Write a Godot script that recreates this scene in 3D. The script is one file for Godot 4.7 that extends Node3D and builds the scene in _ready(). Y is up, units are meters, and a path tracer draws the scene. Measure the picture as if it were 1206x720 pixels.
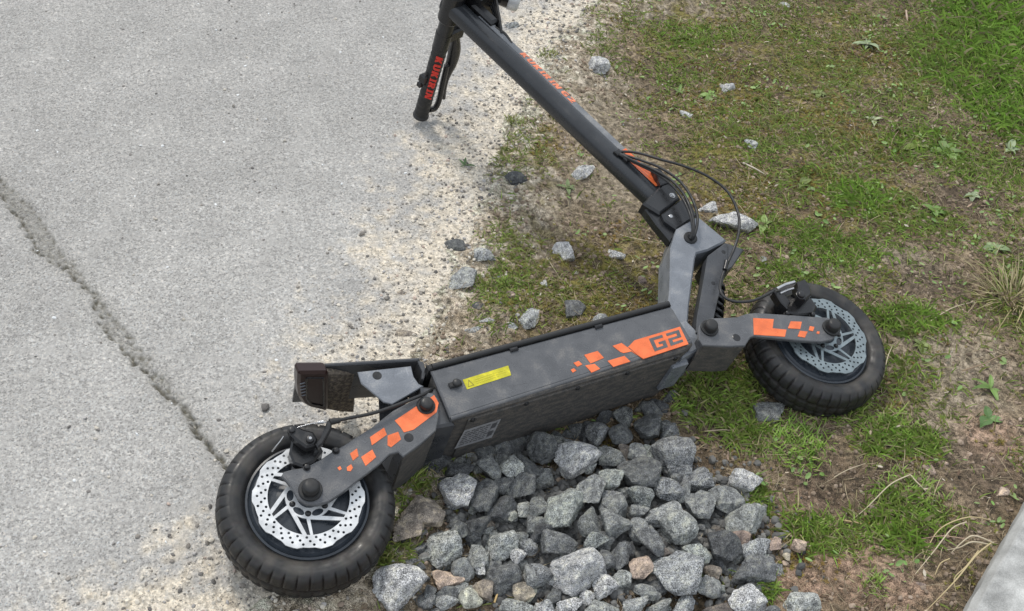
extends Node3D
# A fallen electric scooter on the crumbling edge of a paved lane, beside a small heap of crushed stone.

var rng := RandomNumberGenerator.new()
var M := {}
var used := {}
var STEER := Transform3D.IDENTITY
var scooter: Node3D
var n1 := FastNoiseLite.new()
var n2 := FastNoiseLite.new()
var n3 := FastNoiseLite.new()
var edge_line: PackedVector2Array
var crack_line: PackedVector2Array
var stone_meshes: Array = []
var named := {}
var moss_spots: Array = []
var bare_spots: Array = []

# ---------------------------------------------------------------- mesh builder
class MB:
	var v := PackedVector3Array()
	var n := PackedVector3Array()
	var c := PackedColorArray()
	var uv := PackedVector2Array()
	var col := Color(1, 1, 1)
	func tri_n(a: Vector3, b: Vector3, d: Vector3, na: Vector3, nb: Vector3, nd: Vector3) -> void:
		var f := (b - a).cross(d - a)
		if f.length_squared() < 1e-16: return
		if f.dot(na + nb + nd) > 0.0:      # Godot's front faces run clockwise
			v.append(a); v.append(d); v.append(b); n.append(na); n.append(nd); n.append(nb)
		else:
			v.append(a); v.append(b); v.append(d); n.append(na); n.append(nb); n.append(nd)
		for k in 3: c.append(col)
	func tri(a: Vector3, b: Vector3, d: Vector3, out: Vector3) -> void:
		var f := (b - a).cross(d - a).normalized()
		if f.dot(out) < 0.0: f = -f
		tri_n(a, b, d, f, f, f)
	func quad(a: Vector3, b: Vector3, d: Vector3, e: Vector3, out: Vector3) -> void:
		tri(a, b, d, out); tri(a, d, e, out)
	func box(center: Vector3, size: Vector3, bas := Basis.IDENTITY, bev := 0.0) -> void:
		var h := size * 0.5
		prism_t(PackedVector2Array([Vector2(-h.x, -h.y), Vector2(h.x, -h.y), Vector2(h.x, h.y), Vector2(-h.x, h.y)]), -h.z, h.z, bev, Transform3D(bas, center))
	func prism(poly: PackedVector2Array, z0: float, z1: float, bev := 0.0) -> void:
		prism_t(poly, z0, z1, bev, Transform3D.IDENTITY)
	static func inset(poly: PackedVector2Array, d: float) -> PackedVector2Array:
		var r := PackedVector2Array()
		var m := poly.size()
		for i in m:
			var e1 := (poly[i] - poly[(i + m - 1) % m]).normalized()
			var e2 := (poly[(i + 1) % m] - poly[i]).normalized()
			var q1 := Vector2(-e1.y, e1.x); var q2 := Vector2(-e2.y, e2.x)
			var s := q1 + q2
			var k := s.dot(q1)
			r.append(poly[i] + (s / maxf(k, 0.4)) * d)
		return r
	func prism_t(poly_in: PackedVector2Array, z0: float, z1: float, bev: float, t: Transform3D) -> void:
		var poly := poly_in.duplicate()
		var area := 0.0
		for i in poly.size(): area += poly[i].cross(poly[(i + 1) % poly.size()])
		if area < 0.0: poly.reverse()
		var rings: Array = []
		var top := poly
		if bev > 0.0:
			top = inset(poly, bev)
			rings = [[top, z0], [poly, z0 + bev], [poly, z1 - bev], [top, z1]]
		else:
			rings = [[poly, z0], [poly, z1]]
		var m := poly.size()
		for k in rings.size() - 1:
			var pa: PackedVector2Array = rings[k][0]; var pb: PackedVector2Array = rings[k + 1][0]
			var za: float = rings[k][1]; var zb: float = rings[k + 1][1]
			for i in m:
				var j := (i + 1) % m
				var e := (poly[j] - poly[i]).normalized()
				var out := Vector3(e.y, -e.x, 0)
				if bev > 0.0 and k == 0: out = Vector3(e.y, -e.x, -1).normalized()
				if bev > 0.0 and k == 2: out = Vector3(e.y, -e.x, 1).normalized()
				var wo := t.basis * out
				quad(t * Vector3(pa[i].x, pa[i].y, za), t * Vector3(pa[j].x, pa[j].y, za), t * Vector3(pb[j].x, pb[j].y, zb), t * Vector3(pb[i].x, pb[i].y, zb), wo)
		var idx := Geometry2D.triangulate_polygon(top)
		var up := t.basis * Vector3(0, 0, 1)
		for i in range(0, idx.size(), 3):
			tri(t * Vector3(top[idx[i]].x, top[idx[i]].y, z1), t * Vector3(top[idx[i + 1]].x, top[idx[i + 1]].y, z1), t * Vector3(top[idx[i + 2]].x, top[idx[i + 2]].y, z1), up)
			tri(t * Vector3(top[idx[i]].x, top[idx[i]].y, z0), t * Vector3(top[idx[i + 1]].x, top[idx[i + 1]].y, z0), t * Vector3(top[idx[i + 2]].x, top[idx[i + 2]].y, z0), -up)
	func tube(pts: PackedVector3Array, radii: PackedFloat32Array, sides := 10, caps := true) -> void:
		var m := pts.size()
		var side := Vector3.ZERO
		var rows: Array = []; var norms: Array = []
		for i in m:
			var d := (pts[mini(i + 1, m - 1)] - pts[maxi(i - 1, 0)]).normalized()
			if i == 0:
				side = d.cross(Vector3(0.3, 1, 0.17)).normalized()
			else:
				side = (side - d * side.dot(d)).normalized()
			var b := d.cross(side)
			var row := PackedVector3Array(); var nr := PackedVector3Array()
			var fi := float(i) / float(maxi(m - 1, 1)) * (radii.size() - 1)
			var i0 := int(fi)
			var r: float = lerpf(radii[i0], radii[mini(i0 + 1, radii.size() - 1)], fi - i0)
			for k in sides:
				var a := TAU * k / sides
				var o := side * cos(a) + b * sin(a)
				row.append(pts[i] + o * r); nr.append(o)
			rows.append(row); norms.append(nr)
		for i in m - 1:
			for k in sides:
				var j := (k + 1) % sides
				tri_n(rows[i][k], rows[i][j], rows[i + 1][j], norms[i][k], norms[i][j], norms[i + 1][j])
				tri_n(rows[i][k], rows[i + 1][j], rows[i + 1][k], norms[i][k], norms[i + 1][j], norms[i + 1][k])
		if caps:
			for e in [0, m - 1]:
				var d2 := (pts[0] - pts[1]) if e == 0 else (pts[m - 1] - pts[m - 2])
				for k in sides:
					tri(pts[e], rows[e][k], rows[e][(k + 1) % sides], d2)
	func lathe(prof: PackedVector2Array, segs: int, t := Transform3D.IDENTITY, smooth := false) -> void:
		# prof: (radius, z) pairs, turned about z
		var m := prof.size()
		for i in m - 1:
			var p := prof[i]; var q := prof[i + 1]
			var e := (q - p).normalized()
			var np := Vector2(-e.y, e.x); var nq := np
			if smooth:
				if i > 0:
					var e0 := (p - prof[i - 1]).normalized(); np = (Vector2(-e0.y, e0.x) + np).normalized()
				if i < m - 2:
					var e2 := (prof[i + 2] - q).normalized(); nq = (Vector2(-e2.y, e2.x) + nq).normalized()
			for k in segs:
				var a := TAU * k / segs; var b := TAU * (k + 1) / segs
				var da := Vector3(cos(a), sin(a), 0); var db := Vector3(cos(b), sin(b), 0)
				var z := Vector3(0, 0, 1)
				var A := t * (da * p.x + z * p.y); var B := t * (db * p.x + z * p.y)
				var C := t * (db * q.x + z * q.y); var D := t * (da * q.x + z * q.y)
				var nA := t.basis * (da * np.x + z * np.y); var nB := t.basis * (db * np.x + z * np.y)
				var nC := t.basis * (db * nq.x + z * nq.y); var nD := t.basis * (da * nq.x + z * nq.y)
				tri_n(A, B, C, nA, nB, nC); tri_n(A, C, D, nA, nC, nD)
	func mesh() -> ArrayMesh:
		var am := ArrayMesh.new()
		var arr := []; arr.resize(Mesh.ARRAY_MAX)
		arr[Mesh.ARRAY_VERTEX] = v; arr[Mesh.ARRAY_NORMAL] = n; arr[Mesh.ARRAY_COLOR] = c
		if uv.size() == v.size() and uv.size() > 0: arr[Mesh.ARRAY_TEX_UV] = uv
		am.add_surface_from_arrays(Mesh.PRIMITIVE_TRIANGLES, arr)
		return am

# ---------------------------------------------------------------- scene helpers
func numbered(called: String) -> String:
	if not used.has(called):
		used[called] = 0
		return called
	used[called] += 1
	return "%s_%03d" % [called, used[called]]

func thing(called: String, label: String, category: String, at := Vector3.ZERO, group := "") -> Node3D:
	var o := Node3D.new(); o.name = numbered(called); add_child(o, true); o.position = at
	tag(o, label, category, group)
	return o

func tag(o: Node, label: String, category: String, group := "") -> void:
	o.set_meta("label", label); o.set_meta("category", category)
	if group != "": o.set_meta("group", group)

func obj(called: String, mesh: Mesh, mat: Material, parent: Node = self, xf := Transform3D.IDENTITY) -> MeshInstance3D:
	var o := MeshInstance3D.new()
	o.name = numbered(called) if parent == self else called
	o.mesh = mesh; o.material_override = mat; o.transform = xf
	parent.add_child(o, true)
	return o

func mb(col := Color(1, 1, 1)) -> MB:
	var b := MB.new(); b.col = col
	return b

func P2(a: Array) -> PackedVector2Array: return PackedVector2Array(a)

func circle2(center: Vector2, r: float, k := 16) -> PackedVector2Array:
	var p := PackedVector2Array()
	for i in k: p.append(center + Vector2(cos(TAU * i / k), sin(TAU * i / k)) * r)
	return p

func curve(pts: Array, step := 0.006) -> PackedVector3Array:      # a smooth path through points
	var cv := Curve3D.new()
	cv.bake_interval = step
	for i in pts.size():
		var a: Vector3 = pts[maxi(i - 1, 0)]; var b: Vector3 = pts[mini(i + 1, pts.size() - 1)]
		var tn := (b - a) / 6.0
		cv.add_point(pts[i], -tn, tn)
	return cv.get_baked_points()

func noise(seed_: int, freq: float, kind := FastNoiseLite.TYPE_SIMPLEX_SMOOTH, oct := 3) -> FastNoiseLite:
	var f := FastNoiseLite.new()
	f.seed = seed_; f.frequency = freq; f.noise_type = kind
	f.fractal_type = FastNoiseLite.FRACTAL_FBM if oct > 1 else FastNoiseLite.FRACTAL_NONE
	f.fractal_octaves = oct
	return f

func std(albedo: Color, rough := 0.6, metal := 0.0) -> StandardMaterial3D:
	var m := StandardMaterial3D.new()
	m.albedo_color = albedo; m.roughness = rough; m.metallic = metal
	return m

func lin(r: float, g: float, b: float) -> Color:      # a linear base colour, as a material wants it
	return Color(r, g, b).linear_to_srgb()

func grey_tex(bytes: PackedByteArray, size: int) -> ImageTexture:
	var im := Image.create_from_data(size, size, false, Image.FORMAT_L8, bytes)
	im.generate_mipmaps()
	return ImageTexture.create_from_image(im)

func rgb_tex(bytes: PackedByteArray, size: int) -> ImageTexture:
	var im := Image.create_from_data(size, size, false, Image.FORMAT_RGB8, bytes)
	im.generate_mipmaps()
	return ImageTexture.create_from_image(im)

func cells(seed_: int, freq: float, size: int, ret: int) -> PackedByteArray:
	var f := FastNoiseLite.new()
	f.seed = seed_; f.frequency = freq; f.noise_type = FastNoiseLite.TYPE_CELLULAR; f.fractal_type = FastNoiseLite.FRACTAL_NONE
	f.cellular_jitter = 1.0; f.cellular_return_type = ret
	return f.get_seamless_image(size, size, false, false, 0.1, true).get_data()

func soft(seed_: int, freq: float, size: int, oct := 4) -> PackedByteArray:
	return noise(seed_, freq, FastNoiseLite.TYPE_SIMPLEX_SMOOTH, oct).get_seamless_image(size, size, false, false, 0.1, true).get_data()

func tri_mat(tex: Texture2D, height: Texture2D, depth: float, scale: float, tint := Color(1, 1, 1), rough := 0.9, world := true, vc := false) -> StandardMaterial3D:
	var m := std(tint, rough)
	m.albedo_texture = tex
	m.uv1_triplanar = true
	m.uv1_world_triplanar = world
	m.uv1_scale = Vector3.ONE * scale
	m.vertex_color_use_as_albedo = vc
	if height != null:
		m.heightmap_enabled = true; m.heightmap_texture = height; m.heightmap_scale = depth
	return m

func make_textures() -> void:
	# worn asphalt: small stones of uneven tone in a paler binder, with pits
	var S := 1024
	var va := cells(3, 0.085, S, FastNoiseLite.RETURN_CELL_VALUE)
	var da := cells(3, 0.085, S, FastNoiseLite.RETURN_DISTANCE)
	var vb := cells(9, 0.21, S, FastNoiseLite.RETURN_CELL_VALUE)
	var fa := soft(5, 0.03, S, 5)
	var fb := soft(6, 0.2, S, 2)
	var col := PackedByteArray(); col.resize(S * S * 3)
	var hgt := PackedByteArray(); hgt.resize(S * S)
	for i in S * S:
		var cell := va[i] / 255.0
		var d := da[i] / 255.0
		var big := fa[i] / 255.0
		var fine := fb[i] / 255.0
		var sm := vb[i] / 255.0
		var t := 0.83 + (fine - 0.5) * 0.20 + (big - 0.5) * 0.14 + (sm - 0.5) * 0.14
		var warm := 0.0
		if cell > 0.62 and d < 0.62: t += (cell - 0.5) * 0.24; warm = (sm - 0.5) * 0.05
		elif cell < 0.30: t -= (0.36 - cell) * 0.38 * clampf(1.3 - d * 1.3, 0.0, 1.0)
		if sm < 0.10 and big < 0.55: t -= 0.14
		col[i * 3] = clampi(int((t + warm) * 255.0), 0, 255)
		col[i * 3 + 1] = clampi(int(t * 252.0), 0, 255)
		col[i * 3 + 2] = clampi(int((t - warm) * 247.0), 0, 255)
		hgt[i] = clampi(int((0.25 + (1.0 - d) * 0.35 * (0.4 + cell) + fine * 0.25 + (cell - 0.5) * 0.4) * 255.0), 0, 255)
	M.asphalt = tri_mat(rgb_tex(col, S), grey_tex(hgt, S), 0.13, 3.1, Color(1, 1, 1), 0.92, true, true)
	# soil: grains and crumbs
	var sa := cells(21, 0.055, S, FastNoiseLite.RETURN_CELL_VALUE)
	var sd := cells(21, 0.055, S, FastNoiseLite.RETURN_DISTANCE)
	var sb := soft(22, 0.012, S, 6)
	var sc := soft(23, 0.12, S, 3)
	var scol := PackedByteArray(); scol.resize(S * S * 3)
	var sh := PackedByteArray(); sh.resize(S * S)
	for i in S * S:
		var cell2 := sa[i] / 255.0; var d2 := sd[i] / 255.0; var f1 := sb[i] / 255.0; var f2 := sc[i] / 255.0
		var t2 := 0.72 + (f1 - 0.5) * 0.55 + (f2 - 0.5) * 0.85 + (cell2 - 0.5) * 0.40
		scol[i * 3] = clampi(int((t2 + 0.01) * 255.0), 0, 255)
		scol[i * 3 + 1] = clampi(int(t2 * 255.0), 0, 255)
		scol[i * 3 + 2] = clampi(int((t2 - 0.02 + (f1 - 0.5) * 0.05) * 255.0), 0, 255)
		sh[i] = clampi(int((f1 * 0.5 + f2 * 0.35 + (1.0 - d2) * 0.25 * cell2) * 255.0), 0, 255)
	M.soil = tri_mat(rgb_tex(scol, S), grey_tex(sh, S), 0.9, 3.1, Color(1, 1, 1), 0.95, true, true)
	# granite: dark and pale minerals
	var G := 512
	var ga := cells(31, 0.15, G, FastNoiseLite.RETURN_CELL_VALUE)
	var gb := cells(32, 0.24, G, FastNoiseLite.RETURN_CELL_VALUE)
	var gc := soft(33, 0.014, G, 5)
	var gd := soft(34, 0.13, G, 3)
	for kind in 3:
		var gcol := PackedByteArray(); gcol.resize(G * G * 3)
		var gh := PackedByteArray(); gh.resize(G * G)
		for i in G * G:
			var x := ga[i] / 255.0; var y := gb[i] / 255.0; var f := gc[i] / 255.0; var w := gd[i] / 255.0
			var t3 := 0.70 + (f - 0.5) * 0.60 + (w - 0.5) * 0.62
			if kind == 0:
				if y < 0.30: t3 -= 0.26
				elif x > 0.70: t3 += 0.22
			elif kind == 1:
				if y < 0.40: t3 -= 0.34
				elif x > 0.5: t3 += 0.20
			else:
				if y < 0.2: t3 -= 0.15
				t3 += (x - 0.5) * 0.2
			var green := (w - 0.5) * 0.03
			var warm2 := smoothstep(0.56, 0.72, f) * 0.028
			t3 = minf(t3, 0.97)
			gcol[i * 3] = clampi(int((t3 - green * 0.5 + warm2) * 255.0), 0, 255)
			gcol[i * 3 + 1] = clampi(int((t3 + green * 0.3 + warm2 * 0.7) * 255.0), 0, 255)
			gcol[i * 3 + 2] = clampi(int((t3 - warm2 * 0.9) * 255.0), 0, 255)
			gh[i] = clampi(int((f * 0.6 + w * 0.4) * 255.0), 0, 255)
		M["granite%d" % kind] = [rgb_tex(gcol, G), grey_tex(gh, G)]
	# grime: streaks on metal and rubber
	var ra := soft(41, 0.01, G, 5); var rb := soft(42, 0.16, G, 2)
	var rcol := PackedByteArray(); rcol.resize(G * G)
	var rr := PackedByteArray(); rr.resize(G * G)
	for i in G * G:
		var q := ra[i] / 255.0; var q2 := rb[i] / 255.0
		rcol[i] = clampi(int((0.90 + (q - 0.5) * 0.16 + (q2 - 0.5) * 0.10) * 255.0), 0, 255)
		rr[i] = clampi(int((0.62 + (q - 0.5) * 0.7 + (q2 - 0.5) * 0.2) * 255.0), 0, 255)
	M.grime = grey_tex(rcol, G); M.grime_rough = grey_tex(rr, G)
	var pcol := PackedByteArray(); pcol.resize(G * G * 3)
	for i in G * G:
		var q := ra[i] / 255.0; var q2 := rb[i] / 255.0
		var dust := smoothstep(0.58, 0.86, q * 0.66 + q2 * 0.40)
		var b := 0.74 + (q2 - 0.5) * 0.10 + (q - 0.5) * 0.10
		pcol[i * 3] = clampi(int((b + dust * 0.11) * 255.0), 0, 255); pcol[i * 3 + 1] = clampi(int((b + dust * 0.09) * 255.0), 0, 255); pcol[i * 3 + 2] = clampi(int((b + dust * 0.06) * 255.0), 0, 255)
	var sr := RandomNumberGenerator.new(); sr.seed = 5
	for k in 130:
		var p := Vector2(sr.randf() * G, sr.randf() * G); var dir := Vector2.from_angle(sr.randfn() * 0.5 + (0.0 if sr.randf() < 0.7 else 1.4))
		var ln := sr.randf_range(5, 60); var gain := sr.randi_range(14, 60) * (1 if sr.randf() < 0.75 else -1)
		for t in int(ln):
			var px := posmod(int(p.x + dir.x * t), G); var py := posmod(int(p.y + dir.y * t), G)
			for e in 3: pcol[(py * G + px) * 3 + e] = clampi(pcol[(py * G + px) * 3 + e] + gain, 0, 255)
	M.paint = rgb_tex(pcol, G)
	# mud caked on the underside: streaks along the deck
	var ua := noise(51, 0.02, FastNoiseLite.TYPE_SIMPLEX_SMOOTH, 5)
	var ub := noise(52, 0.11, FastNoiseLite.TYPE_SIMPLEX_SMOOTH, 3)
	var ucol := PackedByteArray(); ucol.resize(G * G * 3)
	var uh := PackedByteArray(); uh.resize(G * G)
	for j in G:
		for i in G:
			var k := j * G + i
			var s1 := ua.get_noise_2d(i * 0.9, j * 1.5) * 0.5 + 0.5
			var s2 := ub.get_noise_2d(i * 0.9, j * 1.2) * 0.5 + 0.5
			var mud := smoothstep(0.30, 0.78, s1 * 0.6 + s2 * 0.4)
			var base := Color(0.265, 0.262, 0.258).lerp(Color(0.405, 0.38, 0.35), mud) * (0.92 + 0.16 * s2)
			ucol[k * 3] = clampi(int(base.r * 255.0), 0, 255); ucol[k * 3 + 1] = clampi(int(base.g * 255.0), 0, 255); ucol[k * 3 + 2] = clampi(int(base.b * 255.0), 0, 255)
			uh[k] = clampi(int((mud * 0.6 + s2 * 0.4) * 255.0), 0, 255)
	M.underside = tri_mat(rgb_tex(ucol, G), grey_tex(uh, G), 0.02, 5.0, Color(1, 1, 1), 0.85, false)
	# concrete
	var ca := soft(61, 0.012, G, 6); var cb := soft(62, 0.2, G, 2)
	var ccol := PackedByteArray(); ccol.resize(G * G)
	for i in G * G: ccol[i] = clampi(int((0.80 + (ca[i] / 255.0 - 0.5) * 0.35 + (cb[i] / 255.0 - 0.5) * 0.16) * 255.0), 0, 255)
	M.concrete = tri_mat(grey_tex(ccol, G), grey_tex(ca, G), 0.1, 3.0, lin(0.60, 0.60, 0.575), 0.9, true)

func grimy(albedo: Color, rough: float, scale := 6.0, metal := 0.0) -> StandardMaterial3D:
	var m := std(albedo, rough, metal)
	m.albedo_texture = M.grime; m.roughness_texture = M.grime_rough
	m.uv1_triplanar = true; m.uv1_scale = Vector3.ONE * scale
	return m

func painted(albedo: Color, rough: float, scale := 6.0) -> StandardMaterial3D:
	var m := grimy(albedo, rough, scale)
	m.albedo_texture = M.paint
	return m

func make_materials() -> void:
	M.grey_paint = painted(lin(0.185, 0.190, 0.200), 0.55, 4.2)
	M.grey_light = painted(lin(0.35, 0.375, 0.415), 0.5, 4.2)
	M.grey_dark = painted(lin(0.105, 0.11, 0.12), 0.55, 4.2)
	M.black_paint = grimy(lin(0.022, 0.023, 0.025), 0.42, 5.0)
	M.stem = grimy(lin(0.030, 0.033, 0.037), 0.38, 4.0)
	M.flange = painted(lin(0.30, 0.315, 0.335), 0.5, 4.0)
	M.rubber = grimy(lin(0.022, 0.022, 0.022), 0.85, 9.0)
	M.plastic = grimy(lin(0.016, 0.016, 0.017), 0.5, 9.0)
	M.orange = grimy(lin(0.97, 0.205, 0.062), 0.5, 6.0)
	M.orange_faded = grimy(lin(0.95, 0.29, 0.15), 0.55, 7.0)
	M.red = std(lin(0.70, 0.045, 0.03), 0.6)
	M.yellow = painted(lin(0.98, 0.90, 0.035), 0.45, 9.0)
	M.yellow_print = std(lin(0.55, 0.50, 0.03), 0.6)
	M.yellow_dark = std(lin(0.28, 0.25, 0.03), 0.6)
	M.sticker = grimy(lin(0.40, 0.40, 0.41), 0.6, 12.0)
	M.sticker_print = std(lin(0.08, 0.08, 0.085), 0.7)
	M.steel = grimy(lin(0.80, 0.81, 0.81), 0.45, 8.0, 0.15)
	M.steel_dull = grimy(lin(0.27, 0.32, 0.335), 0.4, 8.0, 0.4)
	M.hub = grimy(lin(0.040, 0.049, 0.061), 0.5, 6.0)
	M.bolt = grimy(lin(0.6, 0.6, 0.6), 0.35, 8.0, 0.8)
	M.lamp = std(lin(0.030, 0.014, 0.012), 0.3)
	M.mud = tri_mat(M.granite2[0], M.granite2[1], 0.12, 16.0, lin(0.36, 0.30, 0.24), 0.95, false)
	M.lens = std(lin(0.7, 0.7, 0.7), 0.2)
	var ty := grimy(Color(1, 1, 1), 0.88, 9.0); ty.vertex_color_use_as_albedo = true
	M.tyre = ty
	M.leaf = std(Color(1, 1, 1), 0.6); M.leaf.vertex_color_use_as_albedo = true; M.leaf.backlight = Color(0.35, 0.4, 0.2)
	M.straw = std(Color(1, 1, 1), 0.8); M.straw.vertex_color_use_as_albedo = true
	M.grit = std(Color(1, 1, 1), 0.9); M.grit.vertex_color_use_as_albedo = true
	M.shoe_white = grimy(lin(0.6, 0.6, 0.58), 0.6)

# ---------------------------------------------------------------- terrain
func seg_dist(p: Vector2, line: PackedVector2Array) -> Vector2:      # (distance, side: + on the right of travel)
	var best := 1e9; var side := 1.0
	for i in line.size() - 1:
		var a := line[i]; var b := line[i + 1]
		var ab := b - a
		var t := clampf((p - a).dot(ab) / ab.length_squared(), 0.0, 1.0)
		var q := a + ab * t
		var d := p.distance_squared_to(q)
		if d < best:
			best = d
			side = 1.0 if ab.cross(p - a) > 0.0 else -1.0
	return Vector2(sqrt(best), side)

func edge_s(x: float, z: float) -> float:      # signed distance from the edge of the asphalt, + on the verge
	var r := seg_dist(Vector2(x, z), edge_line)
	return r.x * -r.y + n2.get_noise_2d(x * 9.0, z * 9.0) * 0.035 + n2.get_noise_2d(x * 40.0 + 7.0, z * 40.0) * 0.012

func soil_y(x: float, z: float, s: float) -> float:
	var h := -0.002 - 0.018 * smoothstep(0.03, -0.05, s) - 0.042 * smoothstep(0.02, 0.30, s)
	h += n1.get_noise_2d(x * 3.0, z * 3.0) * 0.012 * smoothstep(0.0, 0.2, s)
	h += n1.get_noise_2d(x * 16.0, z * 16.0 + 50.0) * 0.006 * smoothstep(-0.05, 0.1, s)
	var g := Vector2(x, z).distance_to(GOUGE) / 0.10
	h -= 0.012 * exp(-g * g)
	return h

func asphalt_y(x: float, z: float, s: float) -> float:
	return n1.get_noise_2d(x * 2.0, z * 2.0) * 0.003 - 0.055 * smoothstep(0.0, 0.12, s) - 0.004 * smoothstep(-0.25, 0.0, s) + n2.get_noise_2d(x * 30.0, z * 30.0) * 0.0012

func ground_y(x: float, z: float) -> float:
	var s := edge_s(x, z)
	return maxf(soil_y(x, z, s), asphalt_y(x, z, s))

func axis_steps(lo: float, hi: float, step: float, far: float) -> PackedFloat32Array:
	var a := PackedFloat32Array()
	var out := PackedFloat32Array()
	var d := step; var x := lo
	while x > -far:
		d *= 1.5; x -= d; out.append(x)
	out.reverse()
	a.append_array(out)
	x = lo
	while x < hi:
		a.append(x); x += step
	d = step
	while x < far:
		a.append(x); d *= 1.5; x += d
	return a

const GOUGE := Vector2(0.5238, -1.2473)

func dense_axis(lo: float, hi: float, step: float, flo: float, fhi: float, fine: float, far: float) -> PackedFloat32Array:
	var a := axis_steps(lo, hi, step, far)
	var out := PackedFloat32Array()
	var done := false
	for x in a:
		if x < flo or x > fhi: out.append(x)
		elif not done:
			done = true
			var y := flo
			while y < fhi: out.append(y); y += fine
	return out

func build_ground() -> void:
	edge_line = P2([Vector2(0.3358, -3.3032), Vector2(0.1550, -2.8118), Vector2(0.0478, -2.5385), Vector2(-0.0256, -2.2656), Vector2(-0.0654, -2.0941), Vector2(-0.0843, -1.9397), Vector2(-0.1194, -1.7453), Vector2(-0.1508, -1.5962), Vector2(-0.1754, -1.4828), Vector2(-0.1875, -1.3988), Vector2(-0.1995, -1.3008), Vector2(-0.2054, -1.2102), Vector2(-0.2147, -1.1255), Vector2(-0.2296, -1.0461), Vector2(-0.2871, -0.9809), Vector2(-0.3491, -0.9577), Vector2(-0.3878, -0.9155), Vector2(-0.4830, -0.8135), Vector2(-0.6735, -0.6989)])
	edge_line.insert(0, edge_line[0] + Vector2(8.0, -60.0))
	edge_line.append(edge_line[edge_line.size() - 1] + Vector2(-60.0, 20.0))
	crack_line = P2([Vector2(-1.6588, -2.5479), Vector2(-1.2167, -2.0977), Vector2(-1.0339, -1.8898), Vector2(-0.9503, -1.8035), Vector2(-0.8820, -1.7107), Vector2(-0.8167, -1.6502), Vector2(-0.7501, -1.5736), Vector2(-0.7021, -1.5022), Vector2(-0.6594, -1.4552), Vector2(-0.6175, -1.4078), Vector2(-0.5659, -1.3508), Vector2(-0.5312, -1.3181), Vector2(-0.4906, -1.2681), Vector2(-0.4494, -1.2166), Vector2(-0.4206, -1.1870), Vector2(-0.3739, -1.1164)])
	bare_spots = [Vector4(0.4394, -2.8606, 0.1705, 0.1195), Vector4(0.5608, -2.6564, 0.0867, 0.0781), Vector4(0.9258, -2.0659, 0.1113, 0.0706), Vector4(0.8865, -1.8404, 0.1297, 0.0839), Vector4(0.8426, -1.5475, 0.1330, 0.1037), Vector4(0.1698, -2.3459, 0.1384, 0.2194), Vector4(0.2361, -2.0651, 0.1278, 0.1558), Vector4(0.5358, -1.2438, 0.0971, 0.0722), Vector4(0.5724, -1.0554, 0.1092, 0.0544), Vector4(0.7940, -1.2857, 0.0851, 0.1047), Vector4(0.8442, -1.4421, 0.0904, 0.0750), Vector4(0.4426, -1.0364, 0.0508, 0.0455), Vector4(0.0735, -1.9331, 0.1223, 0.1580), Vector4(0.2668, -1.8092, 0.0759, 0.1065), Vector4(0.8678, -2.5395, 0.0550, 0.0497), Vector4(0.6182, -2.1914, 0.0650, 0.0407), Vector4(0.6955, -1.9508, 0.0463, 0.0414), Vector4(0.7824, -1.7552, 0.0671, 0.0368), Vector4(0.6116, -1.5434, 0.0373, 0.0542)]
	moss_spots = [Vector4(0.5411, -2.4912, 0.1867, 0.2787), Vector4(0.8212, -2.6801, 0.2631, 0.2659), Vector4(0.7147, -2.1023, 0.1680, 0.1942), Vector4(0.4609, -2.1300, 0.1310, 0.1952), Vector4(0.1562, -1.7366, 0.1808, 0.1521), Vector4(0.0255, -1.7274, 0.0980, 0.1764), Vector4(0.4613, -2.7344, 0.1984, 0.2023), Vector4(0.2548, -1.7436, 0.0826, 0.1530), Vector4(0.7684, -2.2886, 0.1381, 0.1442), Vector4(0.6478, -2.3863, 0.1617, 0.2268), Vector4(0.0178, -2.0951, 0.0733, 0.1902)]
	var litter_spots := [Vector4(0.4394, -2.8606, 0.1591, 0.1051), Vector4(0.7938, -1.4188, 0.1044, 0.1259), Vector4(0.1706, -2.3829, 0.1398, 0.2239), Vector4(0.2013, -2.1095, 0.1109, 0.1919), Vector4(0.5867, -1.7669, 0.1006, 0.1048), Vector4(0.8014, -1.5669, 0.1417, 0.1164), Vector4(0.0559, -1.9462, 0.0877, 0.1448), Vector4(0.7661, -1.8318, 0.1032, 0.0828)]
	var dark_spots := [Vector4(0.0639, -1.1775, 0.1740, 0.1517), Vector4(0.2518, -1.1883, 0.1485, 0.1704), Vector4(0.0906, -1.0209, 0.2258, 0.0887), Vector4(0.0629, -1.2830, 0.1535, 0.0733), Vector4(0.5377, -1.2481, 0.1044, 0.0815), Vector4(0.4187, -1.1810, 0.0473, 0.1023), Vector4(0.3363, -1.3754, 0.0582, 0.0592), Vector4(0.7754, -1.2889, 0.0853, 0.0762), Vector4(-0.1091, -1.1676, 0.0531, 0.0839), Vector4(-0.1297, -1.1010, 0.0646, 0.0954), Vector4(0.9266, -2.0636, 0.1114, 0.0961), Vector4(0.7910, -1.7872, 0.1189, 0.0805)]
	var pink_spots := [Vector4(0.5734, -1.0544, 0.0901, 0.0466), Vector4(0.5351, -1.1221, 0.0794, 0.0819), Vector4(0.4958, -1.2023, 0.0546, 0.0697), Vector4(0.8248, -1.3665, 0.0733, 0.0810), Vector4(0.4465, -1.0551, 0.0642, 0.0462)]
	# the verge
	var xs := axis_steps(-1.2, 1.5, 0.0058, 90.0)
	var zs := axis_steps(-3.1, -0.8, 0.0058, 90.0)
	var nx := xs.size(); var nz := zs.size()
	var sv := PackedVector3Array(); var scol := PackedColorArray(); var keep_s := PackedByteArray()
	sv.resize(nx * nz); scol.resize(nx * nz); keep_s.resize(nx * nz)
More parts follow.
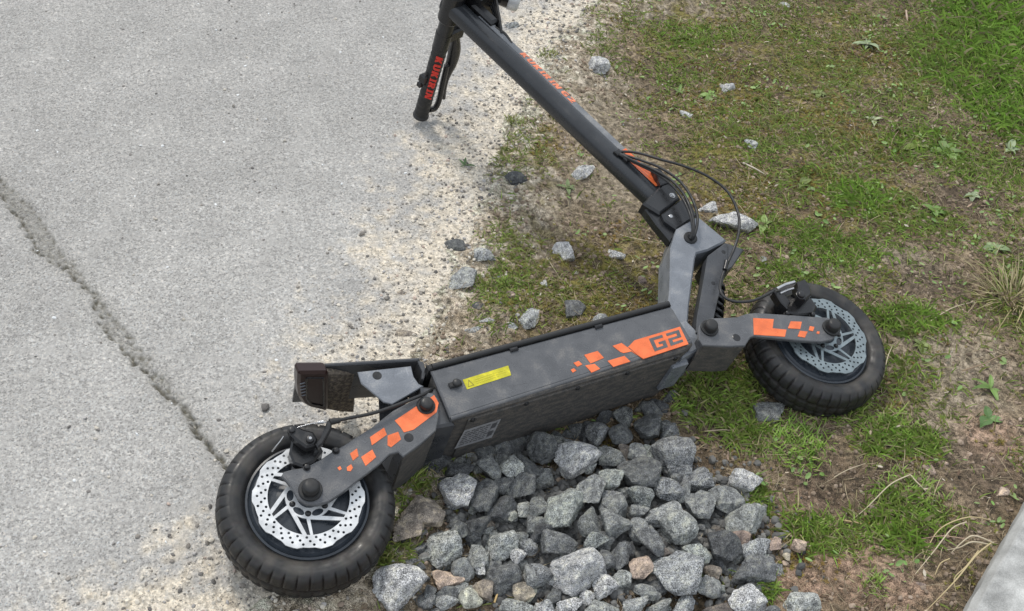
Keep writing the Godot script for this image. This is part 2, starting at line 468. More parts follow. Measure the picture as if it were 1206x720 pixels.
	for j in nz:
		for i in nx:
			var x := xs[i]; var z := zs[j]; var k := j * nx + i
			var s := edge_s(x, z)
			sv[k] = Vector3(x, soil_y(x, z, s), z)
			if s < -0.06: continue
			keep_s[k] = 1
			var a1 := n3.get_noise_2d(x * 5.0, z * 5.0); var a2 := n3.get_noise_2d(x * 22.0, z * 22.0 + 31.0); var a3 := n3.get_noise_2d(x * 70.0, z * 70.0 + 11.0)
			var soil := Color(0.145, 0.108, 0.068).lerp(Color(0.275, 0.215, 0.145), smoothstep(-0.3, 0.5, a1 + a2 * 0.6))
			if absf(x) < 1.6 and z > -3.2 and z < -0.7:
				var moss := 0.0; var lit := 0.0; var dk := 0.0; var pk := 0.0
				for e in moss_spots: moss = maxf(moss, spot(e, x, z))
				for e in litter_spots: lit = maxf(lit, spot(e, x, z))
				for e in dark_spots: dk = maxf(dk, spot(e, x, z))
				for e in pink_spots: pk = maxf(pk, spot(e, x, z))
				soil = soil.lerp(Color(0.33, 0.285, 0.22), lit * 0.75)
				soil = soil.lerp(Color(0.33, 0.225, 0.165), pk * 0.85)
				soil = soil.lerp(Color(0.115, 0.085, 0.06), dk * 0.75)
				soil = soil.lerp(Color(0.165, 0.145, 0.030), clampf(moss * 1.2 * smoothstep(-0.35, 0.25, a2 + a1 * 0.5), 0.0, 0.9))
			soil = soil.lerp(Color(0.10, 0.085, 0.06), smoothstep(0.25, 0.5, a3 + a2 * 0.3) * 0.6)
			var sand := smoothstep(0.19, 0.0, s + a2 * 0.10 + a1 * 0.06)
			soil = soil.lerp(Color(0.57, 0.51, 0.42).lerp(Color(0.33, 0.30, 0.26), smoothstep(0.05, 0.45, a3 + a2 * 0.3)), sand)
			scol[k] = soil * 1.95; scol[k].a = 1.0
	var so := obj("ground", grid_mesh(sv, scol, keep_s, nx, nz), M.soil); so.set_meta("kind", "structure")
	so.set_meta("label", "bare earth and mossy grass verge beside the paved lane")
	# the paved lane, finest along the crack
	xs = dense_axis(-1.5, 0.3, 0.0065, -1.06, -0.28, 0.0030, 90.0)
	zs = dense_axis(-3.1, -0.8, 0.0065, -2.12, -1.10, 0.0030, 90.0)
	nx = xs.size(); nz = zs.size()
	var av := PackedVector3Array(); var acol := PackedColorArray(); var keep_a := PackedByteArray()
	av.resize(nx * nz); acol.resize(nx * nz); keep_a.resize(nx * nz)
	for j in nz:
		for i in nx:
			var x := xs[i]; var z := zs[j]; var k := j * nx + i
			var s := edge_s(x, z)
			var ay := asphalt_y(x, z, s)
			av[k] = Vector3(x, ay, z)
			if s > 0.14: continue
			keep_a[k] = 1
			var a1 := n3.get_noise_2d(x * 5.0, z * 5.0); var a2 := n3.get_noise_2d(x * 22.0, z * 22.0 + 31.0); var a3 := n3.get_noise_2d(x * 70.0, z * 70.0 + 11.0)
			var base := Color(0.345, 0.343, 0.338) * (1.0 + a1 * 0.10 + a2 * 0.05)
			base *= 1.0 - 0.10 * smoothstep(-0.45, -0.9, x + (z + 1.6) * 0.6 + a1 * 0.1)      # the older slab left of the crack
			var dusty := smoothstep(-0.21, -0.02, s + a1 * 0.10 + a2 * 0.12 + a3 * 0.04)
			base = base.lerp(Color(0.60, 0.545, 0.455) * (1.0 - 0.38 * smoothstep(0.08, 0.45, a3 + a2 * 0.4)), dusty * (0.85 + 0.3 * a2))
			if x > -1.3 and x < -0.1 and z > -2.4 and z < -1.0:
				var cr := seg_dist(Vector2(x, z), crack_line)
				if cr.x < 0.07:
					var wob := n2.get_noise_2d(x * 24.0, z * 24.0) * 0.009 + n2.get_noise_2d(x * 80.0, z * 80.0) * 0.0045
					var along := n1.get_noise_2d(x * 3.5 + 9.0, z * 3.5)
					var half := (0.010 + along * 0.012) * smoothstep(-1.25, -1.55, z) + 0.0022
					var off := -cr.x * cr.y + wob            # + towards the upper right
					var e1 := exp(-pow((off + half) / 0.0036, 2.0)); var e2 := exp(-pow((off - half) / 0.0042, 2.0))
					var band := smoothstep(half + 0.006, half - 0.003, absf(off))
					var rag := clampf(0.55 + 1.9 * n2.get_noise_2d(x * 46.0, z * 46.0 + 5.0) + 0.5 * a3, 0.0, 1.0)
					var rag2 := clampf(0.25 + 1.8 * n2.get_noise_2d(x * 60.0 + 4.0, z * 60.0), 0.0, 1.0)
					var halo := exp(-pow(off / 0.024, 2.0)) * (0.22 + 0.20 * a2)
					var dirt := clampf(maxf(e1 * rag, e2 * rag2 * 0.55) + band * (0.22 + 0.3 * a3) + halo, 0.0, 0.95)
					av[k].y = ay - 0.0025 * band - 0.007 * e1 * rag - 0.003 * e2 * rag2
					base = base.lerp(Color(0.105, 0.10, 0.08), dirt)
			if a3 + a1 * 0.4 > 0.62: base = base.lerp(Color(0.55, 0.54, 0.52), 0.5)
			acol[k] = base * 1.60; acol[k].a = 1.0
	var ao := obj("road", grid_mesh(av, acol, keep_a, nx, nz), M.asphalt); ao.set_meta("kind", "structure")
	ao.set_meta("label", "pale worn asphalt lane with a ragged crack and crumbling sandy edge")

func spot(e: Vector4, x: float, z: float) -> float:
	var dx := (x - e.x) / e.z; var dz := (z - e.y) / e.w
	return smoothstep(1.25, 0.35, sqrt(dx * dx + dz * dz))

func grid_mesh(v: PackedVector3Array, c: PackedColorArray, keep: PackedByteArray, nx: int, nz: int) -> ArrayMesh:
	var nrm := PackedVector3Array(); nrm.resize(v.size())
	for j in nz:
		for i in nx:
			var l := v[j * nx + maxi(i - 1, 0)]; var r := v[j * nx + mini(i + 1, nx - 1)]
			var u := v[maxi(j - 1, 0) * nx + i]; var d := v[mini(j + 1, nz - 1) * nx + i]
			nrm[j * nx + i] = (d - u).cross(r - l).normalized()
	var remap := PackedInt32Array(); remap.resize(v.size()); remap.fill(-1)
	var ov := PackedVector3Array(); var on := PackedVector3Array(); var oc := PackedColorArray()
	var idx := PackedInt32Array()
	for j in nz - 1:
		for i in nx - 1:
			var q := [j * nx + i, j * nx + i + 1, (j + 1) * nx + i + 1, (j + 1) * nx + i]
			if keep[q[0]] + keep[q[1]] + keep[q[2]] + keep[q[3]] < 4: continue
			for p in q:
				if remap[p] < 0:
					remap[p] = ov.size(); ov.append(v[p]); on.append(nrm[p]); oc.append(c[p])
			idx.append(remap[q[0]]); idx.append(remap[q[1]]); idx.append(remap[q[2]])
			idx.append(remap[q[0]]); idx.append(remap[q[2]]); idx.append(remap[q[3]])
	var am := ArrayMesh.new(); var arr := []; arr.resize(Mesh.ARRAY_MAX)
	arr[Mesh.ARRAY_VERTEX] = ov; arr[Mesh.ARRAY_NORMAL] = on; arr[Mesh.ARRAY_COLOR] = oc; arr[Mesh.ARRAY_INDEX] = idx
	am.add_surface_from_arrays(Mesh.PRIMITIVE_TRIANGLES, arr)
	return am

# ---------------------------------------------------------------- stones
func stone_shape(seed_: int, sub: int, planes: int) -> ArrayMesh:
	var r := RandomNumberGenerator.new(); r.seed = seed_
	var t := (1.0 + sqrt(5.0)) / 2.0
	var vs := [Vector3(-1, t, 0), Vector3(1, t, 0), Vector3(-1, -t, 0), Vector3(1, -t, 0), Vector3(0, -1, t), Vector3(0, 1, t), Vector3(0, -1, -t), Vector3(0, 1, -t), Vector3(t, 0, -1), Vector3(t, 0, 1), Vector3(-t, 0, -1), Vector3(-t, 0, 1)]
	for i in 12: vs[i] = vs[i].normalized()
	var fs := [[0, 11, 5], [0, 5, 1], [0, 1, 7], [0, 7, 10], [0, 10, 11], [1, 5, 9], [5, 11, 4], [11, 10, 2], [10, 7, 6], [7, 1, 8], [3, 9, 4], [3, 4, 2], [3, 2, 6], [3, 6, 8], [3, 8, 9], [4, 9, 5], [2, 4, 11], [6, 2, 10], [8, 6, 7], [9, 8, 1]]
	for k in sub:
		var mid := {}
		var nf := []
		for f in fs:
			var m := []
			for e in 3:
				var a: int = mini(f[e], f[(e + 1) % 3]); var b: int = maxi(f[e], f[(e + 1) % 3])
				var key := a * 100000 + b
				if not mid.has(key):
					mid[key] = vs.size(); vs.append(((vs[a] + vs[b]) * 0.5).normalized())
				m.append(mid[key])
			nf.append([f[0], m[0], m[2]]); nf.append([f[1], m[1], m[0]]); nf.append([f[2], m[2], m[1]]); nf.append([m[0], m[1], m[2]])
		fs = nf
	var pl := []
	for i in planes:
		var d := Vector3(r.randfn(), r.randfn(), r.randfn()).normalized()
		pl.append([d, r.randf_range(0.42, 0.82)])
	var nz := noise(seed_, 1.6, FastNoiseLite.TYPE_SIMPLEX_SMOOTH, 4)
	var out := []
	for p: Vector3 in vs:
		var rad := 1.05
		for q in pl:
			var dd: float = p.dot(q[0])
			if dd > 0.05: rad = minf(rad, q[1] / dd)
		rad += nz.get_noise_3dv(p * 1.1) * 0.10
		out.append(p * rad)
	var lo := Vector3(9, 9, 9); var hi := -lo
	for p: Vector3 in out: lo = lo.min(p); hi = hi.max(p)
	var sc := (hi - lo) * 0.5; var ct := (hi + lo) * 0.5
	for i in out.size(): out[i] = (out[i] - ct) / sc
	# normals: mostly by face, a little smoothed, so facets keep worn edges
	var vn := []; vn.resize(out.size()); vn.fill(Vector3.ZERO)
	for f in fs:
		var fnn: Vector3 = (out[f[1]] - out[f[0]]).cross(out[f[2]] - out[f[0]])
		for e in 3: vn[f[e]] += fnn
	var b := MB.new()
	for f in fs:
		var fn: Vector3 = (out[f[1]] - out[f[0]]).cross(out[f[2]] - out[f[0]]).normalized()
		var ctr: Vector3 = (out[f[0]] + out[f[1]] + out[f[2]]) / 3.0
		if fn.dot(ctr) < 0.0: fn = -fn
		var ns := []
		for e in 3:
			var q: Vector3 = vn[f[e]].normalized()
			if q.dot(fn) < 0.0: q = -q
			ns.append((fn * 0.92 + q * 0.08).normalized())
		b.tri_n(out[f[0]], out[f[1]], out[f[2]], ns[0], ns[1], ns[2])
	return b.mesh()

func make_stone_materials() -> void:
	var tones := {"dark grey": [0, 0.135, 0.14, 0.141], "mid grey": [0, 0.245, 0.252, 0.248], "speckled grey": [1, 0.36, 0.37, 0.366], "pale grey": [1, 0.54, 0.555, 0.545],
		"whitish": [1, 0.66, 0.68, 0.66], "beige": [2, 0.52, 0.46, 0.36], "pinkish": [2, 0.42, 0.32, 0.265], "brownish": [2, 0.25, 0.215, 0.185], "greenish grey": [1, 0.34, 0.36, 0.34]}
	for k in tones:
		var t: Array = tones[k]
		var tex: Array = M["granite%d" % t[0]]
		M["stone_" + k] = []
		for v in 3:
			var f: float = 1.85 * [0.66, 0.98, 1.25][v]
			M["stone_" + k].append(tri_mat(tex[0], tex[1], 0.16, [9.0, 11.0, 8.0][v], lin(minf(t[1] * f, 0.95), minf(t[2] * f, 0.95), minf(t[3] * f * [1.03, 1.0, 0.97][v], 0.95)), 0.85, true))

func stone(x: float, z: float, rx: float, rz: float, tone: String, where: String, lift := 0.0, flat := 0.75, kind := "crushed_stone", group := "crushed stones in the heap") -> void:
	var mi := MeshInstance3D.new()
	mi.name = numbered(kind)
	mi.mesh = stone_meshes[rng.randi() % stone_meshes.size()]
	mi.material_override = M["stone_" + tone][rng.randi() % 3]
	var ry := minf(rx, rz) * flat
	var yaw := rng.randf() * 0.5 - 0.25 + (PI if rng.randf() < 0.5 else 0.0)
	mi.basis = Basis.from_euler(Vector3(rng.randf_range(-0.22, 0.22), yaw, rng.randf_range(-0.22, 0.22))) * Basis.from_scale(Vector3(rx, ry, rz))
	mi.position = Vector3(x, ground_y(x, z) + ry * 0.35 + lift, z)
	add_child(mi, true)
	var size := "tiny" if rx < 0.008 else ("small" if rx < 0.014 else ("medium" if rx < 0.023 else "large"))
	mi.set_meta("category", "stone")
	if group != "": mi.set_meta("group", group)
	if where.begins_with("="):
		mi.set_meta("label", where.substr(1))
	else:
		var key := "%s|%s %s|%s" % ["stone", size, tone, where]
		if not named.has(key): named[key] = []
		named[key].append(mi)

func name_repeats() -> void:      # things of one look get told apart by their order across the picture
	var words := ["", "first", "second", "third", "fourth", "fifth", "sixth", "seventh", "eighth", "ninth", "tenth", "eleventh", "twelfth"]
	for key: String in named:
		var bits := key.split("|")
		var list: Array = named[key]
		list.sort_custom(func(a, b): return a.position.x / (1.6 - a.position.z) < b.position.x / (1.6 - b.position.z))
		for i in list.size():
			var l := ""
			if list.size() == 1: l = "%s %s %s" % [bits[1], bits[0], bits[2]]
			elif i == 0: l = "leftmost of %d %s %ss %s" % [list.size(), bits[1], bits[0], bits[2]]
			elif i == list.size() - 1: l = "rightmost of %d %s %ss %s" % [list.size(), bits[1], bits[0], bits[2]]
			else: l = "%s from left of %d %s %ss %s" % [words[i + 1] if i + 1 < words.size() else "%dth" % (i + 1), list.size(), bits[1], bits[0], bits[2]]
			list[i].set_meta("label", l)

func build_stones() -> void:
	for i in 16: stone_meshes.append(stone_shape(100 + i * 7, 3, 8 + i % 5))
	make_stone_materials()
	stone(-0.0243, -1.2174, 0.0230, 0.0231, "mid grey", "under the deck edge", 0.0163)
	stone(-0.0690, -1.2111, 0.0252, 0.0151, "dark grey", "in the heap's left half", 0.0133)
	stone(-0.0719, -1.1625, 0.0293, 0.0343, "pale grey", "=pale dirt-stained angular stone just below the deck's rating sticker", 0.0138)
	stone(0.0103, -1.2253, 0.0208, 0.0258, "speckled grey", "under the deck edge", 0.0184)
	stone(0.0388, -1.2366, 0.0210, 0.0283, "dark grey", "under the deck edge", 0.0193)
	stone(-0.0317, -1.1598, 0.0248, 0.0318, "dark grey", "in the heap's left half", 0.0174)
	stone(-0.0006, -1.1851, 0.0159, 0.0175, "mid grey", "in the heap's left half", 0.0199)
	stone(0.0295, -1.1892, 0.0229, 0.0226, "dark grey", "in the heap's left half", 0.0223)
	stone(-0.0011, -1.1434, 0.0224, 0.0217, "dark grey", "in the heap's left half", 0.0201)
	stone(0.0325, -1.1445, 0.0124, 0.0167, "mid grey", "in the heap's left half", 0.0232)
	stone(0.0522, -1.1497, 0.0135, 0.0182, "mid grey", "in the heap's left half", 0.0249)
	stone(0.0131, -1.1330, 0.0100, 0.0096, "beige", "in the heap's left half", 0.0209)
	stone(-0.1186, -1.1210, 0.0331, 0.0284, "brownish", "=broad brown muddy stone beside the rear tyre", 0.0100)
	stone(-0.1372, -1.0875, 0.0239, 0.0253, "brownish", "beside the rear tyre", 0.0084)
	stone(-0.0371, -1.1101, 0.0220, 0.0235, "dark grey", "in the heap's left half", 0.0152)
	stone(-0.0869, -1.0665, 0.0302, 0.0339, "speckled grey", "beside the rear tyre", 0.0096)
	stone(-0.0010, -1.0884, 0.0284, 0.0300, "speckled grey", "in the heap's left half", 0.0163)
	stone(0.0260, -1.0955, 0.0154, 0.0139, "dark grey", "in the heap's left half", 0.0188)
	stone(-0.0636, -1.0939, 0.0153, 0.0206, "dark grey", "in the heap's left half", 0.0123)
	stone(-0.0524, -1.0383, 0.0192, 0.0198, "mid grey", "in the heap's left half", 0.0093)
	stone(-0.0346, -1.0623, 0.0173, 0.0233, "mid grey", "in the heap's left half", 0.0118)
	stone(-0.0336, -1.0440, 0.0128, 0.0155, "pale grey", "in the heap's left half", 0.0103)
	stone(0.0032, -1.0316, 0.0298, 0.0306, "mid grey", "in the heap's left half", 0.0107)
	stone(0.0268, -1.0673, 0.0130, 0.0135, "whitish", "in the heap's left half", 0.0153)
	stone(0.0418, -1.0847, 0.0142, 0.0138, "speckled grey", "in the heap's left half", 0.0184)
	stone(0.0528, -1.1153, 0.0200, 0.0165, "dark grey", "in the heap's left half", 0.0229)
	stone(0.0563, -1.0348, 0.0235, 0.0219, "speckled grey", "in the heap's left half", 0.0123)
	stone(-0.0738, -1.0181, 0.0232, 0.0173, "pinkish", "beside the rear tyre", 0.0078)
	stone(-0.1409, -0.9877, 0.0406, 0.0359, "whitish", "=large bluish white stone right below the rear wheel", 0.0064)
	stone(-0.0422, -0.9947, 0.0188, 0.0211, "beige", "along the photo's bottom edge", 0.0074)
	stone(-0.0747, -0.9774, 0.0186, 0.0125, "speckled grey", "along the photo's bottom edge", 0.0066)
	stone(0.0361, -1.0073, 0.0169, 0.0171, "beige", "along the photo's bottom edge", 0.0092)
	stone(-0.0241, -1.0070, 0.0168, 0.0171, "brownish", "along the photo's bottom edge", 0.0082)
	stone(-0.0981, -0.9907, 0.0104, 0.0141, "dark grey", "along the photo's bottom edge", 0.0067)
	stone(0.0255, -0.9838, 0.0250, 0.0150, "mid grey", "along the photo's bottom edge", 0.0077)
	stone(0.0591, -0.9858, 0.0104, 0.0126, "pale grey", "along the photo's bottom edge", 0.0080)
	stone(0.0590, -1.2785, 0.0258, 0.0264, "dark grey", "under the deck edge", 0.0161)
	stone(0.1523, -1.3273, 0.0211, 0.0285, "speckled grey", "under the deck edge", 0.0127)
	stone(0.1897, -1.3266, 0.0211, 0.0285, "dark grey", "at the heap's upper right", 0.0126)
	stone(0.2352, -1.3402, 0.0239, 0.0307, "dark grey", "at the heap's upper right", 0.0109)
	stone(0.1181, -1.2562, 0.0398, 0.0333, "pale grey", "=long pale grey boulder near the middle of the deck edge", 0.0201)
	stone(0.1756, -1.2717, 0.0259, 0.0248, "dark grey", "at the heap's upper right", 0.0183)
	stone(0.2153, -1.2832, 0.0156, 0.0177, "mid grey", "at the heap's upper right", 0.0163)
	stone(0.2698, -1.2713, 0.0389, 0.0439, "speckled grey", "=big speckled stone by the grass near the scooter neck", 0.0147)
	stone(0.2144, -1.2319, 0.0357, 0.0313, "dark grey", "at the heap's upper right", 0.0209)
	stone(0.1688, -1.2194, 0.0241, 0.0211, "greenish grey", "at the heap's upper right", 0.0241)
	stone(0.1344, -1.1875, 0.0225, 0.0303, "mid grey", "amid the heap", 0.0270)
	stone(0.0946, -1.1462, 0.0296, 0.0399, "greenish grey", "=tall greenish white wedge-shaped stone in the middle of the heap", 0.0273)
	stone(0.1710, -1.1618, 0.0223, 0.0296, "mid grey", "amid the heap", 0.0269)
	stone(0.2117, -1.1849, 0.0225, 0.0192, "greenish grey", "in the heap's right half", 0.0241)
	stone(0.2577, -1.2054, 0.0278, 0.0195, "speckled grey", "in the heap's right half", 0.0198)
	stone(0.2846, -1.2035, 0.0151, 0.0166, "mid grey", "in the heap's right half", 0.0176)
	stone(0.1311, -1.1249, 0.0195, 0.0261, "dark grey", "amid the heap", 0.0264)
	stone(0.0556, -1.1487, 0.0148, 0.0199, "dark grey", "in the heap's left half", 0.0252)
	stone(0.0584, -1.1106, 0.0218, 0.0231, "dark grey", "in the heap's left half", 0.0228)
	stone(0.1743, -1.1283, 0.0244, 0.0262, "mid grey", "amid the heap", 0.0253)
	stone(0.2103, -1.1578, 0.0173, 0.0134, "mid grey", "in the heap's right half", 0.0243)
	stone(0.2521, -1.1564, 0.0346, 0.0214, "speckled grey", "in the heap's right half", 0.0205)
	stone(0.2086, -1.1202, 0.0170, 0.0207, "mid grey", "in the heap's right half", 0.0220)
	stone(0.2702, -1.1313, 0.0294, 0.0288, "mid grey", "in the heap's right half", 0.0175)
	stone(0.2227, -1.0962, 0.0241, 0.0279, "mid grey", "in the heap's right half", 0.0182)
	stone(0.0842, -1.0839, 0.0310, 0.0186, "mid grey", "amid the heap", 0.0202)
	stone(0.1436, -1.0937, 0.0216, 0.0152, "greenish grey", "amid the heap", 0.0219)
	stone(0.1096, -1.0443, 0.0470, 0.0388, "pale grey", "=largest pale speckled stone at the bottom centre of the heap", 0.0147)
	stone(0.1559, -1.0676, 0.0166, 0.0224, "mid grey", "amid the heap", 0.0175)
	stone(0.1793, -1.0720, 0.0167, 0.0223, "mid grey", "amid the heap", 0.0172)
	stone(0.1924, -1.0863, 0.0096, 0.0126, "dark grey", "in the heap's right half", 0.0185)
	stone(0.2082, -1.0536, 0.0189, 0.0219, "pinkish", "=rosy pink stone between the two largest pale stones", 0.0133)
	stone(0.2502, -1.0872, 0.0120, 0.0125, "brownish", "in the heap's right half", 0.0148)
	stone(0.2625, -1.0462, 0.0401, 0.0364, "pale grey", "=big white-crusted stone right of the rosy pink stone", 0.0104)
	stone(0.1551, -1.0202, 0.0197, 0.0213, "pale grey", "amid the heap", 0.0107)
	stone(0.0536, -1.0357, 0.0187, 0.0216, "mid grey", "in the heap's left half", 0.0124)
	stone(0.1804, -1.0344, 0.0164, 0.0143, "mid grey", "amid the heap", 0.0117)
	stone(0.0809, -1.0037, 0.0115, 0.0139, "dark grey", "along the photo's bottom edge", 0.0093)
	stone(0.0647, -0.9845, 0.0182, 0.0137, "pale grey", "along the photo's bottom edge", 0.0079)
	stone(0.1014, -0.9905, 0.0206, 0.0161, "pale grey", "along the photo's bottom edge", 0.0084)
	stone(0.1281, -1.0042, 0.0115, 0.0116, "whitish", "along the photo's bottom edge", 0.0093)
	stone(0.1503, -0.9893, 0.0252, 0.0151, "mid grey", "along the photo's bottom edge", 0.0081)
	stone(0.1996, -0.9941, 0.0206, 0.0138, "speckled grey", "along the photo's bottom edge", 0.0080)
	stone(0.2698, -1.0022, 0.0161, 0.0186, "pale grey", "along the photo's bottom edge", 0.0074)
	stone(0.2325, -0.9960, 0.0230, 0.0139, "mid grey", "along the photo's bottom edge", 0.0077)
	stone(0.2172, -1.0187, 0.0209, 0.0125, "mid grey", "along the photo's bottom edge", 0.0093)
	stone(0.0459, -1.0067, 0.0092, 0.0124, "beige", "along the photo's bottom edge", 0.0093)
	stone(0.3079, -1.2358, 0.0281, 0.0199, "speckled grey", "at the heap's upper right", 0.0147)
	stone(0.3517, -1.1990, 0.0302, 0.0249, "mid grey", "at the heap's right rim", 0.0123)
	stone(0.3074, -1.1819, 0.0250, 0.0273, "mid grey", "in the heap's right half", 0.0158)
	stone(0.3894, -1.2503, 0.0282, 0.0230, "pale grey", "=pale dirty stone half sunk in grass right of the heap", 0.0097)
	stone(0.3762, -1.1592, 0.0322, 0.0294, "mid grey", "at the heap's right rim", 0.0104)
	stone(0.3593, -1.1252, 0.0244, 0.0156, "pinkish", "=flat pink stone on the right side of the heap", 0.0103)
	stone(0.3381, -1.1100, 0.0291, 0.0334, "dark grey", "at the heap's right rim", 0.0109)
	stone(0.3903, -1.1120, 0.0267, 0.0180, "pale grey", "at the heap's right rim", 0.0084)
	stone(0.3811, -1.0715, 0.0334, 0.0273, "mid grey", "at the heap's right rim", 0.0076)
	stone(0.3055, -1.0330, 0.0234, 0.0191, "mid grey", "in the heap's right half", 0.0081)
	stone(0.3145, -1.0639, 0.0166, 0.0123, "brownish", "in the heap's right half", 0.0093)
	stone(0.3640, -1.0163, 0.0302, 0.0260, "pale grey", "along the photo's bottom edge", 0.0066)
	stone(0.3248, -0.9968, 0.0299, 0.0180, "brownish", "along the photo's bottom edge", 0.0066)
	stone(0.4447, -1.0161, 0.0280, 0.0261, "speckled grey", "=speckled grey stone lying apart right of the heap", 0.0062)
	stone(0.3989, -0.9991, 0.0115, 0.0116, "mid grey", "along the photo's bottom edge", 0.0062)
	stone(0.2952, -1.0883, 0.0240, 0.0176, "greenish grey", "in the heap's right half", 0.0120)
	stone(0.3063, -1.1447, 0.0074, 0.0053, "mid grey", "in the heap's right half", 0.0148)
	stone(0.4199, -1.1226, 0.0097, 0.0132, "pinkish", "at the heap's right rim", 0.0077)
	stone(0.4579, -1.1247, 0.0122, 0.0130, "pinkish", "at the heap's right rim", 0.0069)
	stone(0.4342, -1.1014, 0.0060, 0.0076, "beige", "at the heap's right rim", 0.0070)
	stone(0.4129, -1.0823, 0.0176, 0.0137, "speckled grey", "at the heap's right rim", -0.0072)
	stone(0.2361, -0.9959, 0.0161, 0.0124, "greenish grey", "along the photo's bottom edge", -0.0017)
	stone(0.3946, -1.0534, 0.0195, 0.0171, "speckled grey", "at the heap's right rim", -0.0087)
	stone(-0.0761, -0.9925, 0.0185, 0.0165, "dark grey", "along the photo's bottom edge", -0.0017)
	stone(0.1366, -1.3327, 0.0117, 0.0104, "dark grey", "under the deck edge", -0.0008)
	stone(-0.0018, -1.2532, 0.0143, 0.0147, "mid grey", "under the deck edge", 0.0064)
	stone(-0.0886, -1.1944, 0.0156, 0.0141, "dark grey", "beside the rear tyre", -0.0028)
	stone(0.3523, -1.0830, 0.0132, 0.0112, "mid grey", "at the heap's right rim", -0.0029)
	stone(0.3277, -1.0217, 0.0158, 0.0116, "mid grey", "along the photo's bottom edge", -0.0087)
	stone(-0.1400, -0.9648, 0.0100, 0.0091, "dark grey", "along the photo's bottom edge", -0.0069)
	stone(-0.1216, -1.0614, 0.0149, 0.0116, "mid grey", "beside the rear tyre", -0.0014)
	stone(0.2969, -1.0833, 0.0169, 0.0164, "brownish", "in the heap's right half", -0.0040)
	stone(0.0365, -1.0016, 0.0125, 0.0131, "mid grey", "along the photo's bottom edge", -0.0052)
	stone(0.3653, -1.1463, 0.0137, 0.0124, "mid grey", "at the heap's right rim", -0.0022)
	stone(0.3564, -0.9759, 0.0159, 0.0162, "mid grey", "along the photo's bottom edge", -0.0058)
	stone(0.2778, -1.1624, 0.0089, 0.0088, "dark grey", "in the heap's right half", 0.0030)
	stone(0.2770, -1.0428, 0.0136, 0.0142, "speckled grey", "in the heap's right half", -0.0065)
	stone(-0.0724, -1.1105, 0.0087, 0.0097, "dark grey", "in the heap's left half", 0.0039)
	stone(0.2182, -1.1347, 0.0175, 0.0171, "dark grey", "in the heap's right half", 0.0067)
	stone(0.1007, -1.0879, 0.0149, 0.0144, "speckled grey", "amid the heap", 0.0058)
	stone(0.0617, -1.0305, 0.0128, 0.0114, "mid grey", "in the heap's left half", 0.0020)
	stone(0.2630, -1.1244, 0.0204, 0.0162, "dark grey", "in the heap's right half", 0.0069)
	stone(0.3189, -1.0435, 0.0172, 0.0142, "greenish grey", "at the heap's right rim", -0.0001)
	stone(-0.0085, -1.0696, 0.0118, 0.0127, "mid grey", "in the heap's left half", 0.0044)
	stone(0.4051, -1.0449, 0.0095, 0.0092, "dark grey", "at the heap's right rim", -0.0058)
	stone(0.1087, -1.1788, 0.0217, 0.0178, "mid grey", "amid the heap", 0.0135)
	stone(0.0093, -1.2495, 0.0134, 0.0110, "dark grey", "under the deck edge", 0.0037)
	stone(-0.0774, -1.1817, 0.0194, 0.0195, "brownish", "in the heap's left half", 0.0023)
	stone(0.3874, -1.0728, 0.0191, 0.0190, "dark grey", "at the heap's right rim", -0.0081)
	stone(0.1979, -1.2848, 0.0146, 0.0167, "brownish", "at the heap's upper right", 0.0083)
	stone(0.0154, -1.1805, 0.0125, 0.0108, "mid grey", "in the heap's left half", 0.0127)
	stone(0.1720, -1.0659, 0.0088, 0.0094, "mid grey", "amid the heap", 0.0018)
	stone(0.1480, -1.0987, 0.0211, 0.0178, "dark grey", "amid the heap", 0.0130)
	stone(-0.0797, -1.0819, 0.0098, 0.0105, "mid grey", "beside the rear tyre", -0.0020)
	stone(0.2284, -1.2947, 0.0155, 0.0172, "greenish grey", "at the heap's upper right", 0.0075)
	stone(0.3336, -1.1500, 0.0143, 0.0120, "brownish", "at the heap's right rim", -0.0003)
	stone(0.0579, -1.1088, 0.0169, 0.0144, "speckled grey", "in the heap's left half", 0.0115)
	stone(0.4015, -1.1003, 0.0128, 0.0135, "greenish grey", "at the heap's right rim", -0.0037)
	stone(0.0428, -1.2951, 0.0140, 0.0131, "mid grey", "under the deck edge", 0.0017)
	stone(-0.1009, -0.9888, 0.0131, 0.0101, "mid grey", "along the photo's bottom edge", -0.0093)
	stone(0.1724, -1.1663, 0.0201, 0.0200, "mid grey", "amid the heap", 0.0114)
	stone(0.3634, -1.0521, 0.0085, 0.0069, "mid grey", "at the heap's right rim", -0.0059)
	stone(0.1680, -1.1772, 0.0207, 0.0197, "speckled grey", "amid the heap", 0.0170)
	stone(-0.0582, -1.0028, 0.0187, 0.0194, "mid grey", "along the photo's bottom edge", -0.0022)
	stone(-0.1064, -0.9786, 0.0163, 0.0170, "mid grey", "along the photo's bottom edge", -0.0066)
	stone(-0.0652, -1.0011, 0.0143, 0.0104, "mid grey", "along the photo's bottom edge", -0.0031)
	stone(0.0087, -1.1469, 0.0213, 0.0169, "greenish grey", "in the heap's left half", 0.0075)
	stone(0.1444, -1.2006, 0.0160, 0.0167, "mid grey", "amid the heap", 0.0150)
	stone(0.2256, -1.2649, 0.0153, 0.0129, "dark grey", "at the heap's upper right", 0.0040)
	stone(-0.1253, -1.0384, 0.0165, 0.0176, "mid grey", "beside the rear tyre", -0.0049)
	stone(0.3637, -1.0041, 0.0174, 0.0168, "mid grey", "along the photo's bottom edge", -0.0080)
	stone(0.2335, -1.2450, 0.0195, 0.0158, "mid grey", "at the heap's upper right", 0.0064)
	stone(-0.0137, -1.0627, 0.0205, 0.0208, "mid grey", "in the heap's left half", -0.0043)
	stone(0.2776, -1.1152, 0.0093, 0.0098, "mid grey", "in the heap's right half", 0.0028)
	stone(0.1644, -1.1417, 0.0193, 0.0177, "mid grey", "amid the heap", 0.0112)
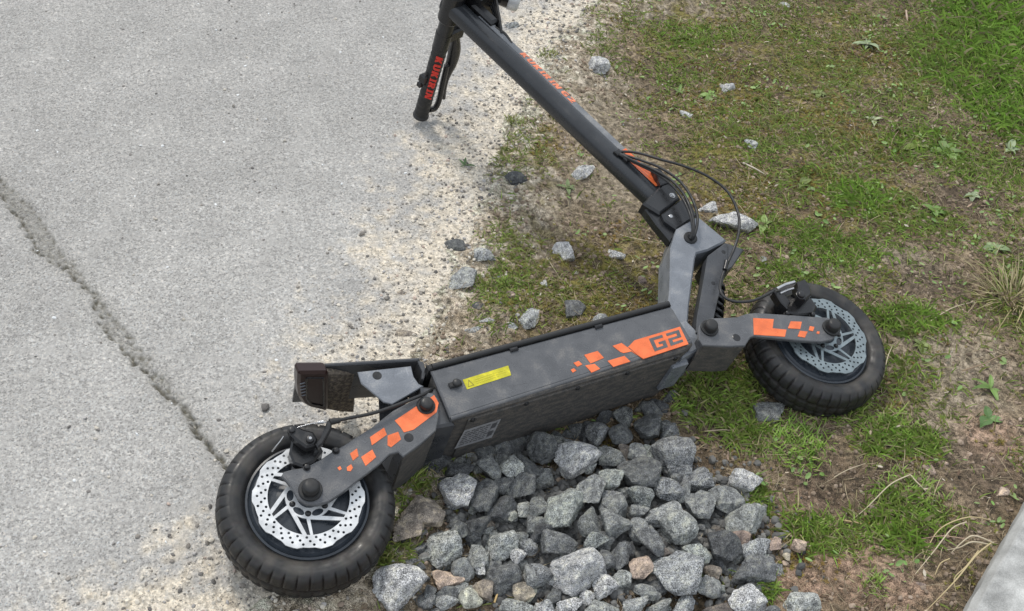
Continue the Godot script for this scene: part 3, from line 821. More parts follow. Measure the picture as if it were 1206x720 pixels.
	stone(0.0009, -1.0262, 0.0173, 0.0166, "speckled grey", "in the heap's left half", -0.0027)
	stone(0.1602, -0.9772, 0.0160, 0.0126, "dark grey", "along the photo's bottom edge", -0.0053)
	stone(0.3323, -1.0300, 0.0111, 0.0102, "speckled grey", "along the photo's bottom edge", -0.0038)
	stone(0.1383, -0.9716, 0.0180, 0.0178, "mid grey", "along the photo's bottom edge", -0.0068)
	stone(0.1833, -1.0230, 0.0102, 0.0084, "mid grey", "along the photo's bottom edge", -0.0065)
	stone(-0.1371, -0.9567, 0.0137, 0.0100, "mid grey", "along the photo's bottom edge", -0.0046)
	stone(0.1691, -1.2619, 0.0172, 0.0157, "dark grey", "under the deck edge", 0.0103)
	stone(-0.0840, -1.2095, 0.0106, 0.0109, "mid grey", "in the heap's left half", 0.0033)
	stone(0.2108, -1.0325, 0.0120, 0.0124, "mid grey", "along the photo's bottom edge", -0.0040)
	stone(0.2025, -1.0582, 0.0106, 0.0109, "mid grey", "in the heap's right half", -0.0016)
	stone(-0.1534, -0.9830, 0.0129, 0.0096, "mid grey", "along the photo's bottom edge", -0.0077)
	stone(0.2058, -1.0696, 0.0129, 0.0098, "dark grey", "in the heap's right half", -0.0002)
	stone(0.0245, -1.0568, 0.0167, 0.0167, "dark grey", "in the heap's left half", -0.0019)
	stone(0.2303, -1.0338, 0.0196, 0.0181, "dark grey", "in the heap's right half", -0.0012)
	stone(0.2712, -1.3491, 0.0206, 0.0246, "speckled grey", "at the heap's upper right", -0.0010)
	stone(-0.0107, -1.2108, 0.0156, 0.0169, "dark grey", "in the heap's left half", 0.0072)
	stone(0.0463, -1.0885, 0.0143, 0.0152, "brownish", "in the heap's left half", 0.0078)
	stone(0.0925, -0.9703, 0.0189, 0.0170, "mid grey", "along the photo's bottom edge", -0.0067)
	stone(0.0388, -1.1326, 0.0139, 0.0105, "mid grey", "in the heap's left half", 0.0115)
	stone(0.3243, -1.2541, 0.0114, 0.0133, "greenish grey", "at the heap's upper right", 0.0040)
	stone(0.0010, -1.2130, 0.0131, 0.0136, "mid grey", "in the heap's left half", 0.0093)
	stone(0.3570, -1.1008, 0.0190, 0.0176, "mid grey", "at the heap's right rim", -0.0065)
	stone(-0.0341, -1.2531, 0.0154, 0.0149, "mid grey", "under the deck edge", 0.0009)
	stone(0.2047, -1.1101, 0.0092, 0.0081, "dark grey", "in the heap's right half", 0.0122)
	stone(0.2357, -1.0444, 0.0182, 0.0158, "brownish", "in the heap's right half", -0.0002)
	stone(0.3273, -0.9924, 0.0099, 0.0094, "brownish", "along the photo's bottom edge", -0.0056)
	stone(0.2328, -1.0487, 0.0173, 0.0175, "mid grey", "in the heap's right half", -0.0051)
	stone(0.3653, -1.0017, 0.0155, 0.0141, "mid grey", "along the photo's bottom edge", -0.0086)
	stone(0.1928, -1.1999, 0.0169, 0.0135, "mid grey", "amid the heap", 0.0145)
	stone(0.3475, -0.9945, 0.0096, 0.0076, "dark grey", "along the photo's bottom edge", -0.0091)
	stone(0.0099, -1.1416, 0.0164, 0.0154, "mid grey", "in the heap's left half", 0.0126)
	stone(0.2871, -1.1049, 0.0101, 0.0075, "dark grey", "in the heap's right half", -0.0029)
	stone(0.1599, -1.1371, 0.0184, 0.0186, "mid grey", "amid the heap", 0.0168)
	stone(0.0408, -1.0966, 0.0102, 0.0111, "dark grey", "in the heap's left half", 0.0042)
	stone(0.3213, -0.9750, 0.0104, 0.0108, "dark grey", "along the photo's bottom edge", -0.0077)
	stone(0.2336, -1.0790, 0.0094, 0.0079, "mid grey", "in the heap's right half", 0.0054)
	stone(-0.0498, -1.0256, 0.0083, 0.0061, "dark grey", "in the heap's left half", -0.0073)
	stone(0.1181, -0.9749, 0.0117, 0.0114, "mid grey", "along the photo's bottom edge", -0.0084)
	stone(-0.0416, -1.1494, 0.0128, 0.0119, "mid grey", "in the heap's left half", 0.0045)
	stone(0.0632, -1.2234, 0.0158, 0.0169, "mid grey", "under the deck edge", 0.0112)
	stone(0.3667, -1.1001, 0.0109, 0.0088, "dark grey", "at the heap's right rim", -0.0072)
	stone(-0.0236, -1.1154, 0.0121, 0.0100, "mid grey", "in the heap's left half", 0.0035)
	stone(0.2417, -1.0707, 0.0107, 0.0080, "dark grey", "in the heap's right half", 0.0012)
	stone(0.1193, -1.0034, 0.0099, 0.0096, "mid grey", "along the photo's bottom edge", 0.0003)
	stone(0.1516, -1.2927, 0.0087, 0.0096, "dark grey", "under the deck edge", 0.0084)
	stone(0.1832, -1.0332, 0.0075, 0.0077, "dark grey", "amid the heap", -0.0005)
	stone(-0.0795, -1.0530, 0.0121, 0.0114, "dark grey", "beside the rear tyre", -0.0063)
	stone(-0.0229, -1.1238, 0.0122, 0.0123, "brownish", "in the heap's left half", 0.0045)
	stone(-0.1104, -1.0495, 0.0104, 0.0082, "mid grey", "beside the rear tyre", -0.0019)
	stone(-0.0386, -1.0565, 0.0114, 0.0104, "brownish", "in the heap's left half", -0.0054)
	stone(0.2319, -1.1057, 0.0089, 0.0077, "dark grey", "in the heap's right half", 0.0081)
	stone(-0.0192, -1.0658, 0.0078, 0.0068, "speckled grey", "in the heap's left half", -0.0031)
	stone(0.3802, -1.1568, 0.0113, 0.0108, "mid grey", "at the heap's right rim", 0.0001)
	stone(0.1679, -1.3532, 0.0074, 0.0068, "dark grey", "under the deck edge", -0.0021)
	stone(-0.0211, -1.0345, 0.0090, 0.0085, "mid grey", "in the heap's left half", -0.0063)
	stone(0.0805, -0.9903, 0.0110, 0.0099, "dark grey", "along the photo's bottom edge", -0.0002)
	stone(-0.0727, -1.0033, 0.0113, 0.0088, "brownish", "along the photo's bottom edge", -0.0043)
	stone(0.1372, -1.0177, 0.0111, 0.0095, "brownish", "along the photo's bottom edge", 0.0002)
	stone(0.3644, -0.9773, 0.0120, 0.0092, "mid grey", "along the photo's bottom edge", -0.0037)
	stone(0.1914, -1.1410, 0.0067, 0.0074, "mid grey", "amid the heap", 0.0138)
	stone(0.3713, -1.2114, 0.0066, 0.0061, "dark grey", "at the heap's right rim", 0.0023)
	stone(0.2604, -1.3592, 0.0167, 0.0176, "dark grey", "at the heap's upper right", -0.0034)
	stone(-0.0182, -1.1085, 0.0134, 0.0101, "mid grey", "in the heap's left half", -0.0000)
	stone(0.0011, -1.0251, 0.0140, 0.0142, "mid grey", "in the heap's left half", -0.0044)
	stone(0.1350, -1.3262, 0.0086, 0.0089, "dark grey", "under the deck edge", 0.0038)
	stone(0.0310, -1.0308, 0.0070, 0.0068, "mid grey", "in the heap's left half", 0.0008)
	stone(0.0253, -1.1012, 0.0135, 0.0111, "brownish", "in the heap's left half", 0.0042)
	stone(0.2150, -1.1968, 0.0155, 0.0137, "dark grey", "in the heap's right half", 0.0134)
	stone(0.3245, -1.0012, 0.0119, 0.0121, "mid grey", "along the photo's bottom edge", -0.0014)
	stone(0.2833, -1.1021, 0.0105, 0.0096, "speckled grey", "in the heap's right half", 0.0049)
	stone(0.2762, -1.1325, 0.0086, 0.0083, "greenish grey", "in the heap's right half", 0.0004)
	stone(0.4026, -1.0380, 0.0114, 0.0121, "mid grey", "along the photo's bottom edge", -0.0082)
	stone(0.0020, -1.1588, 0.0066, 0.0056, "greenish grey", "in the heap's left half", 0.0063)
	stone(0.1920, -1.0166, 0.0061, 0.0061, "dark grey", "along the photo's bottom edge", -0.0065)
	stone(0.2530, -1.1184, 0.0104, 0.0095, "mid grey", "in the heap's right half", 0.0049)
	stone(0.1376, -1.2514, 0.0127, 0.0121, "speckled grey", "under the deck edge", 0.0118)
	stone(-0.0217, -1.0312, 0.0100, 0.0084, "dark grey", "in the heap's left half", -0.0069)
	stone(0.1611, -0.9773, 0.0137, 0.0108, "dark grey", "along the photo's bottom edge", -0.0015)
	stone(-0.0747, -1.1497, 0.0124, 0.0115, "speckled grey", "in the heap's left half", 0.0045)
	stone(0.3086, -1.1513, 0.0110, 0.0108, "dark grey", "in the heap's right half", 0.0045)
	stone(0.0557, -1.0161, 0.0113, 0.0112, "mid grey", "along the photo's bottom edge", -0.0012)
	stone(0.3251, -1.0844, 0.0139, 0.0143, "dark grey", "at the heap's right rim", 0.0011)
	stone(0.0671, -1.0932, 0.0111, 0.0117, "mid grey", "amid the heap", 0.0072)
	stone(0.3085, -1.0386, 0.0141, 0.0114, "dark grey", "in the heap's right half", -0.0043)
	stone(0.0652, -1.2392, 0.0113, 0.0108, "mid grey", "under the deck edge", 0.0075)
	stone(0.2411, -1.0283, 0.0073, 0.0058, "brownish", "along the photo's bottom edge", -0.0070)
	stone(0.1981, -1.2015, 0.0124, 0.0137, "mid grey", "in the heap's right half", 0.0136)
	stone(0.2931, -0.9816, 0.0072, 0.0066, "mid grey", "along the photo's bottom edge", -0.0081)
	stone(-0.0904, -0.9657, 0.0132, 0.0099, "dark grey", "along the photo's bottom edge", -0.0053)
	stone(0.1946, -0.9975, 0.0100, 0.0076, "mid grey", "along the photo's bottom edge", -0.0080)
	stone(0.0708, -1.0376, 0.0061, 0.0045, "mid grey", "amid the heap", 0.0008)
	stone(-0.0442, -1.0411, 0.0071, 0.0062, "dark grey", "in the heap's left half", -0.0066)
	stone(0.4004, -1.1266, 0.0078, 0.0061, "mid grey", "at the heap's right rim", -0.0074)
	stone(0.0275, -1.1040, 0.0144, 0.0152, "dark grey", "in the heap's left half", 0.0072)
	stone(0.0034, -0.9525, 0.0092, 0.0067, "greenish grey", "along the photo's bottom edge", -0.0025)
	stone(0.0145, -1.1838, 0.0152, 0.0156, "dark grey", "in the heap's left half", 0.0133)
	stone(-0.0378, -1.2302, 0.0144, 0.0142, "mid grey", "under the deck edge", 0.0062)
	stone(0.0953, -1.1448, 0.0078, 0.0087, "dark grey", "amid the heap", 0.0132)
	stone(-0.1137, -1.0666, 0.0082, 0.0070, "mid grey", "beside the rear tyre", -0.0017)
	stone(-0.0159, -1.0309, 0.0059, 0.0062, "brownish", "in the heap's left half", -0.0018)
	stone(-0.0350, -1.1166, 0.0129, 0.0127, "dark grey", "in the heap's left half", -0.0011)
	stone(0.0389, -1.1278, 0.0123, 0.0099, "dark grey", "in the heap's left half", 0.0137)
	stone(0.3898, -1.0737, 0.0114, 0.0103, "mid grey", "at the heap's right rim", -0.0054)
	stone(-0.0175, -1.1420, 0.0100, 0.0107, "greenish grey", "in the heap's left half", 0.0086)
	stone(0.1542, -1.3534, 0.0107, 0.0110, "dark grey", "under the deck edge", 0.0031)
	stone(0.0178, -0.9929, 0.0136, 0.0122, "dark grey", "along the photo's bottom edge", -0.0074)
	stone(-0.0705, -0.9662, 0.0078, 0.0059, "dark grey", "along the photo's bottom edge", -0.0089)
	stone(0.0611, -1.2364, 0.0092, 0.0094, "mid grey", "under the deck edge", 0.0131)
	stone(0.0350, -0.9999, 0.0122, 0.0123, "dark grey", "along the photo's bottom edge", -0.0006)
	stone(0.2597, -1.3675, 0.0086, 0.0105, "greenish grey", "at the heap's upper right", -0.0055)
	stone(0.2247, -1.3663, 0.0079, 0.0067, "mid grey", "at the heap's upper right", -0.0027)
	stone(0.1037, -1.3072, 0.0111, 0.0093, "speckled grey", "under the deck edge", 0.0041)
	stone(0.0893, -1.0855, 0.0084, 0.0080, "speckled grey", "amid the heap", 0.0050)
	stone(-0.0127, -1.1392, 0.0148, 0.0120, "greenish grey", "in the heap's left half", 0.0080)
	stone(0.3213, -0.9883, 0.0115, 0.0112, "mid grey", "along the photo's bottom edge", -0.0064)
	stone(-0.1407, -0.9950, 0.0083, 0.0065, "dark grey", "along the photo's bottom edge", -0.0090)
	stone(-0.0435, -1.0969, 0.0134, 0.0126, "mid grey", "in the heap's left half", 0.0019)
	stone(-0.1061, -1.2269, 0.0243, 0.0212, "dark grey", "beside the rear tyre", -0.0040)
	stone(-0.0729, -1.2325, 0.0208, 0.0164, "dark grey", "under the deck edge", -0.0040)
	stone(-0.0775, -1.2592, 0.0153, 0.0159, "mid grey", "under the deck edge", -0.0040)
	stone(-0.0546, -1.2642, 0.0193, 0.0156, "mid grey", "under the deck edge", -0.0040)
	stone(-0.0323, -1.2571, 0.0211, 0.0213, "dark grey", "under the deck edge", -0.0040)
	stone(-0.0083, -1.2800, 0.0228, 0.0196, "mid grey", "under the deck edge", -0.0040)
	stone(0.0130, -1.2923, 0.0238, 0.0222, "dark grey", "under the deck edge", -0.0040)
	stone(0.0163, -1.2831, 0.0183, 0.0143, "dark grey", "under the deck edge", -0.0040)
	stone(0.0286, -1.3094, 0.0238, 0.0202, "dark grey", "under the deck edge", -0.0040)
	stone(0.0542, -1.3087, 0.0263, 0.0207, "dark grey", "under the deck edge", -0.0040)
	stone(0.0850, -1.3262, 0.0170, 0.0167, "dark grey", "under the deck edge", -0.0040)
	stone(0.0856, -1.3204, 0.0223, 0.0141, "mid grey", "under the deck edge", -0.0040)
	stone(0.1182, -1.3456, 0.0262, 0.0167, "dark grey", "under the deck edge", -0.0040)
	stone(0.1389, -1.3432, 0.0197, 0.0222, "dark grey", "under the deck edge", -0.0040)
	stone(0.1580, -1.3505, 0.0192, 0.0175, "mid grey", "under the deck edge", -0.0040)
	stone(0.1718, -1.3782, 0.0222, 0.0152, "dark grey", "under the deck edge", -0.0040)
	stone(0.1960, -1.3739, 0.0180, 0.0201, "dark grey", "at the heap's upper right", -0.0040)
	stone(0.1961, -1.3797, 0.0168, 0.0201, "dark grey", "at the heap's upper right", -0.0040)
	stone(0.2344, -1.4054, 0.0172, 0.0169, "dark grey", "at the heap's upper right", -0.0040)
	stone(0.2457, -1.3979, 0.0208, 0.0210, "dark grey", "at the heap's upper right", -0.0040)
	stone(0.2546, -1.4011, 0.0268, 0.0171, "dark grey", "at the heap's upper right", -0.0040)
	stone(0.2816, -1.4348, 0.0160, 0.0153, "dark grey", "at the heap's upper right", -0.0040)
	stone(-0.1663, -1.0777, 0.0095, 0.0111, "dark grey", "beside the rear tyre", -0.0080)
	stone(-0.0840, -1.0582, 0.0106, 0.0096, "dark grey", "beside the rear tyre", -0.0080)
	stone(-0.1529, -1.0724, 0.0090, 0.0111, "brownish", "beside the rear tyre", -0.0080)
	stone(-0.0886, -1.0435, 0.0128, 0.0109, "dark grey", "beside the rear tyre", -0.0080)
	stone(-0.0886, -1.1520, 0.0125, 0.0098, "dark grey", "beside the rear tyre", -0.0080)
	stone(-0.0844, -1.0891, 0.0126, 0.0076, "dark grey", "beside the rear tyre", -0.0080)
	stone(-0.1538, -1.0060, 0.0109, 0.0096, "brownish", "along the photo's bottom edge", -0.0080)
	stone(-0.0787, -1.0018, 0.0106, 0.0108, "dark grey", "along the photo's bottom edge", -0.0080)
	stone(-0.0922, -1.6758, 0.0249, 0.0325, "speckled grey", "=round grey stone at the sand edge left of the verge grass", -0.0075, 0.72, "loose_stone", "loose stones on the verge")
	stone(-0.0557, -1.7528, 0.0221, 0.0236, "pale grey", "=flat bluish grey stone just above the round grey one", -0.0075, 0.72, "loose_stone", "loose stones on the verge")
	stone(-0.1118, -1.7809, 0.0240, 0.0187, "dark grey", "=dark bluish stone sunk in the sandy strip", -0.0075, 0.72, "loose_stone", "loose stones on the verge")
	stone(0.0891, -1.8120, 0.0261, 0.0300, "whitish", "=bumpy white stone in the moss above the deck", -0.0075, 0.72, "loose_stone", "loose stones on the verge")
	stone(0.1985, -1.8220, 0.0228, 0.0178, "pale grey", "=flat pale stone with dark edge left of the neck", -0.0075, 0.72, "loose_stone", "loose stones on the verge")
	stone(0.0343, -1.6015, 0.0243, 0.0284, "whitish", "=white stone with a grey patch just above the deck", -0.0075, 0.72, "loose_stone", "loose stones on the verge")
	stone(0.0024, -1.5723, 0.0120, 0.0116, "whitish", "=small white stone below left of the white-grey one", -0.0075, 0.72, "loose_stone", "loose stones on the verge")
	stone(0.1161, -1.6455, 0.0214, 0.0244, "mid grey", "=grey stone close above the middle of the deck", -0.0075, 0.72, "loose_stone", "loose stones on the verge")
	stone(0.1617, -1.6283, 0.0181, 0.0181, "whitish", "=white stone half hidden behind the deck edge", -0.0075, 0.72, "loose_stone", "loose stones on the verge")
	stone(0.1109, -1.5987, 0.0081, 0.0071, "beige", "=tiny beige stone touching the deck mat", -0.0075, 0.72, "loose_stone", "loose stones on the verge")
	stone(0.0550, -1.7119, 0.0118, 0.0115, "whitish", "=small angular white stone in the moss", -0.0075, 0.72, "loose_stone", "loose stones on the verge")
	stone(0.1222, -1.7705, 0.0086, 0.0093, "beige", "=tiny cream pebble below the bumpy white stone", -0.0075, 0.72, "loose_stone", "loose stones on the verge")
	stone(-0.0305, -1.6995, 0.0100, 0.0136, "mid grey", "=narrow grey stone beside a small grass clump", -0.0075, 0.72, "loose_stone", "loose stones on the verge")
	stone(-0.0614, -1.6093, 0.0130, 0.0131, "dark grey", "=small dark stone below the round grey stone", -0.0075, 0.72, "loose_stone", "loose stones on the verge")
	stone(-0.0046, -1.6467, 0.0115, 0.0110, "pinkish", "=small pink stone in the moss", -0.0075, 0.72, "loose_stone", "loose stones on the verge")
	stone(0.2486, -1.7505, 0.0111, 0.0131, "pinkish", "=small pink stone beside the neck", -0.0075, 0.72, "loose_stone", "loose stones on the verge")
	stone(0.2384, -1.7790, 0.0078, 0.0080, "whitish", "=tiny white pebble above the pink one by the neck", -0.0075, 0.72, "loose_stone", "loose stones on the verge")
	stone(0.1346, -2.0711, 0.0340, 0.0240, "pale grey", "=flat whitish flake in the middle of the verge left of the stem", -0.0075, 0.72, "loose_stone", "loose stones on the verge")
	stone(-0.0036, -2.0084, 0.0240, 0.0216, "dark grey", "=flat dark grey stone at the sandy edge", -0.0075, 0.72, "loose_stone", "loose stones on the verge")
	stone(0.4911, -2.4835, 0.0236, 0.0318, "whitish", "=bright white lump of stone in the grass at the upper right", -0.0075, 0.72, "loose_stone", "loose stones on the verge")
	stone(0.5187, -2.2250, 0.0160, 0.0215, "whitish", "=white stone in the grass below the bright lump", -0.0075, 0.72, "loose_stone", "loose stones on the verge")
	stone(0.4484, -1.9359, 0.0512, 0.0307, "pale grey", "=large flat grey stone behind the neck", -0.0075, 0.72, "loose_stone", "loose stones on the verge")
	stone(0.4020, -1.9978, 0.0223, 0.0200, "whitish", "=white chip between the clamp and the flat stone", -0.0075, 0.72, "loose_stone", "loose stones on the verge")
	stone(0.4480, -1.4083, 0.0321, 0.0271, "mid grey", "=grey stone beside the front tyre", -0.0075, 0.72, "loose_stone", "loose stones on the verge")
	stone(0.1814, -2.5018, 0.0278, 0.0264, "pale grey", "=flat grey stone right of the stem lettering", -0.0075, 0.72, "loose_stone", "loose stones on the verge")
	stone(0.2749, -2.3267, 0.0071, 0.0096, "whitish", "=tiny white pebble right of the stem", -0.0075, 0.72, "loose_stone", "loose stones on the verge")
	stone(0.3821, -2.3459, 0.0165, 0.0150, "pale grey", "=small flat grey stone below the leafy weed", -0.0075, 0.72, "loose_stone", "loose stones on the verge")
	stone(0.6884, -2.9238, 0.0216, 0.0177, "pale grey", "=grey stone at the top edge of the photo", -0.0075, 0.72, "loose_stone", "loose stones on the verge")
	stone(0.4908, -1.8182, 0.0115, 0.0155, "mid grey", "=small upright grey stone above the front caliper", -0.0075, 0.72, "loose_stone", "loose stones on the verge")
	stone(0.6925, -1.6779, 0.0076, 0.0089, "whitish", "=tiny white pebble right of the front wheel", -0.0075, 0.72, "loose_stone", "loose stones on the verge")
	stone(0.6998, -1.2944, 0.0132, 0.0107, "pinkish", "=pink pebble in bare soil, left of a pair", -0.0075, 0.72, "loose_stone", "loose stones on the verge")
	stone(0.7285, -1.3148, 0.0133, 0.0089, "pinkish", "=pink pebble in bare soil, right of a pair", -0.0075, 0.72, "loose_stone", "loose stones on the verge")
	stone(0.8127, -1.2539, 0.0189, 0.0133, "pinkish", "=pinkish stone near the kerb", -0.0075, 0.72, "loose_stone", "loose stones on the verge")
	stone(0.6157, -1.1208, 0.0137, 0.0101, "pinkish", "=pale pink crumb of stone in the soil near the bottom", -0.0075, 0.72, "loose_stone", "loose stones on the verge")
	stone(0.6265, -1.0594, 0.0120, 0.0096, "pinkish", "=pink stone lump in the sandy soil at the bottom", -0.0075, 0.72, "loose_stone", "loose stones on the verge")
	stone(0.5444, -1.1791, 0.0098, 0.0079, "pinkish", "=small pink pebble between the grass tufts", -0.0075, 0.72, "loose_stone", "loose stones on the verge")
	stone(0.5804, -1.2989, 0.0088, 0.0068, "beige", "=tiny beige pebble in the gouged soil", -0.0075, 0.72, "loose_stone", "loose stones on the verge")
	stone(0.5038, -1.2583, 0.0065, 0.0056, "beige", "=tiny pale pebble at the gouge left side", -0.0075, 0.72, "loose_stone", "loose stones on the verge")
	stone(0.5966, -1.2195, 0.0107, 0.0082, "pinkish", "=dull pink pebble beside the upper grass tuft", -0.0075, 0.72, "loose_stone", "loose stones on the verge")
	stone(-0.1866, -1.5261, 0.0204, 0.0122, "brownish", "=flat brown lump in the sandy strip", -0.0075, 0.72, "loose_stone", "loose stones on the verge")
	stone(-0.2094, -1.6305, 0.0146, 0.0097, "brownish", "=small brown lump in the sandy strip", -0.0075, 0.72, "loose_stone", "loose stones on the verge")
	stone(-0.0368, -2.6620, 0.0244, 0.0199, "pale grey", "=flat grey stone flush with the sand above the stem", -0.0075, 0.72, "loose_stone", "loose stones on the verge")
	stone(0.2261, -2.8588, 0.0351, 0.0243, "pale grey", "=flat grey stone by the top edge left of the moss", -0.0075, 0.72, "loose_stone", "loose stones on the verge")
	stone(-0.0411, -1.5762, 0.0176, 0.0116, "pale grey", "=flat pale stone left of the small white stone", -0.0075, 0.72, "loose_stone", "loose stones on the verge")
	stone(-0.0690, -1.5476, 0.0190, 0.0114, "pale grey", "=flat pale stone close to the rear deck corner", -0.0075, 0.72, "loose_stone", "loose stones on the verge")

# ---------------------------------------------------------------- scooter
func part(called: String, b: MB, mat: Material, parent: Node = null, steer := false) -> MeshInstance3D:
	return obj(called, b.mesh(), mat, scooter if parent == null else parent, STEER if steer else Transform3D.IDENTITY)

func decal(called: String, poly: PackedVector2Array, z: float, mat: Material, parent: Node, thick := 0.0007) -> MeshInstance3D:
	var b := mb(); b.prism(poly, z - 0.001, z + thick)
	return obj(called, b.mesh(), mat, parent)

func nut(called: String, at: Vector3, r: float, h: float, mat: Material, parent: Node) -> void:
	var b := mb()
	b.lathe(P2([Vector2(r * 1.35, -0.001), Vector2(r * 1.35, h * 0.18), Vector2(r * 1.25, h * 0.24), Vector2(r * 1.0, h * 0.24)]), 24, Transform3D(Basis.IDENTITY, at))
	b.lathe(P2([Vector2(r, h * 0.24), Vector2(r, h * 0.7), Vector2(r * 0.86, h * 0.92), Vector2(r * 0.55, h), Vector2(0, h)]), 20, Transform3D(Basis.IDENTITY, at), true)
	obj(called, b.mesh(), mat, parent)

func text_into(b: MB, text: String, height: float, font_size: int, place: Callable, bold := true) -> void:
	var f := SystemFont.new(); f.font_names = PackedStringArray(["Droid Sans"]); f.font_weight = 700 if bold else 400
	var tm := TextMesh.new(); tm.text = text; tm.font = f; tm.font_size = font_size; tm.pixel_size = 0.01; tm.depth = 0.02
	var arr: Array = tm.get_mesh_arrays()
	var v: PackedVector3Array = arr[Mesh.ARRAY_VERTEX]
	var id = arr[Mesh.ARRAY_INDEX]
	var lo := Vector3(1e9, 1e9, 1e9); var hi := -lo
	for p in v: lo = lo.min(p); hi = hi.max(p)
	var order: PackedInt32Array = id if id != null and id.size() > 0 else PackedInt32Array(range(v.size()))
	for i in range(0, order.size(), 3):
		var q := []
		for e in 3:
			var p: Vector3 = v[order[i + e]]
			q.append(place.call((p.x - lo.x) / (hi.x - lo.x), (p.y - lo.y) / (hi.y - lo.y), (p.z - lo.z) / maxf(hi.z - lo.z, 1e-6)))
		var fn: Vector3 = (q[1] - q[0]).cross(q[2] - q[0])
		if fn.length_squared() < 1e-18: continue
		b.tri(q[0], q[1], q[2], -fn)

func letters_into(b: MB, text: String, slant: float, place: Callable) -> void:      # bold, spaced, leaning capitals
	var adv := []; var total := 0.0
	for ch in text:
		var wd := 0.45 if ch == "I" else (0.5 if ch == " " else 1.0)
		adv.append([total, wd]); total += wd + 0.22
	total -= 0.22
	for i in text.length():
		if text[i] == " ": continue
		for w2 in 2:
			var u0: float = adv[i][0]; var wd: float = adv[i][1]
			text_into(b, text[i], 0.01, 64, func(u: float, v: float, d: float) -> Vector3: return place.call((u0 + u * wd * 0.86 + w2 * 0.13 + v * slant) / total, v, d + w2 * 0.15))

func tyre_mesh() -> ArrayMesh:
	var prof := [Vector2(0.0865, -0.0245), Vector2(0.092, -0.032), Vector2(0.101, -0.0362), Vector2(0.110, -0.0365), Vector2(0.117, -0.034), Vector2(0.1225, -0.0285), Vector2(0.1258, -0.020), Vector2(0.1272, -0.010), Vector2(0.1276, 0.0)]
	var lugs := 42
	var full := []
	var cs := Curve2D.new()
	for i in 17: cs.add_point(prof[i] if i < 9 else Vector2(prof[16 - i].x, -prof[16 - i].y))
	var np := 44
	var L := cs.get_baked_length()
	for i in np + 1: full.append(cs.sample_baked(L * i / np))
	var fr := [0.0, 0.03, 0.13, 0.16, 0.36, 0.56, 0.80]
	var nt := lugs * fr.size()
	var pts := []; var cols := PackedColorArray()
	for a in nt + 1:
		var lug := int(a / float(fr.size())) 
		var fa: float = fr[a % fr.size()]
		for i in np + 1:
			var p: Vector2 = full[i]
			var e := (full[mini(i + 1, np)] as Vector2) - (full[maxi(i - 1, 0)] as Vector2)
			var nrm := Vector2(e.y, -e.x).normalized()
			var zz := absf(p.y)
			var dep := 0.0
			var skew := 0.0 if p.y > 0.0 else 0.5
			var f2 := fposmod(fa, 1.0)
			var groove := f2 > 0.02 and f2 < 0.14
			if skew > 0.0: groove = f2 > 0.5 and f2 < 0.7
			if p.x > 0.113 and zz > 0.009:
				if groove: dep = 0.0024 * smoothstep(0.113, 0.120, p.x)
			elif p.x > 0.113:
				if f2 > 0.30 and f2 < 0.40: dep = 0.0020
			if absf(zz - 0.0095) < 0.0016: dep = 0.0035
			if p.x < 0.113 and p.x > 0.110: dep = -0.0008
			if p.x < 0.0985 and p.x > 0.0965: dep = -0.0006
			p -= nrm * dep * (-1.0 if nrm.x < 0.0 and p.x > 0.12 else 1.0)
			var ang := TAU * (lug + fa) / lugs
			pts.append(Vector3(cos(ang) * p.x, sin(ang) * p.x, p.y))
			var dust := clampf(0.35 + n1.get_noise_3d(cos(ang) * 2.5, sin(ang) * 2.5, p.y * 60.0) * 1.1, 0.0, 1.0)
			var c := Color(0.020, 0.020, 0.021).lerp(Color(0.085, 0.076, 0.064), dust * (0.85 if p.x < 0.112 and p.x > 0.0915 else (0.48 if p.x < 0.121 else 0.30)))
			if dep > 0.0017: c = Color(0.016, 0.015, 0.014)
			cols.append(c)
	var st := SurfaceTool.new(); st.begin(Mesh.PRIMITIVE_TRIANGLES)
	st.set_smooth_group(0)
	for a in nt:
		for i in np:
			var q := [a * (np + 1) + i, (a + 1) * (np + 1) + i, (a + 1) * (np + 1) + i + 1, a * (np + 1) + i + 1]
			for k in [q[0], q[1], q[2], q[0], q[2], q[3]]:
				st.set_color(cols[k]); st.add_vertex(pts[k])
	st.generate_normals()
	return st.commit()

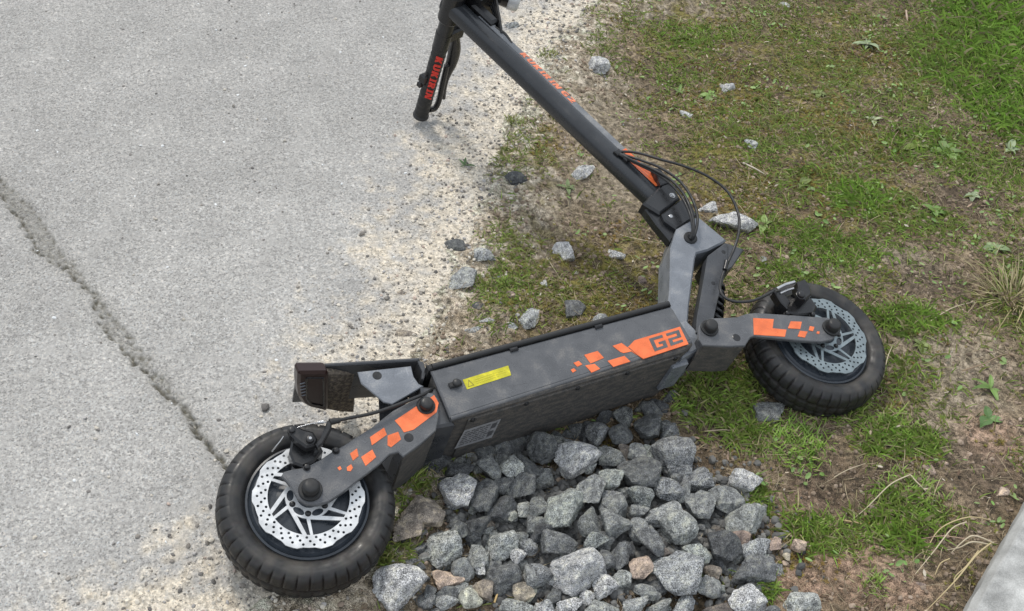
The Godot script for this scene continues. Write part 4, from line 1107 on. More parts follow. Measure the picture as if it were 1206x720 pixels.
func disc_mesh() -> Mesh:      # a drilled rotor, cut as solids
	var cmb := CSGCombiner3D.new()
	var add := func(poly: PackedVector2Array, depth: float, z: float, op: int) -> void:
		var g := CSGPolygon3D.new(); g.polygon = poly; g.depth = depth; g.position.z = z; g.operation = op
		cmb.add_child(g)
	var outer := PackedVector2Array()
	for i in 120:
		var a := TAU * i / 120.0
		outer.append(Vector2(cos(a), sin(a)) * (0.0770 + 0.0019 * (1.0 if sin(a * 10.0) > 0.35 else (-0.6 if sin(a * 10.0) < -0.35 else 0.0))))
	add.call(outer, 0.002, 0.0, CSGShape3D.OPERATION_UNION)
	add.call(circle2(Vector2.ZERO, 0.0575, 72), 0.01, 0.004, CSGShape3D.OPERATION_SUBTRACTION)
	for i in 30:
		var a := TAU * i / 30.0
		for k in 3:
			var r: float = [0.0612, 0.0665, 0.0718][k]
			add.call(circle2(Vector2(cos(a + k * 0.075), sin(a + k * 0.075)) * r, 0.0021, 7), 0.01, 0.004, CSGShape3D.OPERATION_SUBTRACTION)
	# hub ring and swept arms
	add.call(circle2(Vector2.ZERO, 0.0335, 40), 0.002, 0.0, CSGShape3D.OPERATION_UNION)
	for i in 6:
		var a := TAU * i / 6.0
		for k in 2:
			var u := Vector2(cos(a), sin(a)) * 0.031
			var ang: float = a + (1.02 if k == 0 else 0.12)
			var w := Vector2(cos(ang), sin(ang)) * 0.0595
			var d := (w - u).normalized(); var q := Vector2(-d.y, d.x) * (0.0025 if k == 0 else 0.0019)
			add.call(P2([u - q * 1.3, w - q, w + q, u + q * 1.3]), 0.0019 - k * 0.0001, -0.00005, CSGShape3D.OPERATION_UNION)
	for i in 6:
		var a := TAU * (i + 0.5) / 6.0
		var hole := PackedVector2Array()
		for k in 14:
			var t := TAU * k / 14.0
			hole.append((Vector2(0.0262, 0.0) + Vector2(cos(t) * 0.0050, sin(t) * 0.0088)).rotated(a))
		add.call(hole, 0.01, 0.004, CSGShape3D.OPERATION_SUBTRACTION)
	add.call(circle2(Vector2.ZERO, 0.017, 24), 0.01, 0.004, CSGShape3D.OPERATION_SUBTRACTION)
	add_child(cmb)
	for k in 3: await get_tree().process_frame
	var m: Mesh = cmb.bake_static_mesh()
	remove_child(cmb); cmb.free()
	return m

func wheel(called: String, xf: Transform3D, disc_mat: Material, turn: float, tyre: Mesh, disc: Mesh) -> void:
	var w := Node3D.new(); w.name = called; scooter.add_child(w, true); w.transform = xf
	obj("tyre", tyre, M.tyre, w, Transform3D(Basis(Vector3(0, 0, 1), turn), Vector3.ZERO))
	var b := mb()
	for s in [1.0, -1.0]:
		var pr := P2([Vector2(0.0885, 0.0245), Vector2(0.0875, 0.0275), Vector2(0.0845, 0.0285), Vector2(0.082, 0.0262), Vector2(0.079, 0.0300), Vector2(0.045, 0.0325), Vector2(0.036, 0.034), Vector2(0.034, 0.0415), Vector2(0.018, 0.0425), Vector2(0.012, 0.054), Vector2(0, 0.054)])
		if s < 0.0: for i in pr.size(): pr[i].y = -pr[i].y
		if s > 0.0: pr.reverse(); 
		b.lathe(pr, 56)
	obj("rim", b.mesh(), M.hub, w)
	var d := obj("brake_disc", disc, disc_mat, w, Transform3D(Basis(Vector3(0, 0, 1), turn * 0.7), Vector3(0, 0, 0.0440)))
	for i in 6:
		var a := TAU * (i + 0.0) / 6.0 + turn * 0.7
		nut("disc_bolt", Vector3(cos(a) * 0.026, sin(a) * 0.026, 0.0437), 0.0033, 0.004, M.plastic, w)

func build_scooter() -> void:
	scooter = thing("electric_scooter", "grey and orange electric scooter lying fallen on its side across the gravel", "scooter")
	scooter.transform = Transform3D(Basis(Vector3(0.8747, -0.0603, -0.4809), Vector3(-0.4413, 0.3109, -0.8418), Vector3(0.2003, 0.9485, 0.2453)), Vector3(-0.2825, 0.0683, -1.0675))
	var axv := Vector3(-0.3193, 0.9476, 0.0000); var axp := Vector3(0.9267, 0.0000, 0.0000)
	STEER = Transform3D(Basis.IDENTITY, axp) * Transform3D(Basis(axv, 0.04676), Vector3.ZERO) * Transform3D(Basis.IDENTITY, -axp)
	var barc := axp + axv * 0.9658
	# ---- deck
	var dk := mb()
	var side := P2([Vector2(0.2350, 0.1263), Vector2(0.6706, 0.1215), Vector2(0.6737, 0.0519), Vector2(0.2328, 0.0436)])
	var deck_body := P2([Vector2(0.236, 0.042), Vector2(0.262, 0.0385), Vector2(0.655, 0.0385), Vector2(0.674, 0.046), Vector2(0.674, 0.117), Vector2(0.236, 0.121)])
	dk.prism(deck_body, -0.100, 0.0655, 0.003)
	var deck := part("deck", dk, M.underside)
	var pn := mb(); pn.prism(side, 0.060, 0.0685, 0.0022)
	# rolled lower lip of the panel
	pn.tube(PackedVector3Array([Vector3(side[3].x + 0.001, side[3].y, 0.0635), Vector3(side[2].x - 0.001, side[2].y, 0.0635)]), PackedFloat32Array([0.0045]), 10)
	part("side_panel", pn, M.grey_paint, deck)
	var mat_b := mb()
	var q0 := side[0]; var q1 := side[1]
	mat_b.prism(P2([q0 + Vector2(-0.003, 0.0005), q1 + Vector2(0.001, 0.0005), q1 + Vector2(0.001, 0.0095), q0 + Vector2(-0.003, 0.0105)]), -0.098, 0.0705, 0.0022)
	part("deck_mat", mat_b, M.rubber, deck)
	var edge_b := mb(); edge_b.tube(PackedVector3Array([Vector3(q0.x + 0.004, q0.y + 0.005, 0.0695), Vector3(q1.x - 0.002, q1.y + 0.005, 0.0695)]), PackedFloat32Array([0.0048]), 12)
	part("mat_edge", edge_b, M.rubber, deck)
	for cpt: Vector2 in [Vector2(0.3755, 0.1206), Vector2(0.5294, 0.1190)]:
		var cb := mb(); cb.box(Vector3(cpt.x, cpt.y + 0.002, 0.0705), Vector3(0.014, 0.007, 0.006), Basis.IDENTITY, 0.002)
		part("mat_clip", cb, M.plastic, deck)
	# orange checks and the model mark
	for poly in [
		[Vector2(0.5765, 0.0799), Vector2(0.6658, 0.0806), Vector2(0.6634, 0.0466), Vector2(0.5747, 0.0444), Vector2(0.5685, 0.0535), Vector2(0.5618, 0.0697), Vector2(0.5590, 0.0713)],
		[Vector2(0.5356, 0.0812), Vector2(0.5529, 0.0818), Vector2(0.5591, 0.0708), Vector2(0.5681, 0.0533), Vector2(0.5616, 0.0628), Vector2(0.5475, 0.0638), Vector2(0.5431, 0.0674)],
		[Vector2(0.5146, 0.0587), Vector2(0.5463, 0.0587), Vector2(0.5510, 0.0465), Vector2(0.5191, 0.0460)],
		[Vector2(0.4823, 0.0799), Vector2(0.5071, 0.0801), Vector2(0.5114, 0.0654), Vector2(0.4854, 0.0627)],
		[Vector2(0.4752, 0.0620), Vector2(0.4914, 0.0601), Vector2(0.4961, 0.0493), Vector2(0.4794, 0.0472)],
		[Vector2(0.4586, 0.0720), Vector2(0.4686, 0.0727), Vector2(0.4715, 0.0653), Vector2(0.4615, 0.0636)],
		[Vector2(0.4488, 0.0619), Vector2(0.4548, 0.0631), Vector2(0.4570, 0.0579), Vector2(0.4497, 0.0563)]]:
		decal("orange_mark", P2(poly), 0.0685, M.orange, deck, 0.0006 + poly[0].x * 0.0004)
	var lc: Array = [Vector2(0.6004, 0.0753), Vector2(0.6616, 0.0756), Vector2(0.6578, 0.0531), Vector2(0.5986, 0.0508)]
	var lb := mb()
	var seg := func(x0: float, y0: float, x1: float, y1: float) -> void:
		var pp := PackedVector2Array()
		for uvp in [Vector2(x0, y0), Vector2(x1, y0), Vector2(x1, y1), Vector2(x0, y1)]:
			pp.append((lc[0] as Vector2).lerp(lc[1], uvp.x).lerp((lc[3] as Vector2).lerp(lc[2], uvp.x), uvp.y))
		lb.prism(pp, 0.0690, 0.0698)
	var w := 0.075
	seg.call(0.02, 0.0, 0.44, 0.2); seg.call(0.02, 0.2, 0.02 + w * 1.5, 0.8); seg.call(0.02, 0.8, 0.46, 1.0); seg.call(0.46 - w * 1.5, 0.45, 0.46, 0.8); seg.call(0.24, 0.45, 0.46 - w * 1.5, 0.62)
	seg.call(0.56, 0.0, 0.98, 0.2); seg.call(0.98 - w * 1.5, 0.2, 0.98, 0.42); seg.call(0.56, 0.42, 0.98, 0.6); seg.call(0.56, 0.6, 0.56 + w * 1.5, 0.8); seg.call(0.56, 0.8, 0.98, 1.0)
	part("model_lettering", lb, M.grey_paint, deck)
	# yellow warning label with its small triangle and print
	var yl: Array = [Vector2(0.2760, 0.0967), Vector2(0.3550, 0.0986), Vector2(0.3524, 0.0815), Vector2(0.2760, 0.0793)]
	decal("yellow_label", P2(yl), 0.0685, M.yellow, deck)
	var pb := mb()
	var at_l := func(u: float, v: float) -> Vector2: return (yl[0] as Vector2).lerp(yl[1], u).lerp((yl[3] as Vector2).lerp(yl[2], u), v)
	for r in 3:
		for k in 11:
			var u0 := 0.24 + k * 0.064
			if r == 2 and k > 7: continue
			pb.prism(P2([at_l.call(u0, 0.28 + r * 0.2), at_l.call(u0 + 0.045, 0.28 + r * 0.2), at_l.call(u0 + 0.045, 0.34 + r * 0.2), at_l.call(u0, 0.34 + r * 0.2)]), 0.069, 0.0696)
	part("label_print", pb, M.yellow_print, deck)
	var wt := mb()
	for e in [[0.11, 0.2, 0.05, 0.8], [0.05, 0.8, 0.17, 0.8], [0.17, 0.8, 0.11, 0.2]]:
		var a: Vector2 = at_l.call(e[0], e[1]); var b2: Vector2 = at_l.call(e[2], e[3])
		var nn := (b2 - a).orthogonal().normalized() * 0.0005
		wt.prism(P2([a - nn, b2 - nn, b2 + nn, a + nn]), 0.069, 0.0697)
	part("warning_triangle", wt, M.yellow_dark, deck)
	# charging socket cap
	var cc: Vector2 = Vector2(0.2621, 0.0921)
	var cp := mb()
	cp.prism(P2([cc + Vector2(-0.011, -0.004), cc + Vector2(0.004, -0.0055), cc + Vector2(0.010, -0.003), cc + Vector2(0.010, 0.003), cc + Vector2(0.004, 0.0055), cc + Vector2(-0.011, 0.004)]), 0.068, 0.0735, 0.0015)
	cp.lathe(P2([Vector2(0.0065, 0.0), Vector2(0.0065, 0.004), Vector2(0.0045, 0.006), Vector2(0, 0.006)]), 18, Transform3D(Basis.IDENTITY, Vector3(cc.x + 0.001, cc.y, 0.072)), true)
	part("charging_cap", cp, M.rubber, deck)
	# underside: dirty plate, sticker, bolts
	var up := mb(); up.box(Vector3(0.455, 0.0378, -0.012), Vector3(0.385, 0.004, 0.135), Basis.IDENTITY, 0.0012)
	part("battery_cover", up, M.underside, deck)
	var stk: Array = [Vector2(0.2626, 0.0232), Vector2(0.3249, 0.0244), Vector2(0.3238, -0.0395), Vector2(0.2581, -0.0388)]
	var sb := mb()
	sb.quad(Vector3(stk[0].x, 0.0352, stk[0].y), Vector3(stk[1].x, 0.0352, stk[1].y), Vector3(stk[2].x, 0.0352, stk[2].y), Vector3(stk[3].x, 0.0352, stk[3].y), Vector3(0, -1, 0))
	part("rating_sticker", sb, M.sticker, deck)
	var sp := mb()
	var at_s := func(u: float, v: float) -> Vector3:
		var g: Vector2 = (stk[0] as Vector2).lerp(stk[1], u).lerp((stk[3] as Vector2).lerp(stk[2], u), v)
		return Vector3(g.x, 0.0349, g.y)
	for r in 7:
		var x0 := 0.06
		while x0 < 0.72:
			var ln := 0.06 + fposmod(r * 0.37 + x0 * 3.1, 0.11)
			var y0 := 0.12 + r * 0.115
			sp.quad(at_s.call(x0, y0), at_s.call(x0 + ln, y0), at_s.call(x0 + ln, y0 + 0.05), at_s.call(x0, y0 + 0.05), Vector3(0, -1, 0))
			x0 += ln + 0.03
	for r in 2:
		sp.quad(at_s.call(0.80, 0.12 + r * 0.42), at_s.call(0.94, 0.12 + r * 0.42), at_s.call(0.94, 0.40 + r * 0.42), at_s.call(0.80, 0.40 + r * 0.42), Vector3(0, -1, 0))
	part("sticker_print", sp, M.sticker_print, deck)
	for k in 5:
		nut_down("deck_bolt", Vector3(0.27 + k * 0.092, 0.0365, 0.052), deck)
	# front bracket blocks under the deck
	var fb := mb()
	fb.prism(P2([Vector2(0.655, 0.036), Vector2(0.700, 0.044), Vector2(0.712, 0.062), Vector2(0.700, 0.10), Vector2(0.66, 0.10)]), -0.055, 0.045, 0.003)
	fb.prism(P2([Vector2(0.640, 0.030), Vector2(0.672, 0.030), Vector2(0.676, 0.05), Vector2(0.640, 0.05)]), -0.05, 0.03, 0.003)
	part("front_bracket", fb, M.grey_light, deck)
	var rb := mb()
	rb.prism(P2([Vector2(0.196, 0.050), Vector2(0.205, 0.040), Vector2(0.240, 0.036), Vector2(0.245, 0.10), Vector2(0.215, 0.112)]), -0.085, 0.056, 0.004)
	part("rear_bracket", rb, M.grey_dark, deck)
	# ---- rear swingarm
	var ra := mb()
	var plate: Array = [Vector2(0.2290, 0.0797), Vector2(0.2252, 0.0907), Vector2(0.2161, 0.0959), Vector2(0.2033, 0.0916), Vector2(0.1568, 0.0816), Vector2(0.1172, 0.0657), Vector2(0.0686, 0.0513), Vector2(0.0475, 0.0462), Vector2(0.0330, 0.0412), Vector2(0.0141, 0.0377), Vector2(0.0022, 0.0361), Vector2(-0.0120, 0.0381), Vector2(-0.0255, 0.0385), Vector2(-0.0309, 0.0335), Vector2(-0.0267, 0.0239), Vector2(-0.0227, 0.0104), Vector2(-0.0199, -0.0067), Vector2(-0.0116, -0.0182), Vector2(0.0026, -0.0237), Vector2(0.0184, -0.0244), Vector2(0.0438, -0.0168), Vector2(0.0750, -0.0047), Vector2(0.1059, 0.0066), Vector2(0.1262, 0.0168), Vector2(0.1392, 0.0161), Vector2(0.1435, 0.0068), Vector2(0.1746, 0.0174), Vector2(0.2055, 0.0314), Vector2(0.2193, 0.0528)]
	ra.prism(P2(plate), 0.057, 0.0648, 0.0014)
	for s in [0]:
		var far_plate := PackedVector2Array(plate)
		ra.prism(far_plate, -0.066, -0.058, 0.0014)
	ra.prism(P2([Vector2(0.2066, 0.0345), Vector2(0.1731, 0.0192), Vector2(0.1463, 0.0093), Vector2(0.1453, 0.0340), Vector2(0.1844, 0.0505), Vector2(0.2109, 0.0718)]), -0.0575, 0.0568, 0.002)
	var arm := part("rear_swingarm", ra, M.grey_paint)
	var ru := mb()      # dirt-caked underside of the arm's box
	ru.prism_t(P2([Vector2(0.2070, 0.0322), Vector2(0.1745, 0.0178), Vector2(0.1446, 0.0068), Vector2(0.1444, 0.0114), Vector2(0.1743, 0.0224), Vector2(0.2059, 0.0362)]), -0.062, 0.0605, 0.0, Transform3D.IDENTITY)
	part("arm_underside", ru, M.underside, arm)
	for poly in [
		[Vector2(0.1527, 0.0652), Vector2(0.1915, 0.0774), Vector2(0.2106, 0.0819), Vector2(0.2251, 0.0870), Vector2(0.2266, 0.0726), Vector2(0.2176, 0.0590), Vector2(0.1739, 0.0428), Vector2(0.1585, 0.0431), Vector2(0.1569, 0.0526)],
		[Vector2(0.1084, 0.0512), Vector2(0.1335, 0.0591), Vector2(0.1333, 0.0472), Vector2(0.1064, 0.0380)],
		[Vector2(0.1340, 0.0458), Vector2(0.1509, 0.0466), Vector2(0.1503, 0.0337), Vector2(0.1319, 0.0265), Vector2(0.1280, 0.0309)],
		[Vector2(0.0850, 0.0255), Vector2(0.1046, 0.0315), Vector2(0.1056, 0.0187), Vector2(0.0863, 0.0102)],
		[Vector2(0.0719, 0.0356), Vector2(0.0842, 0.0401), Vector2(0.0823, 0.0282), Vector2(0.0721, 0.0238)],
		[Vector2(0.0602, 0.0169), Vector2(0.0676, 0.0194), Vector2(0.0682, 0.0134), Vector2(0.0631, 0.0094), Vector2(0.0587, 0.0116)],
		[Vector2(0.0473, 0.0203), Vector2(0.0520, 0.0216), Vector2(0.0524, 0.0168), Vector2(0.0484, 0.0154)]]:
		decal("orange_mark", P2(poly), 0.0648, M.orange, arm)
	var hb := mb(); var hc: Vector2 = Vector2(0.1624, 0.0330)
	hb.lathe(P2([Vector2(0, 0.0653), Vector2(0.0062, 0.0653), Vector2(0.0072, 0.0648), Vector2(0.0074, 0.064)]), 20, Transform3D(Basis.IDENTITY, Vector3(hc.x, hc.y, 0)))
	part("drain_hole", hb, M.plastic, arm)
	var pv: Vector2 = Vector2(0.2063, 0.0738)
	nut("pivot_bolt", Vector3(pv.x, pv.y, 0.0645), 0.0105, 0.014, M.rubber, arm)
	nut("axle_nut", Vector3(0.0, 0.0, 0.0645), 0.0125, 0.020, M.rubber, arm)
	for bp: Vector2 in [Vector2(0.0066, 0.0346), Vector2(0.0543, 0.0460)]:
		nut("caliper_bolt", Vector3(bp.x, bp.y, 0.0645), 0.0042, 0.006, M.plastic, arm)
	# ---- rear brake caliper
	var rc := mb()
	rc.prism(P2([Vector2(-0.0034, 0.0924), Vector2(0.0083, 0.0935), Vector2(0.0161, 0.0833), Vector2(0.0284, 0.0750), Vector2(0.0305, 0.0631), Vector2(0.0247, 0.0538), Vector2(0.0110, 0.0541), Vector2(0.0028, 0.0665), Vector2(-0.0039, 0.0799)]), 0.070, 0.088, 0.003)
	rc.prism(P2([Vector2(0.0003, 0.0812), Vector2(0.0151, 0.0877), Vector2(0.0352, 0.0684), Vector2(0.0367, 0.0510), Vector2(0.0196, 0.0385), Vector2(0.0013, 0.0363), Vector2(-0.0094, 0.0453), Vector2(-0.0095, 0.0634)]), 0.030, 0.068, 0.003)
	rc.prism(P2([Vector2(-0.0028, 0.0386), Vector2(-0.0101, 0.0466), Vector2(-0.0184, 0.0328), Vector2(-0.0095, 0.0189), Vector2(0.0064, 0.0218), Vector2(0.0130, 0.0334)]), 0.034, 0.060, 0.003)
	var cal := part("rear_caliper", rc, M.plastic)
	var rl := mb(); rl.prism(P2([Vector2(0.0235, 0.0536), Vector2(0.0329, 0.0589), Vector2(0.0514, 0.0825), Vector2(0.0588, 0.0815), Vector2(0.0531, 0.0692), Vector2(0.0337, 0.0503), Vector2(0.0247, 0.0463)]), 0.082, 0.094, 0.002)
	part("caliper_lever", rl, M.plastic, cal)
	var c1: Vector2 = Vector2(0.0196, 0.0639); var c2: Vector2 = Vector2(0.0005, 0.0858)
	nut("caliper_screw", Vector3(c1.x, c1.y, 0.087), 0.006, 0.006, M.plastic, cal); nut("caliper_screw", Vector3(c2.x, c2.y, 0.087), 0.0048, 0.005, M.plastic, cal)
	var sc2 := mb(); sc2.lathe(P2([Vector2(0.0022, 0.0), Vector2(0.0022, 0.0006), Vector2(0, 0.0006)]), 10, Transform3D(Basis.IDENTITY, Vector3(c1.x, c1.y, 0.0932)))
	part("screw_head", sc2, M.bolt, cal)
	var sw := mb(); sw.tube(curve([Vector3(-0.0122, 0.0823, 0.0840), Vector3(-0.0179, 0.0789, 0.0780), Vector3(-0.0258, 0.0758, 0.0700), Vector3(-0.0303, 0.0754, 0.0600)]), PackedFloat32Array([0.0011]), 6)
	part("cable_end", sw, M.bolt, cal)
	var iw := mb(); iw.tube(curve([Vector3(0.0091, 0.0873, 0.0880), Vector3(0.0287, 0.0862, 0.0900), Vector3(0.0495, 0.0813, 0.0920)]), PackedFloat32Array([0.0009]), 6)
	part("inner_wire", iw, M.bolt, cal)
	var fe := mb(); fe.tube(PackedVector3Array([Vector3(0.0382, 0.0848, 0.0910), Vector3(0.0463, 0.0828, 0.0920)]), PackedFloat32Array([0.0028]), 8)
	part("ferrule", fe, M.bolt, cal)
	var fe2 := mb(); fe2.tube(PackedVector3Array([Vector3(0.0541, 0.0798, 0.0920), Vector3(0.0695, 0.0793, 0.0900)]), PackedFloat32Array([0.0048, 0.004]), 10)
	part("cable_boot", fe2, M.rubber, cal)
	var rcab := mb(); rcab.tube(curve([Vector3(0.0642, 0.0793, 0.0910), Vector3(0.0852, 0.0792, 0.0880), Vector3(0.1160, 0.0791, 0.0820), Vector3(0.1480, 0.0814, 0.0780), Vector3(0.1802, 0.0860, 0.0740), Vector3(0.2083, 0.0918, 0.0680), Vector3(0.2362, 0.1040, 0.0500)]), PackedFloat32Array([0.0026]), 8)
	part("rear_brake_cable", rcab, M.rubber)
	# ---- rear fender with foot plate and tail lamp
	var f0: Vector2 = Vector2(0.0524, 0.1975); var f1: Vector2 = Vector2(0.2319, 0.1559)
	var fd := (f1 - f0).normalized(); var fn := Vector2(-fd.y, fd.x)
	var pl := mb()
	pl.prism(P2([f0 - fd * 0.002, f1, f1 + fn * 0.0055, f0 + fn * 0.0055 - fd * 0.002]), -0.06, 0.052, 0.0018)
	var fend := part("rear_fender", pl, M.grey_dark)
	var fl := mb(); fl.prism(P2([Vector2(0.1338, 0.1657), Vector2(0.2159, 0.1514), Vector2(0.2127, 0.1329), Vector2(0.2155, 0.1189), Vector2(0.2216, 0.1131), Vector2(0.1643, 0.0984), Vector2(0.1534, 0.1056), Vector2(0.1321, 0.1463)]), 0.046, 0.0505, 0.001)
	part("side_flange", fl, M.grey_light, fend)
	var fh := mb(); var fhc: Vector2 = Vector2(0.1598, 0.1509)
	fh.lathe(P2([Vector2(0, 0.0509), Vector2(0.0068, 0.0509), Vector2(0.0072, 0.0505), Vector2(0.0072, 0.05)]), 20, Transform3D(Basis.IDENTITY, Vector3(fhc.x, fhc.y, 0)))
	part("flange_hole", fh, M.plastic, fend)
	var ub := mb()
	var under := Transform3D(Basis(Vector3(1, 0, 0), Vector3(0, 0, 1), Vector3(0, -1, 0)), Vector3.ZERO)
	ub.prism_t(P2([Vector2(0.0869, 0.0496), Vector2(0.1421, 0.0208), Vector2(0.1472, -0.0420), Vector2(0.1537, -0.1182), Vector2(0.1250, -0.0986), Vector2(0.0996, -0.0751)]), -0.190, -0.178, 0.003, under)
	part("mud_plate", ub, M.mud, fend)
	var gb := mb()
	gb.prism(P2([f1 - fd * 0.055 - fn * 0.05, f1 - fd * 0.03 - fn * 0.052, f1 - fd * 0.004 - fn * 0.01, f1 - fn * 0.001, f1 - fd * 0.05 - fn * 0.001]), -0.058, -0.053, 0.001)
	part("side_flange", gb, M.grey_dark, fend)
	var eb := mb(); eb.prism(P2([f1 - fd * 0.004 + fn * 0.003, f1 + fd * 0.006 - fn * 0.002, f1 + fd * 0.008 - fn * 0.02, f1 + fd * 0.002 - fn * 0.032, f1 - fd * 0.002 - fn * 0.031, f1 + fd * 0.001 - fn * 0.018]), -0.058, 0.050, 0.001)
	part("front_lip", eb, M.grey_dark, fend)
	var tl := mb(); tl.prism_t(P2([Vector2(0.0390, 0.0832), Vector2(0.0412, 0.0487), Vector2(0.0464, 0.0087), Vector2(0.0537, -0.0146), Vector2(0.0665, -0.0358), Vector2(0.0958, -0.0655), Vector2(0.1007, -0.0583), Vector2(0.0884, 0.0598), Vector2(0.0850, 0.0667), Vector2(0.0412, 0.0883)]), -0.191, -0.170, 0.004, under)
	var lamp := part("tail_lamp", tl, M.lamp, fend)
	var lr := mb()      # raised bezel round the lens
	var lens_o: Array = [Vector2(0.0530, 0.0673), Vector2(0.0588, 0.0008), Vector2(0.0675, -0.0206), Vector2(0.0902, -0.0420), Vector2(0.0808, 0.0526)]
	for k in 5:
		var a: Vector2 = lens_o[k]; var b3: Vector2 = lens_o[(k + 1) % 5]
		lr.tube(PackedVector3Array([Vector3(a.x, 0.1698, a.y), Vector3(b3.x, 0.1698, b3.y)]), PackedFloat32Array([0.0016]), 8)
	part("lamp_bezel", lr, M.plastic, lamp)
	var rbm := mb()
	for rp: Vector2 in [Vector2(0.0460, 0.0539), Vector2(0.0472, 0.0441), Vector2(0.0485, 0.0342), Vector2(0.0502, 0.0240), Vector2(0.0521, 0.0136)]:
		rbm.box(Vector3(rp.x + 0.002, 0.1698, rp.y), Vector3(0.008, 0.0016, 0.0022), Basis.IDENTITY, 0.0005)
	part("lamp_rib", rbm, M.grey_light, fend)
	# ---- neck
	var nk := mb()
	nk.prism(P2([Vector2(0.7860, 0.2819), Vector2(0.8415, 0.2967), Vector2(0.8681, 0.2348), Vector2(0.8581, 0.2307), Vector2(0.8206, 0.2236), Vector2(0.7967, 0.2235), Vector2(0.7875, 0.2137), Vector2(0.7271, 0.1296), Vector2(0.6908, 0.0732), Vector2(0.6519, 0.0848), Vector2(0.7097, 0.1706), Vector2(0.7541, 0.2474)]), -0.034, 0.034, 0.003)
	var neck := part("neck", nk, M.grey_light)
	var gr := mb(); var gc: Vector2 = Vector2(0.8009, 0.2562)
	gr.lathe(P2([Vector2(0.0125, 0.0335), Vector2(0.0125, 0.0365), Vector2(0.0105, 0.0385), Vector2(0.007, 0.0385), Vector2(0.006, 0.046), Vector2(0, 0.046)]), 24, Transform3D(Basis.IDENTITY, Vector3(gc.x, gc.y, 0)))
	part("grommet", gr, M.rubber, neck)
	# ---- fork bracket below the head tube (turns with the bars)
	var fk := mb()
	var fpoly: Array = [Vector2(0.8052, 0.2074), Vector2(0.8533, 0.2247), Vector2(0.8587, 0.2195), Vector2(0.8395, 0.1914), Vector2(0.8054, 0.1509), Vector2(0.7764, 0.1214), Vector2(0.7434, 0.0833), Vector2(0.7175, 0.0655), Vector2(0.6993, 0.0704), Vector2(0.7170, 0.0974), Vector2(0.7579, 0.1481)]
	fk.prism(P2(fpoly), 0.016, 0.040, 0.0012)
	fk.prism(P2([Vector2(0.8134, 0.2130), Vector2(0.8618, 0.2304), Vector2(0.8910, 0.2077), Vector2(0.8459, 0.1782), Vector2(0.8320, 0.1741), Vector2(0.8107, 0.1946)]), -0.0338, 0.0338, 0.002)
	var fork := part("fork_bracket", fk, M.grey_dark, null, true)
	for hp: Vector2 in [Vector2(0.8410, 0.2085), Vector2(0.7847, 0.1526)]:
		var hm := mb(); hm.lathe(P2([Vector2(0, 0.0405), Vector2(0.0036, 0.0405), Vector2(0.004, 0.04)]), 12, Transform3D(Basis.IDENTITY, Vector3(hp.x, hp.y, 0)))
		part("bracket_hole", hm, M.plastic, fork)
	var sk := mb()
	var s0: Vector2 = Vector2(0.8217, 0.1678); var s1: Vector2 = Vector2(0.7538, 0.0675)
	var spr := PackedVector3Array()
	for k in 90:
		var t := k / 89.0; var base2 := s0.lerp(s1, t)
		var dd := (s1 - s0).normalized(); var qq := dd.orthogonal()
		var a := TAU * 8.0 * t
		var o2 := base2 + qq * cos(a) * 0.012
		spr.append(Vector3(o2.x, o2.y, sin(a) * 0.012))
	sk.tube(spr, PackedFloat32Array([0.0035]), 8)
	sk.tube(PackedVector3Array([Vector3(s0.x, s0.y, 0), Vector3(s1.x, s1.y, 0)]), PackedFloat32Array([0.009]), 14)
	part("shock_absorber", sk, M.plastic, null, true)
	# ---- front swingarm
	var fa := mb()
	var fp: Array = [Vector2(0.6855, 0.0578), Vector2(0.6949, 0.0708), Vector2(0.7071, 0.0766), Vector2(0.7219, 0.0779), Vector2(0.7421, 0.0732), Vector2(0.7705, 0.0671), Vector2(0.7930, 0.0684), Vector2(0.8096, 0.0658), Vector2(0.8704, 0.0453), Vector2(0.9396, 0.0211), Vector2(0.9509, 0.0123), Vector2(0.9494, -0.0009), Vector2(0.9374, -0.0138), Vector2(0.9202, -0.0207), Vector2(0.8984, -0.0192), Vector2(0.8632, -0.0075), Vector2(0.7818, 0.0248), Vector2(0.7722, 0.0239), Vector2(0.7543, 0.0124), Vector2(0.7263, 0.0185), Vector2(0.6798, 0.0337), Vector2(0.6792, 0.0458)]
	fa.prism(P2(fp), 0.057, 0.0648, 0.0014)
	fa.prism(P2([Vector2(0.6886, 0.0552), Vector2(0.7116, 0.0732), Vector2(0.7672, 0.0655), Vector2(0.7901, 0.0558), Vector2(0.7715, 0.0292), Vector2(0.7554, 0.0163), Vector2(0.7295, 0.0217), Vector2(0.6845, 0.0366)]), -0.016, 0.0568, 0.002)
	var farm := part("front_swingarm", fa, M.grey_paint, null, true)
	var fx := mb(); fx.prism(P2([Vector2(0.9435, 0.1206), Vector2(0.9834, 0.1042), Vector2(1.0587, 0.0779), Vector2(1.0709, 0.0683), Vector2(1.0693, 0.0540), Vector2(1.0563, 0.0399), Vector2(1.0375, 0.0324), Vector2(1.0139, 0.0340), Vector2(0.9756, 0.0468), Vector2(0.9118, 0.0714)]), -0.066, -0.058, 0.0014)
	part("far_arm_plate", fx, M.grey_dark, farm)
	var fu := mb(); fu.prism(P2([Vector2(0.6839, 0.0385), Vector2(0.7304, 0.0232), Vector2(0.7570, 0.0176), Vector2(0.7528, 0.0122), Vector2(0.7268, 0.0173), Vector2(0.6805, 0.0328)]), -0.014, 0.0607)
	part("arm_underside", fu, M.underside, farm)
